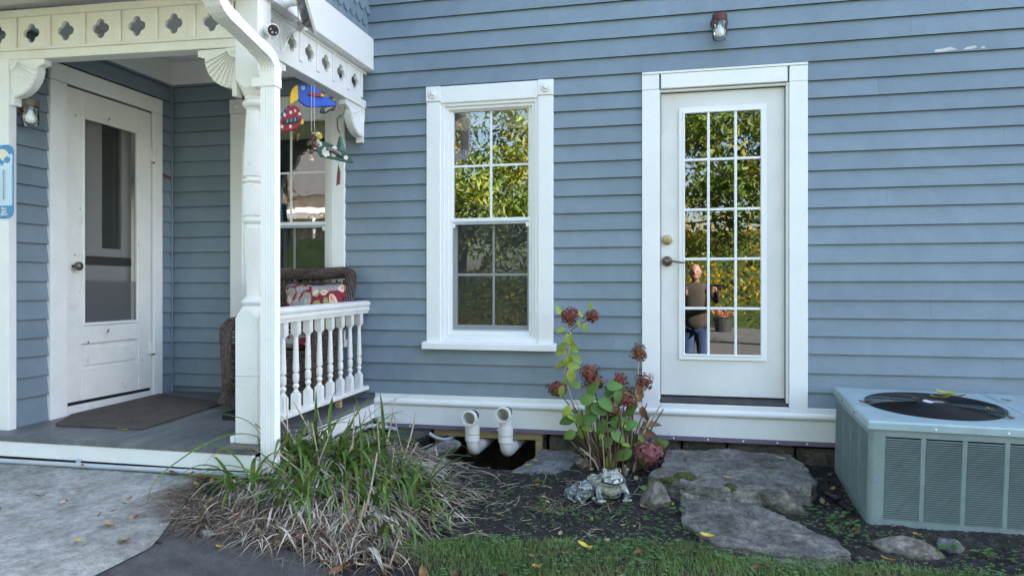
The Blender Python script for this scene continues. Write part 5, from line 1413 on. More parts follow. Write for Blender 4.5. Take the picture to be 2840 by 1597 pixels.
# badge print: a pale swoosh and a red-and-white word
pts=[(FC[0]-.053*math.cos(t),FC[1]+.053*math.sin(t)) for t in [R(-62)+R(124)*k/12 for k in range(13)]]+[(FC[0]-.010,FC[1]+.012),(FC[0]-.004,FC[1]-.020)]
vprism('badge_print',pts,.5716,.5720,M['camwhite'])
cu_=bpy.data.curves.new('lettering','FONT'); cu_.body='RUUD'; cu_.size=.026; cu_.extrude=.0003; cu_.offset=.0004; cu_.materials.append(M['logo_red'])
text_mesh(cu_,acu,(FC[0]-.008,FC[1]-.006,.5722),(0,0,0))
vprism('badge_print',[(FC[0]-.010,FC[1]-.010),(FC[0]+.052,FC[1]-.010),(FC[0]+.050,FC[1]+.016),(FC[0]-.010,FC[1]+.016)],.57155,.5717,M['camwhite'])
for (x,y) in ((.30,-.0012),(.62,-.0012)): MB().lathe([(.004,-.001),(.006,.002),(.003,.005)],(x,-.010,.522),10,axis='Y').build('screw',M['camwhite'],acu,local=True)
for y in (.30,.62): MB().lathe([(.004,-.001),(.006,.002),(.003,.005)],(-.0105,y,.522),10,axis='X',rot=Matrix.Rotation(PI,3,'Z')).build('screw',M['rust'],acu,local=True)
# black plastic strap lying beside the unit
bs=thing('plastic_strip','black plastic strip lying beside the air conditioner','strip',(.84,-.66,gbase(.84,-.66)))
MB().prism([(.79,-.52,gs(.79,-.52)+.006),(.815,-.51,gs(.8,-.51)+.008),(.90,-.80,gs(.9,-.8)+.008),(.872,-.81,gs(.87,-.81)+.006)],(0,0,.012)).build('strip',M['black'],bs,bevel=.003)
MB().prism([(.80,-.60,gs(.8,-.6)+.018),(.845,-.595,gs(.84,-.6)+.018),(.86,-.66,gs(.86,-.66)+.018),(.82,-.67,gs(.82,-.67)+.018)],(0,0,.014)).build('clip',M['black'],bs,bevel=.003)

# ================================================================== FROG STATUES
def blob(name,parts,m,parent,vox=.0045,sm=4):
    mb=MB()
    for p in parts:
        if p[0]=='e': mb.ell(p[1],p[2],14,10,rot=Euler(p[3]).to_matrix() if len(p)>3 else None)
        else: mb.tube(smooth_pts(p[1],4) if len(p[1])>2 else p[1],p[2] if not isinstance(p[2],(list,tuple)) else [p[2][0]+(p[2][1]-p[2][0])*i/(4*(len(p[1])-1)) for i in range(4*(len(p[1])-1)+1)],10)
    o=mb.build(name,m,parent,local=True); fixn(o)
    r=o.modifiers.new('r','REMESH'); r.mode='VOXEL'; r.voxel_size=vox
    s_=o.modifiers.new('s','SMOOTH'); s_.iterations=sm; s_.factor=.5
    for p in o.data.polygons: p.use_smooth=True
    r.use_smooth_shade=True
    return o
def frog(name,label,loc,rz,k,m):
    f=thing(name,label,'statue',loc,local=True,rot=(0,0,rz)); f.scale=(k,k,k)
    # faces -Y; sits on its haunches
    P=[('e',(0,.030,.060),(.062,.080,.052),(R(-28),0,0)),('e',(0,-.010,.060),(.056,.055,.050)),('e',(0,-.045,.048),(.050,.040,.036)),
       ('e',(0,-.038,.098),(.054,.060,.030),(R(10),0,0)),('e',(0,-.072,.090),(.046,.032,.022)),('e',(0,-.050,.082),(.050,.050,.022)),
       ('e',(-.030,-.020,.122),(.017,.018,.018)),('e',(.030,-.020,.122),(.017,.018,.018)),
       ('e',(-.062,.045,.045),(.030,.055,.040),(R(-15),0,R(12))),('e',(.062,.045,.045),(.030,.055,.040),(R(-15),0,R(-12)))]
    for s_ in (-1,1):
        P.append(('t',[(s_*.045,-.030,.060),(s_*.066,-.040,.036),(s_*.060,-.070,.008)],(.019,.012)))
        for j in range(4): a=R(-38+25*j); P.append(('t',[(s_*.060,-.068,.008),(s_*.060+math.sin(a)*.034,-.068-math.cos(a)*.034,.005)],(.0065,.0055)))
        P.append(('t',[(s_*.066,.075,.014),(s_*.082,.02,.010),(s_*.086,-.02,.008)],(.016,.009)))
        for j in range(3): a=R(-25+25*j); P.append(('t',[(s_*.086,-.018,.008),(s_*.086+math.sin(a)*.030,-.018-math.cos(a)*.030,.005)],(.006,.005)))
    P.append(('e',(0,.02,.006),(.06,.075,.010)))
    blob('body',P,m,f)
    mb=MB(); pts=[(-.052,-.052,.086),(-.044,-.083,.087),(-.022,-.101,.086),(0,-.107,.085),(.022,-.101,.086),(.044,-.083,.087),(.052,-.052,.086)]
    mb.tube(smooth_pts(pts,5),.0040,6); mb.build('mouth',M['black'],f,local=True,smooth=True)
    mb=MB(); mb.tube(smooth_pts([(p[0]*.97,p[1]*.985,p[2]-.007) for p in pts],5),.0055,6); mb.build('lip',M['frog'],f,local=True,smooth=True)
    for s_ in (-1,1):
        MB().ell((s_*.038,-.030,.126),(.0085,.0085,.010),10,8).build('eye',M['black'],f,local=True,smooth=True)
        mb=MB(); pts=[(s_*.040+.0*t,-.032+.012*math.cos(t),.126+.013*math.sin(t)) for t in [2*PI*q/16 for q in range(17)]]; mb.tube(pts,.003,5,caps=False); mb.build('eyelid',M['frog'],f,local=True,smooth=True)
        MB().lathe([(.009,0),(.009,.002),(.004,.003)],(s_*.0495,-.008,.098),12,axis='X',rot=None if s_>0 else Matrix.Rotation(PI,3,'Z')).build('ear_drum',M['frog'],f,local=True)
    return f
frog('frog_statue','large mottled blue and cream frog statue with wide mouth',(-.402,-.775,gbase(-.402,-.775)),R(20),1.22,M['frog'])
frog('frog_statue','small dark frog statue sitting left of the large frog',(-.560,-.835,gbase(-.56,-.835)-.004),R(48),.80,M['frog_dark'])
rb_=thing('stone_ball','round blue and cream ball behind the frog statues','ball',(-.505,-.665,gbase(-.505,-.665)+.048))
rock('ball','', (0,0,0),(.043,.040,.040),41,M['frog'],cuts=0,rough=.06,parent=rb_,cat=None)
# ================================================================== HYDRANGEA
def leaf_mesh(name,L,Wd,m,curl=.25,fold=.25,n=7,serr=.0):
    """ovate leaf along +Y, folded along the midrib, tip drooping"""
    vs=[];fs=[]
    for i in range(n+1):
        t=i/n; w=Wd*.5*math.sin(PI*min(1,t**.8))**.8*(1 if t<1 else 0); y=L*t; z=-curl*L*t*t
        if serr: w*=1+serr*(1 if i%2 else -1)
        vs+=[(-w,y,z+fold*w),(0,y,z),(w,y,z+fold*w)]
    for i in range(n):
        a=i*3; fs+=[(a,a+1,a+4,a+3),(a+1,a+2,a+5,a+4)]
    me=bpy.data.meshes.new(name); me.from_pydata(vs,[],fs)
    for p in me.polygons: p.use_smooth=True
    me.materials.append(m); return me
def place(me,name,parent,p,d,up=(0,0,1),scale=1.0,roll=0.0,org_=None):
    """put a leaf at p with its axis along d"""
    y=V(*d).normalized(); z=V(*up); x=y.cross(z)
    x=x.normalized() if x.length>1e-4 else V(1,0,0)
    z=x.cross(y); Mx=Matrix((x,y,z)).transposed()@Matrix.Rotation(roll,3,'Y')
    o=bpy.data.objects.new(name,me); o.matrix_local=Matrix.Translation(V(*p)-(org_ or V(0,0,0)))@Mx.to_4x4()@Matrix.Scale(scale,4)
    link(o,parent); return o
HB=V(-.425,-.285,-.03)
hy=thing('hydrangea','hydrangea bush with faded red flower heads beside the glazed door','shrub',tuple(HB))
rr=random.Random(12)
def stem(pts,r0,r1,m='hstem'):
    q=smooth_pts(pts,5); return MB().tube(q,[r0+(r1-r0)*i/(len(q)-1) for i in range(len(q))],6).build('stem',M[m],hy,smooth=True)
for k in range(95):
    a=rr.uniform(0,2*PI); b=HB+V(math.cos(a)*rr.uniform(.02,.17),math.sin(a)*rr.uniform(.02,.10),0); b.z=gs(b.x,b.y)-.01
    lean=V((b.x-HB.x)*.55+rr.uniform(-.07,.06),(b.y-HB.y)*.5+rr.uniform(-.03,.03),0); hgt=rr.uniform(.10,.44)
    stem([b,b+lean*.4+V(0,0,hgt*.5),b+lean*1.25+V(0,0,hgt)],rr.uniform(.0045,.008),rr.uniform(.003,.005),'hstem' if rr.random()<.8 else 'hstem_pale')
for (x,y) in ((-.36,-.33),(-.30,-.30),(-.34,-.38)): MB().lathe([(.010,0),(.010,.05),(.002,.051)],(x,y,gs(x,y)),8,rot=Euler((.4,.3,0)).to_matrix()).build('cut_stump',M['hstem_pale'],hy)
# flower heads: (x, y, z, radius, material, stem base offset)
FH=[(-.712,-.25,.952,.062,'hflower'),(-.569,-.25,.960,.045,'hflower'),(-.263,-.28,.732,.050,'hflower_brown'),(-.575,-.30,.590,.062,'hflower'),(-.535,-.30,.540,.052,'hflower'),(-.381,-.30,.559,.042,'hflower'),
    (-.229,-.30,.546,.050,'hflower'),(-.785,-.30,.487,.058,'hflower'),(-.350,-.29,.445,.066,'hflower'),(-.426,-.33,.372,.050,'hflower_brown'),(-.195,-.36,.115,.090,'hflower_pink')]
def floret_head(r,m,seed):
    rq=random.Random(seed); mb=MB(); n=int(190*(r/.055)**1.5)
    for k in range(n):
        u=rq.uniform(-1,1); a=rq.uniform(0,2*PI); s0=math.sqrt(1-u*u); rad=r*rq.uniform(.66,1.08)*(1+.20*math.sin(3*a+seed)*s0+.20*math.sin(4*u+seed*2)+.10*math.sin(7*a+3*u)); s_=math.sqrt(1-u*u)
        nrm=V(s_*math.cos(a),s_*math.sin(a),u); c=nrm*rad; t1=nrm.orthogonal().normalized(); t1=Matrix.Rotation(rq.uniform(0,PI),3,nrm)@t1; t2=nrm.cross(t1); sz=rq.uniform(.008,.013)
        for q in range(4):
            aa=q*PI/2; d=t1*math.cos(aa)+t2*math.sin(aa); e=nrm.cross(d); cup=rq.uniform(.0,1.3)
            mb.add([c,c+d*sz*.6+e*sz*.42+nrm*sz*.2*cup,c+d*sz*1.05+nrm*sz*.5*cup,c+d*sz*.6-e*sz*.42+nrm*sz*.2*cup],[(0,1,2,3)])
    mb.ell((0,0,0),(r*.58,)*3,8,6)
    return mb
for i,(x,y,z,r,m) in enumerate(FH):
    o=floret_head(r,m,i+3).build('flower_head',M[m],hy,local=True); o.location=V(x,y,z)-HB
SB=HB+V(-.08,0,0)
stem([SB,(-.62,-.28,.22),(-.681,-.28,.369),(-.735,-.28,.56),(-.738,-.28,.62),(-.715,-.27,.72),(-.705,-.265,.84),(-.712,-.255,.92)],.008,.004,'hstem_pale')
stem([(-.705,-.265,.86),(-.65,-.26,.905),(-.60,-.255,.93),(-.572,-.25,.945)],.004,.003)
stem([HB+V(.1,0,0),(-.30,-.28,.30),(-.285,-.28,.46),(-.27,-.28,.60),(-.263,-.28,.70)],.006,.003,'hstem_pale')
stem([HB+V(.06,0,0),(-.33,-.30,.30),(-.29,-.30,.50),(-.255,-.30,.555),(-.232,-.30,.55)],.005,.003)
stem([HB,(-.50,-.30,.3),(-.545,-.30,.50)],.006,.004); stem([HB,(-.40,-.30,.3),(-.385,-.30,.54)],.005,.003)
stem([HB+V(-.1,0,0),(-.66,-.29,.30),(-.745,-.3,.43),(-.78,-.3,.46)],.005,.003); stem([HB,(-.38,-.30,.25),(-.355,-.29,.40)],.006,.004)
stem([(-.20,-.32,.25),(-.30,-.32,.46),(-.40,-.33,.47),(-.45,-.33,.43),(-.46,-.33,.30)],.004,.003,'hstem_pale'); stem([HB+V(.08,0,0),(-.30,-.36,.10),(-.22,-.36,.10)],.005,.004)
LM=leaf_mesh('leaf',.11,.078,M['hleaf'],.35,.22,8); LL=leaf_mesh('leaf',.11,.066,M['hleaf_lime'],.30,.25,8)
LS=[ # x,z, length scale, dir angle (deg from +x in XZ), kind
 (-.755,.975,.55,110,1),(-.62,.955,.5,120,1),(-.575,1.00,.55,75,1),(-.655,.93,.5,-60,1),(-.60,.92,.5,-80,1),(-.72,.885,.6,200,1),(-.71,.855,.75,-70,1),(-.70,.80,.6,-40,1),(-.715,.79,.7,215,1),(-.70,.755,.55,-20,1),
 (-.72,.735,.8,190,1),(-.71,.72,.75,-85,1),(-.69,.71,.75,-35,1),(-.72,.69,.6,-110,1),(-.725,.665,.8,200,1),(-.71,.65,.75,-5,1),(-.705,.62,.9,-75,1),(-.74,.56,.45,-60,1),(-.79,.50,.55,235,0),
 (-.74,.52,.75,-100,1),(-.69,.395,.9,-120,1),(-.66,.35,1.0,-60,0),(-.63,.42,1.0,20,0),(-.60,.40,1.1,-30,0),(-.66,.31,1.0,190,0),(-.62,.30,1.0,15,0),(-.58,.46,1.1,60,0),(-.62,.27,1.0,-95,1),(-.56,.40,1.15,-20,0),(-.51,.44,1.2,-25,0),(-.48,.50,1.35,-35,0),(-.46,.52,1.0,10,0),(-.62,.52,.6,170,0),
 (-.50,.38,.9,200,0),(-.395,.50,.9,-80,0),(-.375,.51,.8,-60,0),(-.50,.22,.8,-70,1),(-.66,.22,.9,205,0),(-.47,.30,.95,-120,0),(-.44,.28,1.0,20,0),(-.43,.24,1.05,-30,0),(-.42,.20,1.1,-150,0),(-.37,.26,1.05,25,0),(-.36,.23,.9,-40,0),(-.34,.33,.95,60,0),
 (-.42,.10,1.25,-105,1),(-.30,.12,1.2,-160,0),(-.235,.11,.75,-85,0),(-.20,.13,.95,40,0),(-.175,.145,.9,20,0),(-.32,.17,.85,200,0)]
for (x,z,s_,an,kd) in LS:
    a=R(an); y=-.30+rr.uniform(-.09,.03)
    d=V(math.cos(a),rr.uniform(-.5,-.1),math.sin(a)); place((LM,LL)[kd],'leaf',hy,(x,y,z),d,up=(rr.uniform(-.2,.2),-.9,.45),scale=s_*rr.uniform(.85,1.05),roll=rr.uniform(-.4,.4),org_=HB)
for k in range(14):
    x=rr.gauss(-.46,.13); z=rr.uniform(.12,.46)-abs(x+.46)*.3; a=rr.uniform(0,2*PI); place(rr.choice((LM,LM,LL)),'leaf',hy,(x,-.29+rr.uniform(-.1,.06),z),(math.cos(a),rr.uniform(-.6,.1),math.sin(a)*.7-.2),up=(rr.uniform(-.3,.3),-.7,.6),scale=rr.uniform(.45,.8),roll=rr.uniform(-.5,.5),org_=HB)
DL=leaf_mesh('dry_leaf',.10,.055,M['leaf_brown'],.7,.6,8)
for (x,z,an) in ((-.26,.235,-50),(-.25,.25,-15),(-.28,.42,80),(-.25,.44,100),(-.235,.27,30),(-.27,.47,75),(-.24,.40,-80)):
    place(DL,'dry_leaf',hy,(x,-.33,z),(math.cos(R(an)),-.3,math.sin(R(an))),up=(0,-.8,.5),scale=rr.uniform(.7,1.05),roll=rr.uniform(-.5,.5),org_=HB)

def conc_x(y):
    for (a,b) in zip(CE,CE[1:]):
        if b[1]<=y<=a[1]:
            t=(y-a[1])/(b[1]-a[1]); return a[0]+(b[0]-a[0])*t
    return CE[0][0] if y>CE[0][1] else CE[-1][0]
def pav(x,y):
    return .016 if x<conc_x(y) else (.011 if (y<-2.0 and x<-1.25) else 0)
# ================================================================== DAYLILIES
DB=V(-1.80,-1.15,gbase(-1.8,-1.15))
dl=thing('daylily_clump','sprawling clump of green daylily blades over dry straw','plant',tuple(DB))
def mound(x,y):
    return .10*math.exp(-(((x+1.98)/.30)**2+((y+1.22)/.34)**2)) + .05*math.exp(-(((x+1.62)/.35)**2+((y+1.0)/.4)**2))
def blade_mesh(pts,wd,mb,crease=.25,seed=0):
    pts=[V(*p) for p in pts]; n=len(pts); vs=[]; rq=random.Random(seed)
    hd=None
    for i,p in enumerate(pts):
        t=i/(n-1); d=(pts[min(i+1,n-1)]-pts[max(i-1,0)]).normalized(); s_=d.cross(V(0,0,1))
        if s_.length<.25:
            s_=hd or V(1,.2,0)
        s_=s_.normalized(); 
        if hd is not None and s_.dot(hd)<0: s_=-s_
        hd=s_; nn=s_.cross(d)
        wv=wd*(.55+.45*math.sin(PI*min(1,(t*1.15+.12))))*(1-t**5)
        if i==n-1: wv=.0003
        vs+=[p-s_*wv*.5+nn*wv*crease,p,p+s_*wv*.5+nn*wv*crease]
    fs=[]
    for i in range(n-1): a=i*3; fs+=[(a,a+1,a+4,a+3),(a+1,a+2,a+5,a+4)]
    mb.add(vs,fs)
def arc_pts(b,az,L,up,droop,n=11,twist=0.0):
    """launch at elevation `up`, bending down by `droop` over the length"""
    p=V(*b); out=[p.copy()]; e=up; a=az
    for i in range(n):
        st_=L/n; e-=droop/n*(.4+1.2*i/n); a+=twist/n
        p=p+V(math.cos(e)*math.cos(a),math.cos(e)*math.sin(a),math.sin(e))*st_
        gz=g(p.x,p.y)+.008
        if p.z<gz: p.z=gz
        out.append(p.copy())
    return out
def green(pts,wd,m='blade',sd=0):
    mb=MB(); blade_mesh(pts,wd,mb,.22,sd); return mb.build('blade',M[m],dl,smooth=True)
rr=random.Random(21)
cl=[(-2.06,-1.20,26,.46),(-1.95,-1.05,34,.44),(-1.83,-1.18,28,.40),(-1.92,-1.30,26,.40),(-1.72,-.98,9,.26),(-1.62,-1.08,14,.24),(-1.48,-1.14,14,.25),(-1.88,-.86,6,.26),(-1.42,-1.38,14,.26),(-1.64,-1.40,16,.28),(-1.78,-1.42,14,.32),(-1.90,-1.60,7,.26),(-1.33,-1.05,5,.22),(-2.14,-1.38,8,.34),(-1.55,-1.62,8,.26),(-2.14,-1.64,18,.36),(-2.02,-1.70,16,.34),(-1.90,-1.52,18,.36),(-2.06,-1.50,14,.38),(-1.28,-1.28,7,.22)]
for (cx,cy,n,L) in cl:
    for k in range(n):
        a=rr.uniform(0,2*PI); r_=rr.uniform(0,.14); x=cx+math.cos(a)*r_; y=cy+math.sin(a)*r_
        az=a+rr.uniform(-.7,.7); 
        if math.cos(az)<-.5 and x<-2.0 and y>-1.5 and rr.random()<.5: az+=2.2
        pts=arc_pts((x,y,g(x,y)+mound(x,y)*.5),az,L*rr.uniform(.6,1.5),rr.uniform(.55,1.4),rr.uniform(1.1,2.9),twist=rr.uniform(-.6,.6))
        green(pts,rr.uniform(.015,.030),'blade' if rr.random()<.975 else 'blade_yellow',k)
# the long blades one notices first
def hero(pts,wd,m='blade'): return green(smooth_pts(pts,5),wd,m)
z0=lambda x,y: g(x,y)
hero([(-2.13,-1.38,.22),(-2.20,-1.46,.33),(-2.28,-1.58,.375),(-2.36,-1.74,.345),(-2.43,-1.92,.262),(-2.455,-1.99,.20),(-2.462,-2.015,.115),(-2.43,-2.02,.105)],.019)
hero([(-1.695,-.98,.10),(-1.705,-.97,.25),(-1.72,-.96,.40),(-1.735,-.955,.50),(-1.76,-.95,.57)],.020)
hero([(-1.70,-.97,.10),(-1.725,-.965,.22),(-1.75,-.96,.34),(-1.765,-.96,.40)],.017)
hero([(-1.42,-1.16,-.02),(-1.34,-1.10,.10),(-1.24,-1.02,.17),(-1.16,-.95,.20)],.024)
hero([(-1.42,-1.12,-.02),(-1.36,-1.08,.11),(-1.28,-1.02,.22),(-1.22,-.98,.24),(-1.17,-.95,.17)],.021)
hero([(-1.62,-1.45,.0),(-1.63,-1.44,.16),(-1.64,-1.42,.31),(-1.665,-1.40,.46),(-1.70,-1.38,.58)],.017)
hero([(-1.72,-1.40,.03),(-1.62,-1.36,.13),(-1.50,-1.30,.20),(-1.38,-1.25,.24)],.016)
hero([(-2.05,-1.40,.14),(-2.01,-1.41,.30),(-1.98,-1.42,.42),(-1.975,-1.42,.47)],.018)
hero([(-2.02,-1.24,.20),(-2.00,-1.25,.36),(-1.99,-1.26,.50),(-1.985,-1.27,.58)],.021)
hero([(-1.97,-1.10,.16),(-2.0,-1.08,.36),(-1.99,-1.06,.50),(-1.96,-1.04,.56)],.022)
hero([(-2.12,-1.42,.16),(-2.22,-1.50,.40),(-2.34,-1.56,.47),(-2.40,-1.58,.46),(-2.42,-1.59,.40)],.013)
hero([(-1.36,-1.66,-.06),(-1.30,-1.70,.02),(-1.24,-1.75,.03),(-1.20,-1.80,-.02),(-1.19,-1.84,-.09)],.019)
hero([(-1.38,-1.66,-.06),(-1.37,-1.72,.0),(-1.35,-1.79,-.03),(-1.34,-1.84,-.10)],.020)
hero([(-1.55,-1.42,.0),(-1.50,-1.46,.13),(-1.47,-1.52,.06),(-1.46,-1.58,-.05)],.020); hero([(-1.50,-1.40,.0),(-1.46,-1.42,.14),(-1.40,-1.44,.12),(-1.36,-1.47,.02)],.020)
for b in ((-1.70,-1.62),(-1.68,-1.60)): hero([(b[0],b[1],g(*b)),(b[0]+.06,b[1]-.01,g(*b)+.05),(b[0]+.16,b[1],g(*b)+.07),(b[0]+.22,b[1]+.03,g(*b)+.06)],.012,'blade_yellow')
hero([(-1.83,-.84,.08),(-1.87,-.86,.18),(-1.93,-.90,.21),(-1.99,-.95,.18)],.012,'blade_yellow')
# standing dry scapes
for k in range(20):
    x=rr.uniform(-2.15,-1.55); y=rr.uniform(-1.45,-.65); h_=rr.uniform(.22,.42); ln=V(rr.uniform(-.14,.14),rr.uniform(-.08,.08),0)
    b=V(x,y,g(x,y)); MB().tube([b,b+ln*.5+V(0,0,h_*.5),b+ln+V(0,0,h_)],[.0042,.0038,.0034],6).build('dry_stalk',M['stalk'],dl)
for (a,b) in (((-1.93,-1.36,.10),(-2.22,-1.50,.42)),((-1.80,-1.45,.02),(-2.18,-1.53,.36)),((-1.58,-1.55,-.05),(-1.52,-1.5,.30)),((-1.62,-.9,.1),(-1.55,-.85,.40)),((-1.75,-.9,.1),(-1.68,-.86,.48)),((-1.55,-1.72,-.08),(-1.50,-1.70,.10)),((-1.78,-1.3,.1),(-1.74,-1.3,.44)),((-2.0,-1.2,.2),(-2.14,-1.24,.50)),((-2.05,-1.3,.2),(-2.20,-1.34,.47))):
    MB().tube([a,(V(*a)+V(*b))/2+V(.008,0,.004),b],[.0050,.0046,.0042],6).build('dry_stalk',M['stalk'],dl)
# straw: the collapsed dead foliage, too many to count
def straw_mass(name,n,m,seed,area,L0,L1,w0,w1,lift):
    rq=random.Random(seed); mb=MB()
    for k in range(n):
        while True:
            x=rq.uniform(-2.5,-1.2); y=rq.uniform(-2.12,-.45)
            if rq.random()<area(x,y): break
        az=rq.gauss(math.atan2(y+1.12,x+1.85),.55) if rq.random()<.8 else rq.uniform(0,2*PI)
        L=rq.uniform(L0,L1); z=g(x,y)+pav(x,y)+mound(x,y)*rq.uniform(.2,1.05)+rq.uniform(.0,lift); e=rq.uniform(-.15,.7); p=V(x,y,z); pts=[p.copy()]; a=az
        for i in range(6):
            e-=rq.uniform(.05,.42); a+=rq.uniform(-.12,.12); p=p+V(math.cos(e)*math.cos(a),math.cos(e)*math.sin(a),math.sin(e))*L/6
            gz=g(p.x,p.y)+pav(p.x,p.y)+mound(p.x,p.y)*.35+.006+rq.uniform(0,.012)
            if p.z<gz: p.z=gz; e=rq.uniform(0,.15)
            pts.append(p.copy())
        blade_mesh(pts,rq.uniform(w0,w1),mb,.15,k)
    o=mb.build(name,M[m],dl,smooth=True); o['kind']='stuff'; return o
ar1=lambda x,y: max(math.exp(-(((x+2.0)/.26)**2+((y+1.36)/.34)**2)), .7*math.exp(-(((x+1.75)/.26)**2+((y+.80)/.25)**2)), .40*math.exp(-(((x+1.75)/.34)**2+((y+1.5)/.3)**2)), .12*math.exp(-(((x+1.4)/.25)**2+((y+1.2)/.4)**2)))
straw_mass('straw',2300,'straw',31,ar1,.12,.34,.005,.0125,.04)
ar2=lambda x,y: max(math.exp(-(((x+2.10)/.17)**2+((y+1.98)/.20)**2)), .7*math.exp(-(((x+1.85)/.30)**2+((y+1.80)/.22)**2)), .25*math.exp(-(((x+1.5)/.25)**2+((y+1.6)/.3)**2)),.8*math.exp(-(((x+2.30)/.10)**2+((y+1.78)/.22)**2)))
straw_mass('straw',1900,'straw_dark',32,ar2,.08,.26,.002,.006,.025)
ar3=lambda x,y: max(.9*math.exp(-(((x+2.02)/.25)**2+((y+2.0)/.17)**2)), .4*math.exp(-(((x+1.6)/.35)**2+((y+1.85)/.16)**2)))
straw_mass('straw',260,'straw',33,ar3,.08,.24,.002,.005,.02)

# ================================================================== LITTER, WEEDS, GRASS
def gz(x,y):
    z=gs(x,y)
    return z
def surf(x,y):
    """top of whatever covers the ground here"""
    onc=(x<-2.12-.6*(y+2.4 if y<-2.4 else 0)) and False
    return gz(x,y)
def on_paving(x,y): return (x<conc_x(y)) or y< -2.02-.0 and x<-1.35
def top_z(x,y):
    if x<conc_x(y): return gbase(x,y)+.024
    if y<-2.05 and x<-1.30: return gbase(x,y)+.017
    return gs(x,y)+.002
def curled(name,L,Wd,m,seed,lobes=0):
    rq=random.Random(seed); vs=[];fs=[]; n=8; k=6
    for i in range(n+1):
        t=i/n; w=Wd*.5*(math.sin(PI*t)**.7 if not lobes else (math.sin(PI*t)**.6)*(.7+.45*abs(math.sin(lobes*PI*t))))
        for j in range(k+1):
            u=-1+2*j/k; x=u*w; y=L*(t-.5)
            z=.22*Wd*(u*u)*(.5+.8*noise.noise(V(seed,t*2,0))+.4)+.18*L*(t-.5)**2*2+.05*L*noise.noise(V(u*1.5,t*3,seed))
            vs.append((x,y,z))
    for i in range(n):
        for j in range(k): a=i*(k+1)+j; fs.append((a,a+1,a+k+2,a+k+1))
    me=bpy.data.meshes.new(name); me.from_pydata(vs,[],fs); me.materials.append(m)
    for p in me.polygons: p.use_smooth=True
    return me
LV={}
for m_ in ('leaf_brown','leaf_yellow','leaf_tan','leaf_lime','leaf_pink','leaf_red'):
    LV[m_]=[curled('fallen_leaf',.055,.026,M[m_],3+q,(0,0,3,0)[q]) for q in range(4)]
def fall(x,y,m_,s_,label,group=None,rz=None,z=None,var=None,tilt=.25):
    o=bpy.data.objects.new('fallen_leaf',LV[m_][var if var is not None else rr.randrange(4)]); o.location=(x,y,(top_z(x,y) if z is None else z)+.004)
    o.rotation_euler=(rr.uniform(-tilt,tilt),rr.uniform(-tilt,tilt),rr.uniform(0,6.28) if rz is None else rz); o.scale=(s_,)*3; link(o); tag(o,label,'leaf',group); return o
# singular leaves
fall(-2.33,-1.87,'leaf_lime',1.5,'long lime-yellow leaf on the concrete beside the straw',rz=1.4,var=0)
fall(-2.13,-1.84,'leaf_pink',1.1,'pink maple leaf on the pale straw',var=2,z=.20)
fall(-2.25,-2.40,'leaf_tan',1.5,'curled pale yellow leaf at the corner where concrete meets asphalt',rz=1.3,var=0)
fall(-2.42,-2.30,'leaf_tan',1.4,'long tan leaf lying alone on the concrete near the asphalt',rz=1.35,var=0)
fall(-2.42,-2.47,'leaf_yellow',.9,'small yellow leaf on the concrete at the bottom left',rz=.4)
fall(-1.93,-2.22,'leaf_yellow',1.0,'yellow leaf on the asphalt below the straw',rz=1.2,var=0)
fall(-3.19,-1.34,'leaf_lime',1.0,'small yellow leaf on the grey porch floor',rz=1.9,z=zd(-1.34))
fall(-.62,-1.86,'leaf_yellow',1.35,'bright yellow oval leaf in the lawn at bottom centre',rz=.3,var=1,z=gbase(-.62,-1.86)+.05,tilt=.5)
fall(-.45,-1.56,'leaf_yellow',1.25,'golden leaf at the lawn edge in front of the frogs',rz=1.1,var=1,z=gbase(-.45,-1.56)+.035)
fall(.12,-1.375,'leaf_yellow',1.2,'yellow leaf against the front edge of the flat stone',rz=1.5,var=0,z=-.045)
fall(1.085,-1.20,'leaf_yellow',1.1,'yellow leaf on top of the low stone before the air conditioner',rz=.2,z=-.025)
fall(.90,-1.44,'leaf_yellow',1.1,'yellow leaf in the grass below the air conditioner corner',rz=1.2,z=-.07)
fall(-.93,-.30,'leaf_yellow',.9,'upper of two yellow leaves on the flat stone by the opening',rz=1.4,z=.01)
fall(-.96,-.38,'leaf_yellow',.8,'lower of two yellow leaves on the flat stone by the opening',rz=1.5,z=-.002)
fall(-.86,-.68,'leaf_yellow',1.1,'yellow leaf on the dark soil below the flat stone',rz=1.6)
fall(-2.09,-.10,'leaf_yellow',1.7,'yellow lobed leaf caught at the end of the water table',rz=1.0,var=2,z=.165,tilt=.6)
fall(.02,-.20,'leaf_yellow',.9,'small yellow leaf at the back of the step slab',rz=1.0,z=.088)
fall(.46,-.28,'leaf_brown',1.0,'brown leaf in the middle of the step slab',rz=.9,z=.080)
fall(.52,-.38,'leaf_tan',.9,'tan leaf on the step slab near its front',rz=1.3,z=.072)
fall(.60,-.20,'leaf_tan',1.0,'thin tan leaf on the right of the step slab',rz=1.5,z=.082)
fall(.26,-.66,'leaf_tan',1.1,'tan leaf at the front edge of the step slab',rz=1.5,z=.058)
fall(.02,-.36,'leaf_brown',.8,'small brown leaf on the left of the step slab',rz=.5,z=.076)
fall(-.55,-.865,'leaf_red',.8,'reddish leaf tucked under the small frog',rz=1.4)
fall(-.44,-.92,'leaf_brown',1.3,'curled brown leaf in front of the frogs',rz=1.5,var=0)
fall(-.20,-.93,'leaf_tan',1.1,'rolled tan leaf right of the large frog',rz=.9,var=0)
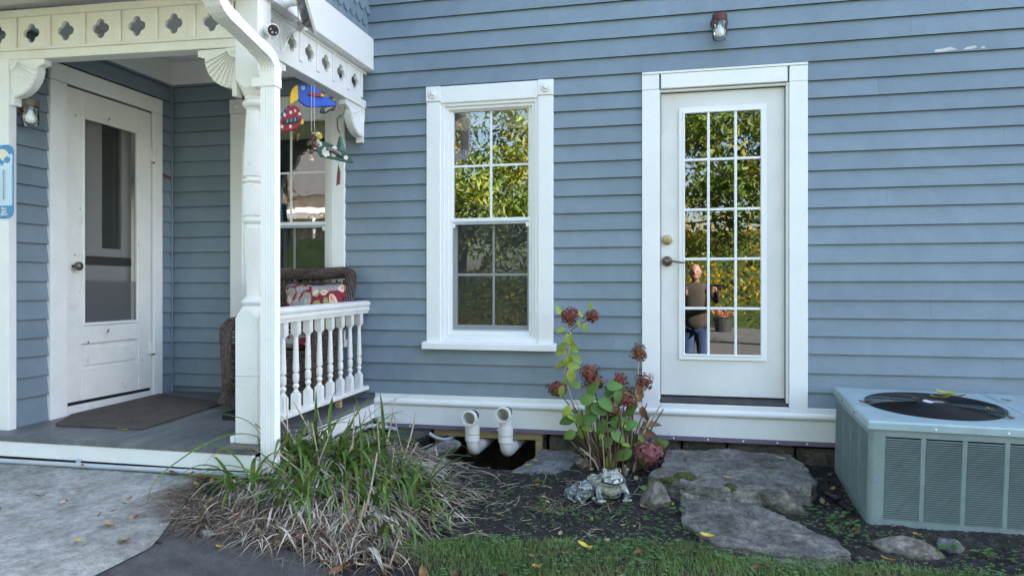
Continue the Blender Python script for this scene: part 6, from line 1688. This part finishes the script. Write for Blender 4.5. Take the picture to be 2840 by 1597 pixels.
for (x,y,m_,s_,rz,lb) in ((.59,.78,'leaf_lime',2.0,1.35,'long pale leaf at the back of the fan grille'),(.20,.42,'leaf_tan',1.0,.4,'small tan leaf on the left of the fan grille'),(.50,.60,'leaf_yellow',1.7,1.35,'golden curled leaf behind the fan hub'),(.66,.33,'leaf_tan',1.2,.1,'pale curled leaf on the right of the fan grille'),(.70,.20,'leaf_brown',1.1,.6,'brown leaf at the front right of the fan grille'),(.63,.68,'leaf_tan',1.2,1.3,'brown-edged leaf at the back right of the fan grille'),(.86,.66,'leaf_tan',1.0,1.4,'tan leaf on the lid beside the fan'),(.36,.55,'leaf_brown',.8,1.2,'small brown leaf left of the fan hub'),(.07,.42,'leaf_brown',1.2,1.2,'brown leaf at the left rim of the fan')):
    p=Euler((.057,.0147,-.0069)).to_matrix()@V(x,y,.562 if (x-.425)**2+(y-.455)**2<.1 else .553)+V(.9235,-.9425,-.0753)
    fall(p.x,p.y,m_,s_,lb,rz=rz,z=p.z,var=0)
# leaves that nothing tells apart
def drift(n,cx,cy,sx,sy,kinds,label,group,s0=.5,s1=1.1,z=None):
    k=0
    while k<n:
        x=rr.gauss(cx,sx); y=rr.gauss(cy,sy)
        if y<-2.6 or y>-.05 or x<-3.6: continue
        fall(x,y,rr.choice(kinds),rr.uniform(s0,s1),label,group,z=(top_z(x,y)+rr.uniform(0,.012)),tilt=.5); k+=1
drift(60,-1.66,-1.95,.32,.07,['leaf_brown','leaf_brown','leaf_brown','leaf_tan'],'dry brown leaf in the litter along the front of the bed','leaf litter at the bed edge',.8,1.7)
drift(16,-2.35,-1.63,.12,.05,['leaf_brown','leaf_brown','leaf_tan','leaf_yellow'],'dry leaf heaped against the porch conduit by the daylilies','leaves against the porch',.6,1.2)
drift(26,-2.62,-1.98,.30,.24,['leaf_brown','leaf_brown','leaf_tan'],'small brown leaf scattered on the concrete','leaves scattered on the concrete',.45,.85)
drift(26,-.45,-.34,.16,.07,['leaf_brown','leaf_brown','leaf_tan'],'dead brown leaf heaped under the hydrangea stems','leaves under the hydrangea',.6,1.3)
drift(30,-.7,-.95,.42,.28,['leaf_brown','leaf_tan','leaf_yellow'],'small withered leaf on the dark soil of the bed','leaves on the soil',.4,.8)
drift(24,-.1,-1.70,.75,.16,['leaf_brown','leaf_tan','leaf_yellow','leaf_brown'],'small fallen leaf lying in the short lawn','leaves in the lawn',.5,1.1)
drift(10,.83,-.62,.06,.18,['leaf_brown','leaf_brown','leaf_tan'],'brown leaf in the gap beside the air conditioner','leaves beside the air conditioner',.6,1.2)

# mulch crumbs and pebbles
rq=random.Random(44); mb=MB()
for k in range(8200):
    x=rq.uniform(-2.3,2.3); y=rq.uniform(-1.75,-.02)
    if rq.random()>.9 and y<-1.4: continue
    z=gs(x,y); s_=rq.uniform(.003,.011)*(1 if rq.random()<.9 else 1.6); e=Euler((rq.uniform(0,3),rq.uniform(0,3),rq.uniform(0,3))).to_matrix(); a,b,c=s_,s_*rq.uniform(.3,.8),s_*rq.uniform(.2,.6)
    mb.add([e@V(*q)+V(x,y,z+c*.5) for q in ((-a,0,0),(a,0,0),(0,-b,0),(0,b,0),(0,0,-c),(0,0,c))],[(0,2,5),(2,1,5),(1,3,5),(3,0,5),(2,0,4),(1,2,4),(3,1,4),(0,3,4)])
tag(mb.build('mulch',M['chip']),'dark crumbly mulch covering the flower bed','mulch',kind='stuff')
mb=MB()
for k in range(1500):
    x=rq.uniform(-1.6,2.2); y=rq.uniform(-1.7,-.1); s_=rq.uniform(.002,.007) if rq.random()<.94 else rq.uniform(.008,.016); mb.ell((x,y,gs(x,y)+s_*.3),(s_,s_*rq.uniform(.6,1),s_*.6),6,4)
tag(mb.build('pebbles',M['stone_warm'],smooth=True),'small pale pebbles scattered over the dark soil','pebbles',kind='stuff')
mb=MB()
for k in range(330):
    x=rq.uniform(-1.7,.9); y=rq.uniform(-1.6,-.35); a=rq.uniform(0,6.28); L=rq.uniform(.03,.14); z=gs(x,y)+.006
    if x>-.2 and y>-1.45: continue
    q=[(x+math.cos(a)*L*t+rq.uniform(-.006,.006),y+math.sin(a)*L*t+rq.uniform(-.006,.006),gs(x+math.cos(a)*L*t,y+math.sin(a)*L*t)+.006) for t in (0,.35,.7,1)]
    mb.tube(q,rq.uniform(.0006,.0018),4)
tag(mb.build('twigs',M['stalk']),'thin dry twigs and roots lying on the soil','twigs',kind='stuff')
# lawn
def lawn_edge(x):   # y of the lawn's upper edge
    pts=[(-1.45,-1.85),(-1.28,-1.60),(-1.0,-1.52),(-.6,-1.47),(-.2,-1.40),(0,-1.36),(.2,-1.46),(.55,-1.50),(.8,-1.46),(1.1,-1.45),(1.6,-1.48),(2.6,-1.5)]
    for (a,b) in zip(pts,pts[1:]):
        if a[0]<=x<=b[0]: return a[1]+(b[1]-a[1])*(x-a[0])/(b[0]-a[0])
    return -1.9
mb=MB()
for k in range(60000):
    x=rq.uniform(-1.35,2.0); e=lawn_edge(x)+.05*noise.noise(V(x*6,0,0)); y=e-abs(rq.gauss(0,1))*.32 if rq.random()<.6 else rq.uniform(-2.5,e)
    if y<-2.5: continue
    if x<-1.1 and y<-1.9-.6*(x+1.1): continue
    dens=.75+.6*noise.noise(V(x*3,y*3,7))
    if rq.random()>dens: continue
    z=g(x,y); h_=rq.uniform(.012,.034)*(1 if rq.random()<.93 else 1.8); a=rq.uniform(0,6.28); ln=rq.uniform(.2,1.1)*h_; wd=rq.uniform(.0011,.0022)
    dx,dy=math.cos(a),math.sin(a)
    mb.add([(x-dy*wd,y+dx*wd,z),(x+dy*wd,y-dx*wd,z),(x+dx*ln*.4+dy*wd*.8,y+dy*ln*.4-dx*wd*.8,z+h_*.6),(x+dx*ln*.4-dy*wd*.8,y+dy*ln*.4+dx*wd*.8,z+h_*.6),(x+dx*ln,y+dy*ln,z+h_)],[(0,1,2,3),(3,2,4)])
tag(mb.build('lawn_grass',M['grass']),'short green lawn grass in the foreground','grass',kind='stuff')
def lobed(mb,x,y,z,s_,a,kind):
    if kind==0:   # clover: three leaflets
        for q in range(3):
            t=a+q*2.094; c=V(x+math.cos(t)*s_*.62,y+math.sin(t)*s_*.62,z+rq.uniform(-.15,.25)*s_)
            vs=[(x,y,z)]+[(c.x+math.cos(t+u)*s_*.55,c.y+math.sin(t+u)*s_*.55,c.z+.12*s_*math.cos(2*u)) for u in (-2.2,-1.2,-.5,0,.5,1.2,2.2)]
            mb.add(vs,[(0,1,2,3),(0,3,4),(0,4,5),(0,5,6,7)])
    else:         # round ground-ivy leaf
        vs=[(x,y,z)]+[(x+math.cos(a+u)*s_*(.9+.1*math.cos(6*u)),y+math.sin(a+u)*s_*(.9+.1*math.cos(6*u)),z+.18*s_+.12*s_*math.cos(2*u)) for u in [(-2.7+5.4*q/9) for q in range(10)]]
        mb.add(vs,[(0,q,q+1) for q in range(1,10)])
mb=MB()
for k in range(1500):
    x=rq.uniform(-1.3,1.9); y=lawn_edge(x)-abs(rq.gauss(0,.2))+.03
    if noise.noise(V(x*2.6,y*2.6,3))<-.05 and rq.random()<.8: continue
    if y<-2.4 or (x<-1.1 and y<-1.9): continue
    lobed(mb,x,y,g(x,y)+rq.uniform(.012,.04),rq.uniform(.007,.013),rq.uniform(0,6.28),0 if rq.random()<.6 else 1)
tag(mb.build('clover',M['clover']),'low clover and ground ivy mixed into the lawn','clover',kind='stuff')
mb=MB()
for (cx,cy,n,sx,sy) in ((-1.05,-.95,110,.22,.16),(-.8,-1.2,90,.25,.12),(-.5,-1.05,70,.2,.1),(-.2,-1.12,150,.16,.16),(.05,-1.3,90,.14,.09),(.78,-1.05,130,.07,.10),(.95,-1.20,90,.12,.06),(-.9,-.62,40,.15,.06),(1.35,-1.3,90,.22,.07),(-.45,-1.25,60,.2,.1),(.62,-.88,40,.07,.05),(-1.5,-1.55,50,.2,.12),(-1.6,-.85,60,.2,.2),(-1.25,-1.4,50,.14,.12),(.1,-.72,20,.05,.03),(.45,-.83,30,.2,.02)):
    for k in range(n):
        x=rq.gauss(cx,sx); y=rq.gauss(cy,sy)
        if y>-.3 or y<-1.8: continue
        lobed(mb,x,y,max(gs(x,y),g(x,y))+rq.uniform(.008,.035),rq.uniform(.005,.011)*(1 if rq.random()<.85 else 1.7),rq.uniform(0,6.28),0 if rq.random()<.55 else 1)
tag(mb.build('weeds',M['weed']),'small green weeds creeping over the dark soil','weeds',kind='stuff')
# dry grass tuft left of the frogs
tf=thing('grass_tuft','yellowing grass tuft on the soil left of the small frog','grass tuft',(-.70,-1.08,gbase(-.7,-1.08)))
for k in range(46):
    a=rr.uniform(0,6.28); mb=MB(); blade_mesh(arc_pts((-.70+rr.uniform(-.03,.03)+(.10 if k%4==0 else 0),-1.08+rr.uniform(-.02,.02),gs(-.7,-1.08)),a,rr.uniform(.07,.16),rr.uniform(.5,1.3),rr.uniform(.8,2.2),7),rr.uniform(.002,.0035),mb,.2); mb.build('blade',M['weed' if k%3==0 else ('straw' if k%3==1 else 'blade_yellow')],tf)
# broad-leaved seedling by the large frog
sg=thing('seedling','bright green three-leaved seedling right of the large frog','plant',(-.185,-.80,gbase(-.18,-.80)))
sl=leaf_mesh('leaf',.075,.055,M['weed'],.3,.2,7)
for (an,s_) in ((60,.95),(5,1.0),(-70,.95),(150,.6)):
    place(sl,'leaf',sg,(-.185,-.80,gs(-.185,-.80)+.06),(math.cos(R(an)),-.35,math.sin(R(an))*.8),up=(0,-.7,.7),scale=s_,org_=ORG[sg.name])
MB().tube([(-.185,-.80,gs(-.185,-.80)-.005),(-.185,-.80,gs(-.185,-.80)+.062)],.002,5).build('stem',M['weed'],sg)
rr2=random.Random(77)
for (x,y) in ((.84,-1.02),(.80,-.93),(-.02,-1.02),(1.20,-1.24),(1.34,-1.27),(-1.17,-1.47),(-1.30,-1.56)):
    wd_=thing('broadleaf_weed',{0:'x'}.get(9,'') or 'low round-leaved weed','plant',(x,y,gbase(x,y)),group='round-leaved weeds'); 
    wd_['label']='low round-leaved weed sprouting at the edge of the bed'
    for k in range(7):
        a=rr2.uniform(0,6.28); place(sl,'leaf',wd_,(x+math.cos(a)*.012,y+math.sin(a)*.012,gs(x,y)+.02+rr2.uniform(0,.025)),(math.cos(a),math.sin(a),.35),scale=rr2.uniform(.35,.65),org_=ORG[wd_.name])
# ================================================================== ACROSS THE DRIVE (seen in the panes)
def big_tree(name,label,base,trunk_h,crown,nleaf,ls,m,seed,limbs=7,tr=.16):
    rq=random.Random(seed); b=V(*base); t=thing(name,label,'tree',base); mb=MB(); top=b+V(rq.uniform(-.3,.3),rq.uniform(-.3,.3),trunk_h)
    mb.tube(smooth_pts([b-V(0,0,.1),b+(top-b)*.5+V(rq.uniform(-.15,.15),0,0),top],5),[tr*1.3-.5*tr*i/10 for i in range(11)],9); tips=[]
    for k in range(limbs):
        a=2*PI*k/limbs+rq.uniform(-.4,.4); c=crown[rq.randrange(len(crown))]; e=V(c[0],c[1],c[2])+V(rq.uniform(-.5,.5)*c[3],rq.uniform(-.5,.5)*c[4],rq.uniform(-.5,.4)*c[5])
        s_=b+(top-b)*rq.uniform(.55,1.0); pts=smooth_pts([s_,s_+(e-s_)*.5+V(0,0,.15*(e-s_).length),e],6); mb.tube(pts,[tr*.45*(1-.8*i/12) for i in range(13)],6); tips+=pts[4:]
        for j in range(5):
            q=pts[rq.randrange(4,12)]; e2=q+V(rq.uniform(-1,1),rq.uniform(-1,1),rq.uniform(-.5,.8))*.9; mb.tube([q,(q+e2)/2+V(0,0,.08),e2],[.02,.013,.005],4); tips.append(e2)
    mb.build('trunk',M['bark'],t,smooth=True)
    lf=MB(); cw=[c[3]*c[4]*c[5] for c in crown]
    clumps=[]
    for k in range(max(20,nleaf//95)):
        c=rq.choices(crown,cw)[0]
        while True:
            p=V(rq.uniform(-1,1),rq.uniform(-1,1),rq.uniform(-1,1))
            if .25<p.length<1: break
        clumps.append(V(c[0]+p.x*c[3],c[1]+p.y*c[4],c[2]+p.z*c[5]))
    for k in range(nleaf):
        c=clumps[rq.randrange(len(clumps))]; p=c+V(rq.gauss(0,.30),rq.gauss(0,.30),rq.gauss(0,.20)); d=V(rq.uniform(-1,1),rq.uniform(-1,1),rq.uniform(-1.1,.2)).normalized(); s_=d.orthogonal().normalized(); s_=Matrix.Rotation(rq.uniform(0,6.28),3,d)@s_; L=ls*rq.uniform(.5,1.5); w_=L*rq.uniform(.14,.24); nn=d.cross(s_)
        lf.add([p,p+d*L*.35+s_*w_+nn*L*.06,p+d*L-nn*L*.08,p+d*L*.35-s_*w_+nn*L*.06],[(0,1,2,3)])
    lf.build('crown',M[m],t); return t
big_tree('ash_tree','tall yellow-green tree mirrored in the window panes',(-5.2,-11.6,-.42),2.2,[(-4.4,-10.6,3.0,1.9,1.6,1.7),(-4.7,-11.0,4.8,2.4,2.0,1.6),(-3.2,-10.2,2.6,1.3,1.2,1.3),(-5.6,-11,7.4,3.0,2.4,2.0)],14000,.17,'tleaf',61)  # highest crown cluster is added to block sky light from the left siding
big_tree('ash_tree','spreading yellow-green tree mirrored in the glazed door',(2.6,-12.6,-.4),2.6,[(.6,-12.0,4.2,2.5,1.9,1.7),(-.4,-11.6,5.6,2.4,1.9,1.6),(2.2,-13,4.4,2.2,2.0,1.8),(-.9,-12.2,3.0,1.6,1.2,1.2),(.3,-11.8,2.6,1.4,1.0,.9)],14000,.18,'tleaf2',62,9)
big_tree('dogwood_tree','small red-leaved tree mirrored beside the roller blind',(-8.2,-17.0,-.55),2.4,[(-7.9,-16.5,5.0,1.5,1.3,1.9),(-8.6,-16.8,6.4,1.2,1.2,1.2)],2600,.15,'tleaf_red',63,8,.10)
big_tree('maple_tree','bare-branched brown tree mirrored in the porch window',(-11.6,-13.0,-.5),2.2,[(-11.2,-12.6,3.4,1.4,1.3,1.6),(-11.8,-13.0,5,1.6,1.4,1.4)],1700,.15,'tleaf_red',64,12,.12)
big_tree('dark_tree','dark green tree standing far behind the drive',(7.5,-24,-.6),3,[(7.5,-24,5,4,3,3.4),(4.5,-25,4.2,3,3,2.8)],5200,.3,'tleaf_dark',65,8,.2)
big_tree('dark_tree','dark green tree behind the white neighbour house',(-13,-30,-.6),3,[(-13,-30,6,4.5,3,4),(-8,-29,5,4,3,3.4)],5200,.3,'tleaf_dark',66,8,.2)
def hedge(name,label,x0,x1,y,h_,d,m,seed,n,ls=.1):
    rq=random.Random(seed); z0=-.65; t=thing(name,label,'hedge',((x0+x1)/2,y,z0)); mb=MB()
    for k in range(n):
        x=rq.uniform(x0,x1); u=rq.random(); hh=h_*(1+.12*noise.noise(V(x*.8,seed,0))); p=V(x,y+rq.uniform(-d,d),z0+rq.uniform(0,hh)) if u<.5 else V(x,y+d+rq.uniform(-.1,.1),z0+rq.uniform(0,hh))
        dd=V(rq.uniform(-1,1),rq.uniform(-.6,1),rq.uniform(-.6,1)).normalized(); s_=dd.orthogonal().normalized(); L=ls*rq.uniform(.6,1.3); w_=L*.32
        mb.add([p,p+dd*L*.4+s_*w_,p+dd*L,p+dd*L*.4-s_*w_],[(0,1,2,3)])
    mb.build('foliage',M[m],t)
    MB().box(x0+.2,x1-.2,y-d*.7,y+d*.7,z0-.1,z0+h_*.85).build('core',M['tleaf_dark'],t)
    return t
hedge('hedge','low clipped green hedge mirrored low in the glazed door',-5,6,-22.0,1.35,.6,'tleaf2',71,3600,.12)
hedge('shrub_row','golden autumn shrubs behind the clipped hedge',-6,6,-24.5,4.6,.8,'tleaf_gold',72,5200,.18)
hedge('hedge','dark brushy hedge mirrored in the lower window sash',-9.5,-2.6,-15.5,2.0,.7,'tleaf',73,4200,.11)
# white neighbour house with a porch
nh=thing('neighbour_house','white neighbour house with railed deck mirrored in the porch window','house',(-17,-24,-.6))
MB().box(-23,-13,-32,-25,-.6,5.2).build('wall',M['tan_siding'],nh); MB().prism([(-23.4,-32.4,5.2),(-23.4,-28.5,8),(-23.4,-24.6,5.2)],(10.8,0,0)).build('roof',M['roof'],nh)
for x in (-21.5,-19,-16.4,-14.4):
    MB().box(x-.5,x+.5,-24.99,-24.95,1.2,3.0).build('window',M['room'],nh)
MB().box(-22.5,-12.8,-24.9,-22.4,.9,1.1).build('deck',M['white_new'],nh)
for k in range(11): MB().box(-22.4+k*.95,-22.3+k*.95,-22.5,-22.4,-.6,2.1 if k%2 else 4.2).build('deck_post',M['white_new'],nh)
MB().box(-22.4,-12.8,-22.52,-22.4,2.0,2.1).box(-22.4,-12.8,-22.5,-22.42,1.3,1.36).box(-22.5,-12.7,-24.9,-22.3,4.2,4.4).build('deck_rail',M['white_new'],nh)
# bin and pot at the far side of the drive
bn=thing('planter','dark pot with a pink flower beside the drive','planter',(-.4,-19,-.35))
MB().lathe([(.22,-.4),(.30,.15),(.32,.2),(.28,.2)],(-.4,-19,0),16).build('pot',M['bin'],bn)
mb=MB(); rq=random.Random(9)
for k in range(60):
    p=V(-.4+rq.gauss(0,.20),-19+rq.gauss(0,.2),.33+rq.gauss(0,.13)); mb.ell(p,(.035,.035,.03),5,4)
mb.build('flowers',M['leaf_red'],bn)
# leaves on the sunny drive
mb=MB()
for k in range(1500):
    x=rq.uniform(-8,8); y=rq.uniform(-21,-5); z=gbase(x,y)+.016; a=rq.uniform(0,6.28); s_=rq.uniform(.03,.06)
    mb.add([(x+math.cos(a)*s_,y+math.sin(a)*s_,z),(x-math.sin(a)*s_*.5,y+math.cos(a)*s_*.5,z+.012),(x-math.cos(a)*s_,y-math.sin(a)*s_,z),(x+math.sin(a)*s_*.5,y-math.cos(a)*s_*.5,z+.012)],[(0,1,2,3)])
tag(mb.build('leaf_litter',M['leaf_tan']),'scattered tan leaves over the distant drive','leaves',kind='stuff')

# ================================================================== PHOTOGRAPHER (mirrored in the door)
pe=thing('person','bald person in taupe shirt and jeans holding up a small camera','person',(-.30,-5.55,gbase(0,-5.5)+.004),local=True)
def skin_body(name,joints,edges,m,parent,sub_=2,root=0):
    me=bpy.data.meshes.new(name); me.from_pydata([j[0] for j in joints],edges,[]); me.materials.append(m) if not isinstance(m,list) else [me.materials.append(q) for q in m]
    o=bpy.data.objects.new(name,me); link(o,parent); sk=o.modifiers.new('skin','SKIN'); sk.use_smooth_shade=True
    if not me.skin_vertices: 
        bpy.context.view_layer.update()
    lay=me.skin_vertices[0].data
    for i,j in enumerate(joints): lay[i].radius=(j[1],j[2] if len(j)>2 else j[1]); lay[i].use_root=(i==root)
    ss=o.modifiers.new('sub','SUBSURF'); ss.levels=sub_; ss.render_levels=sub_
    return o
# heights from the ground: hips .92, shoulders 1.42, head top 1.76; faces +Y
J=[((0,0,.80),.185,.13),((0,0,1.06),.185,.13),((0,.01,1.30),.19,.13),((0,0,1.44),.12,.09),((0,.005,1.50),.055,.055),((0,.01,1.545),.055,.055),
   ((-.19,0,1.42),.065),((-.27,.12,1.20),.048),((-.20,.36,1.30),.038),((-.12,.44,1.36),.03),
   ((.19,0,1.42),.065),((.30,.16,1.24),.048),((.30,.40,1.38),.038),((.29,.46,1.40),.03)]
Ed=[(0,1),(1,2),(2,3),(3,4),(4,5),(3,6),(6,7),(7,8),(8,9),(3,10),(10,11),(11,12),(12,13)]
skin_body('body',J,Ed,M['shirt'],pe)
skin_body('trousers',[((0,0,.97),.165,.125),((-.09,0,.86),.115),((-.10,.01,.50),.085),((-.11,-.01,.06),.058),((.09,0,.86),.115),((.10,.01,.50),.085),((.13,.01,.06),.058)],[(0,1),(1,2),(2,3),(0,4),(4,5),(5,6)],M['jeans'],pe)
for s_ in (-1,1): MB().ell((s_*.12,.06,.04),(.048,.13,.045),12,8).build('shoe',M['black'],pe,local=True,smooth=True)
hd=MB(); hd.ell((0,.02,1.65),(.078,.098,.118),18,12); hd.ell((0,.075,1.585),(.05,.04,.04)); hd.ell((0,.118,1.645),(.014,.018,.024)); hd.ell((-.08,.01,1.645),(.012,.022,.034)); hd.ell((.08,.01,1.645),(.012,.022,.034)); hd.tube([(0,.0,1.48),(0,.01,1.58)],.052,12)
o=hd.build('head',M['skin'],pe,local=True,smooth=True); fixn(o); r=o.modifiers.new('r','REMESH'); r.mode='VOXEL'; r.voxel_size=.008; r.use_smooth_shade=True; q_=o.modifiers.new('s','SMOOTH'); q_.iterations=4
hr=MB(); hr.ell((0,-.012,1.640),(.083,.088,.085),16,10); hr.build('hair',M['grey_tube'],pe,local=True,smooth=True)
for s_ in (-1,1): MB().ell((s_*.03,.110,1.665),(.012,.008,.008)).build('eye',M['black'],pe,local=True,smooth=True)
MB().tube([(-.025,.108,1.595),(0,.114,1.592),(.025,.108,1.595)],.006,6).build('mouth',M['leaf_red'],pe,local=True)
def hand(c,dirx,name):
    mb=MB(); c=V(*c); mb.ell(c,(.022,.045,.040))
    for j in range(4):
        b=c+V(.012*dirx,.02,.03-.02*j); mb.tube(smooth_pts([b,b+V(.02*dirx,.03-.004*abs(j-1),.0),b+V(.045*dirx,.02-.004*abs(j-1),-.004)],3),[.009]*4+[.0085]*2+[.0075],6)
    mb.tube(smooth_pts([c+V(0,0,.03),c+V(.02*dirx,-.005,.055),c+V(.04*dirx,.01,.062)],3),[.010]*5+[.009]*2,6)
    mb.build(name,M['skin'],pe,local=True,smooth=True)
hand((-.12,.46,1.37),1,'hand'); hand((.30,.48,1.41),-1,'hand')
hc=thing('handheld_camera','small black camera held up by the mirrored person','camera',(0.0,-5.06,1.15))
MB().box(-.075,.075,-5.095,-5.055,1.105,1.185).build('body',M['black'],hc,bevel=.006)
MB().lathe([(.032,.0),(.032,.018),(.026,.02)],(0,-5.055,1.15),20,axis='Y',rot=None).build('lens',M['black'],hc)

big_tree('maple_tree','broad green tree added out of view to dim the left siding',(-10.5,-6.6,-.3),2.6,[(-10.2,-6.4,4.6,2.4,2.2,2.2),(-9.4,-7.4,6.2,2.2,2.0,1.7),(-11.5,-5.8,6.2,2.4,2.0,2.0)],5200,.24,'tleaf_dark',68,8,.2)  # unseen tree, added as a sky blocker to darken the left siding

hedge('hedge','loose green hedge close to the drive mirrored behind the insect screen',-6.6,-2.2,-9.4,2.2,.5,'tleaf2',75,4800,.10)
big_tree('maple_tree','tall leafy tree added out of view to block sky left of the wall',(-8.6,-8.8,-.3),3.0,[(-8.0,-8.4,6.4,2.8,2.4,2.4),(-7.0,-9.2,8.4,2.8,2.4,2.0),(-9.6,-8.0,8.2,2.6,2.4,2.2)],7000,.28,'tleaf',69,9,.2)  # second unseen tree, added to cut sky light on the wall's left part

hedge('hedge','twiggy brown hedge mirrored in the porch window',-13,-7,-10.6,3.4,.5,'tleaf',76,2600,.10)
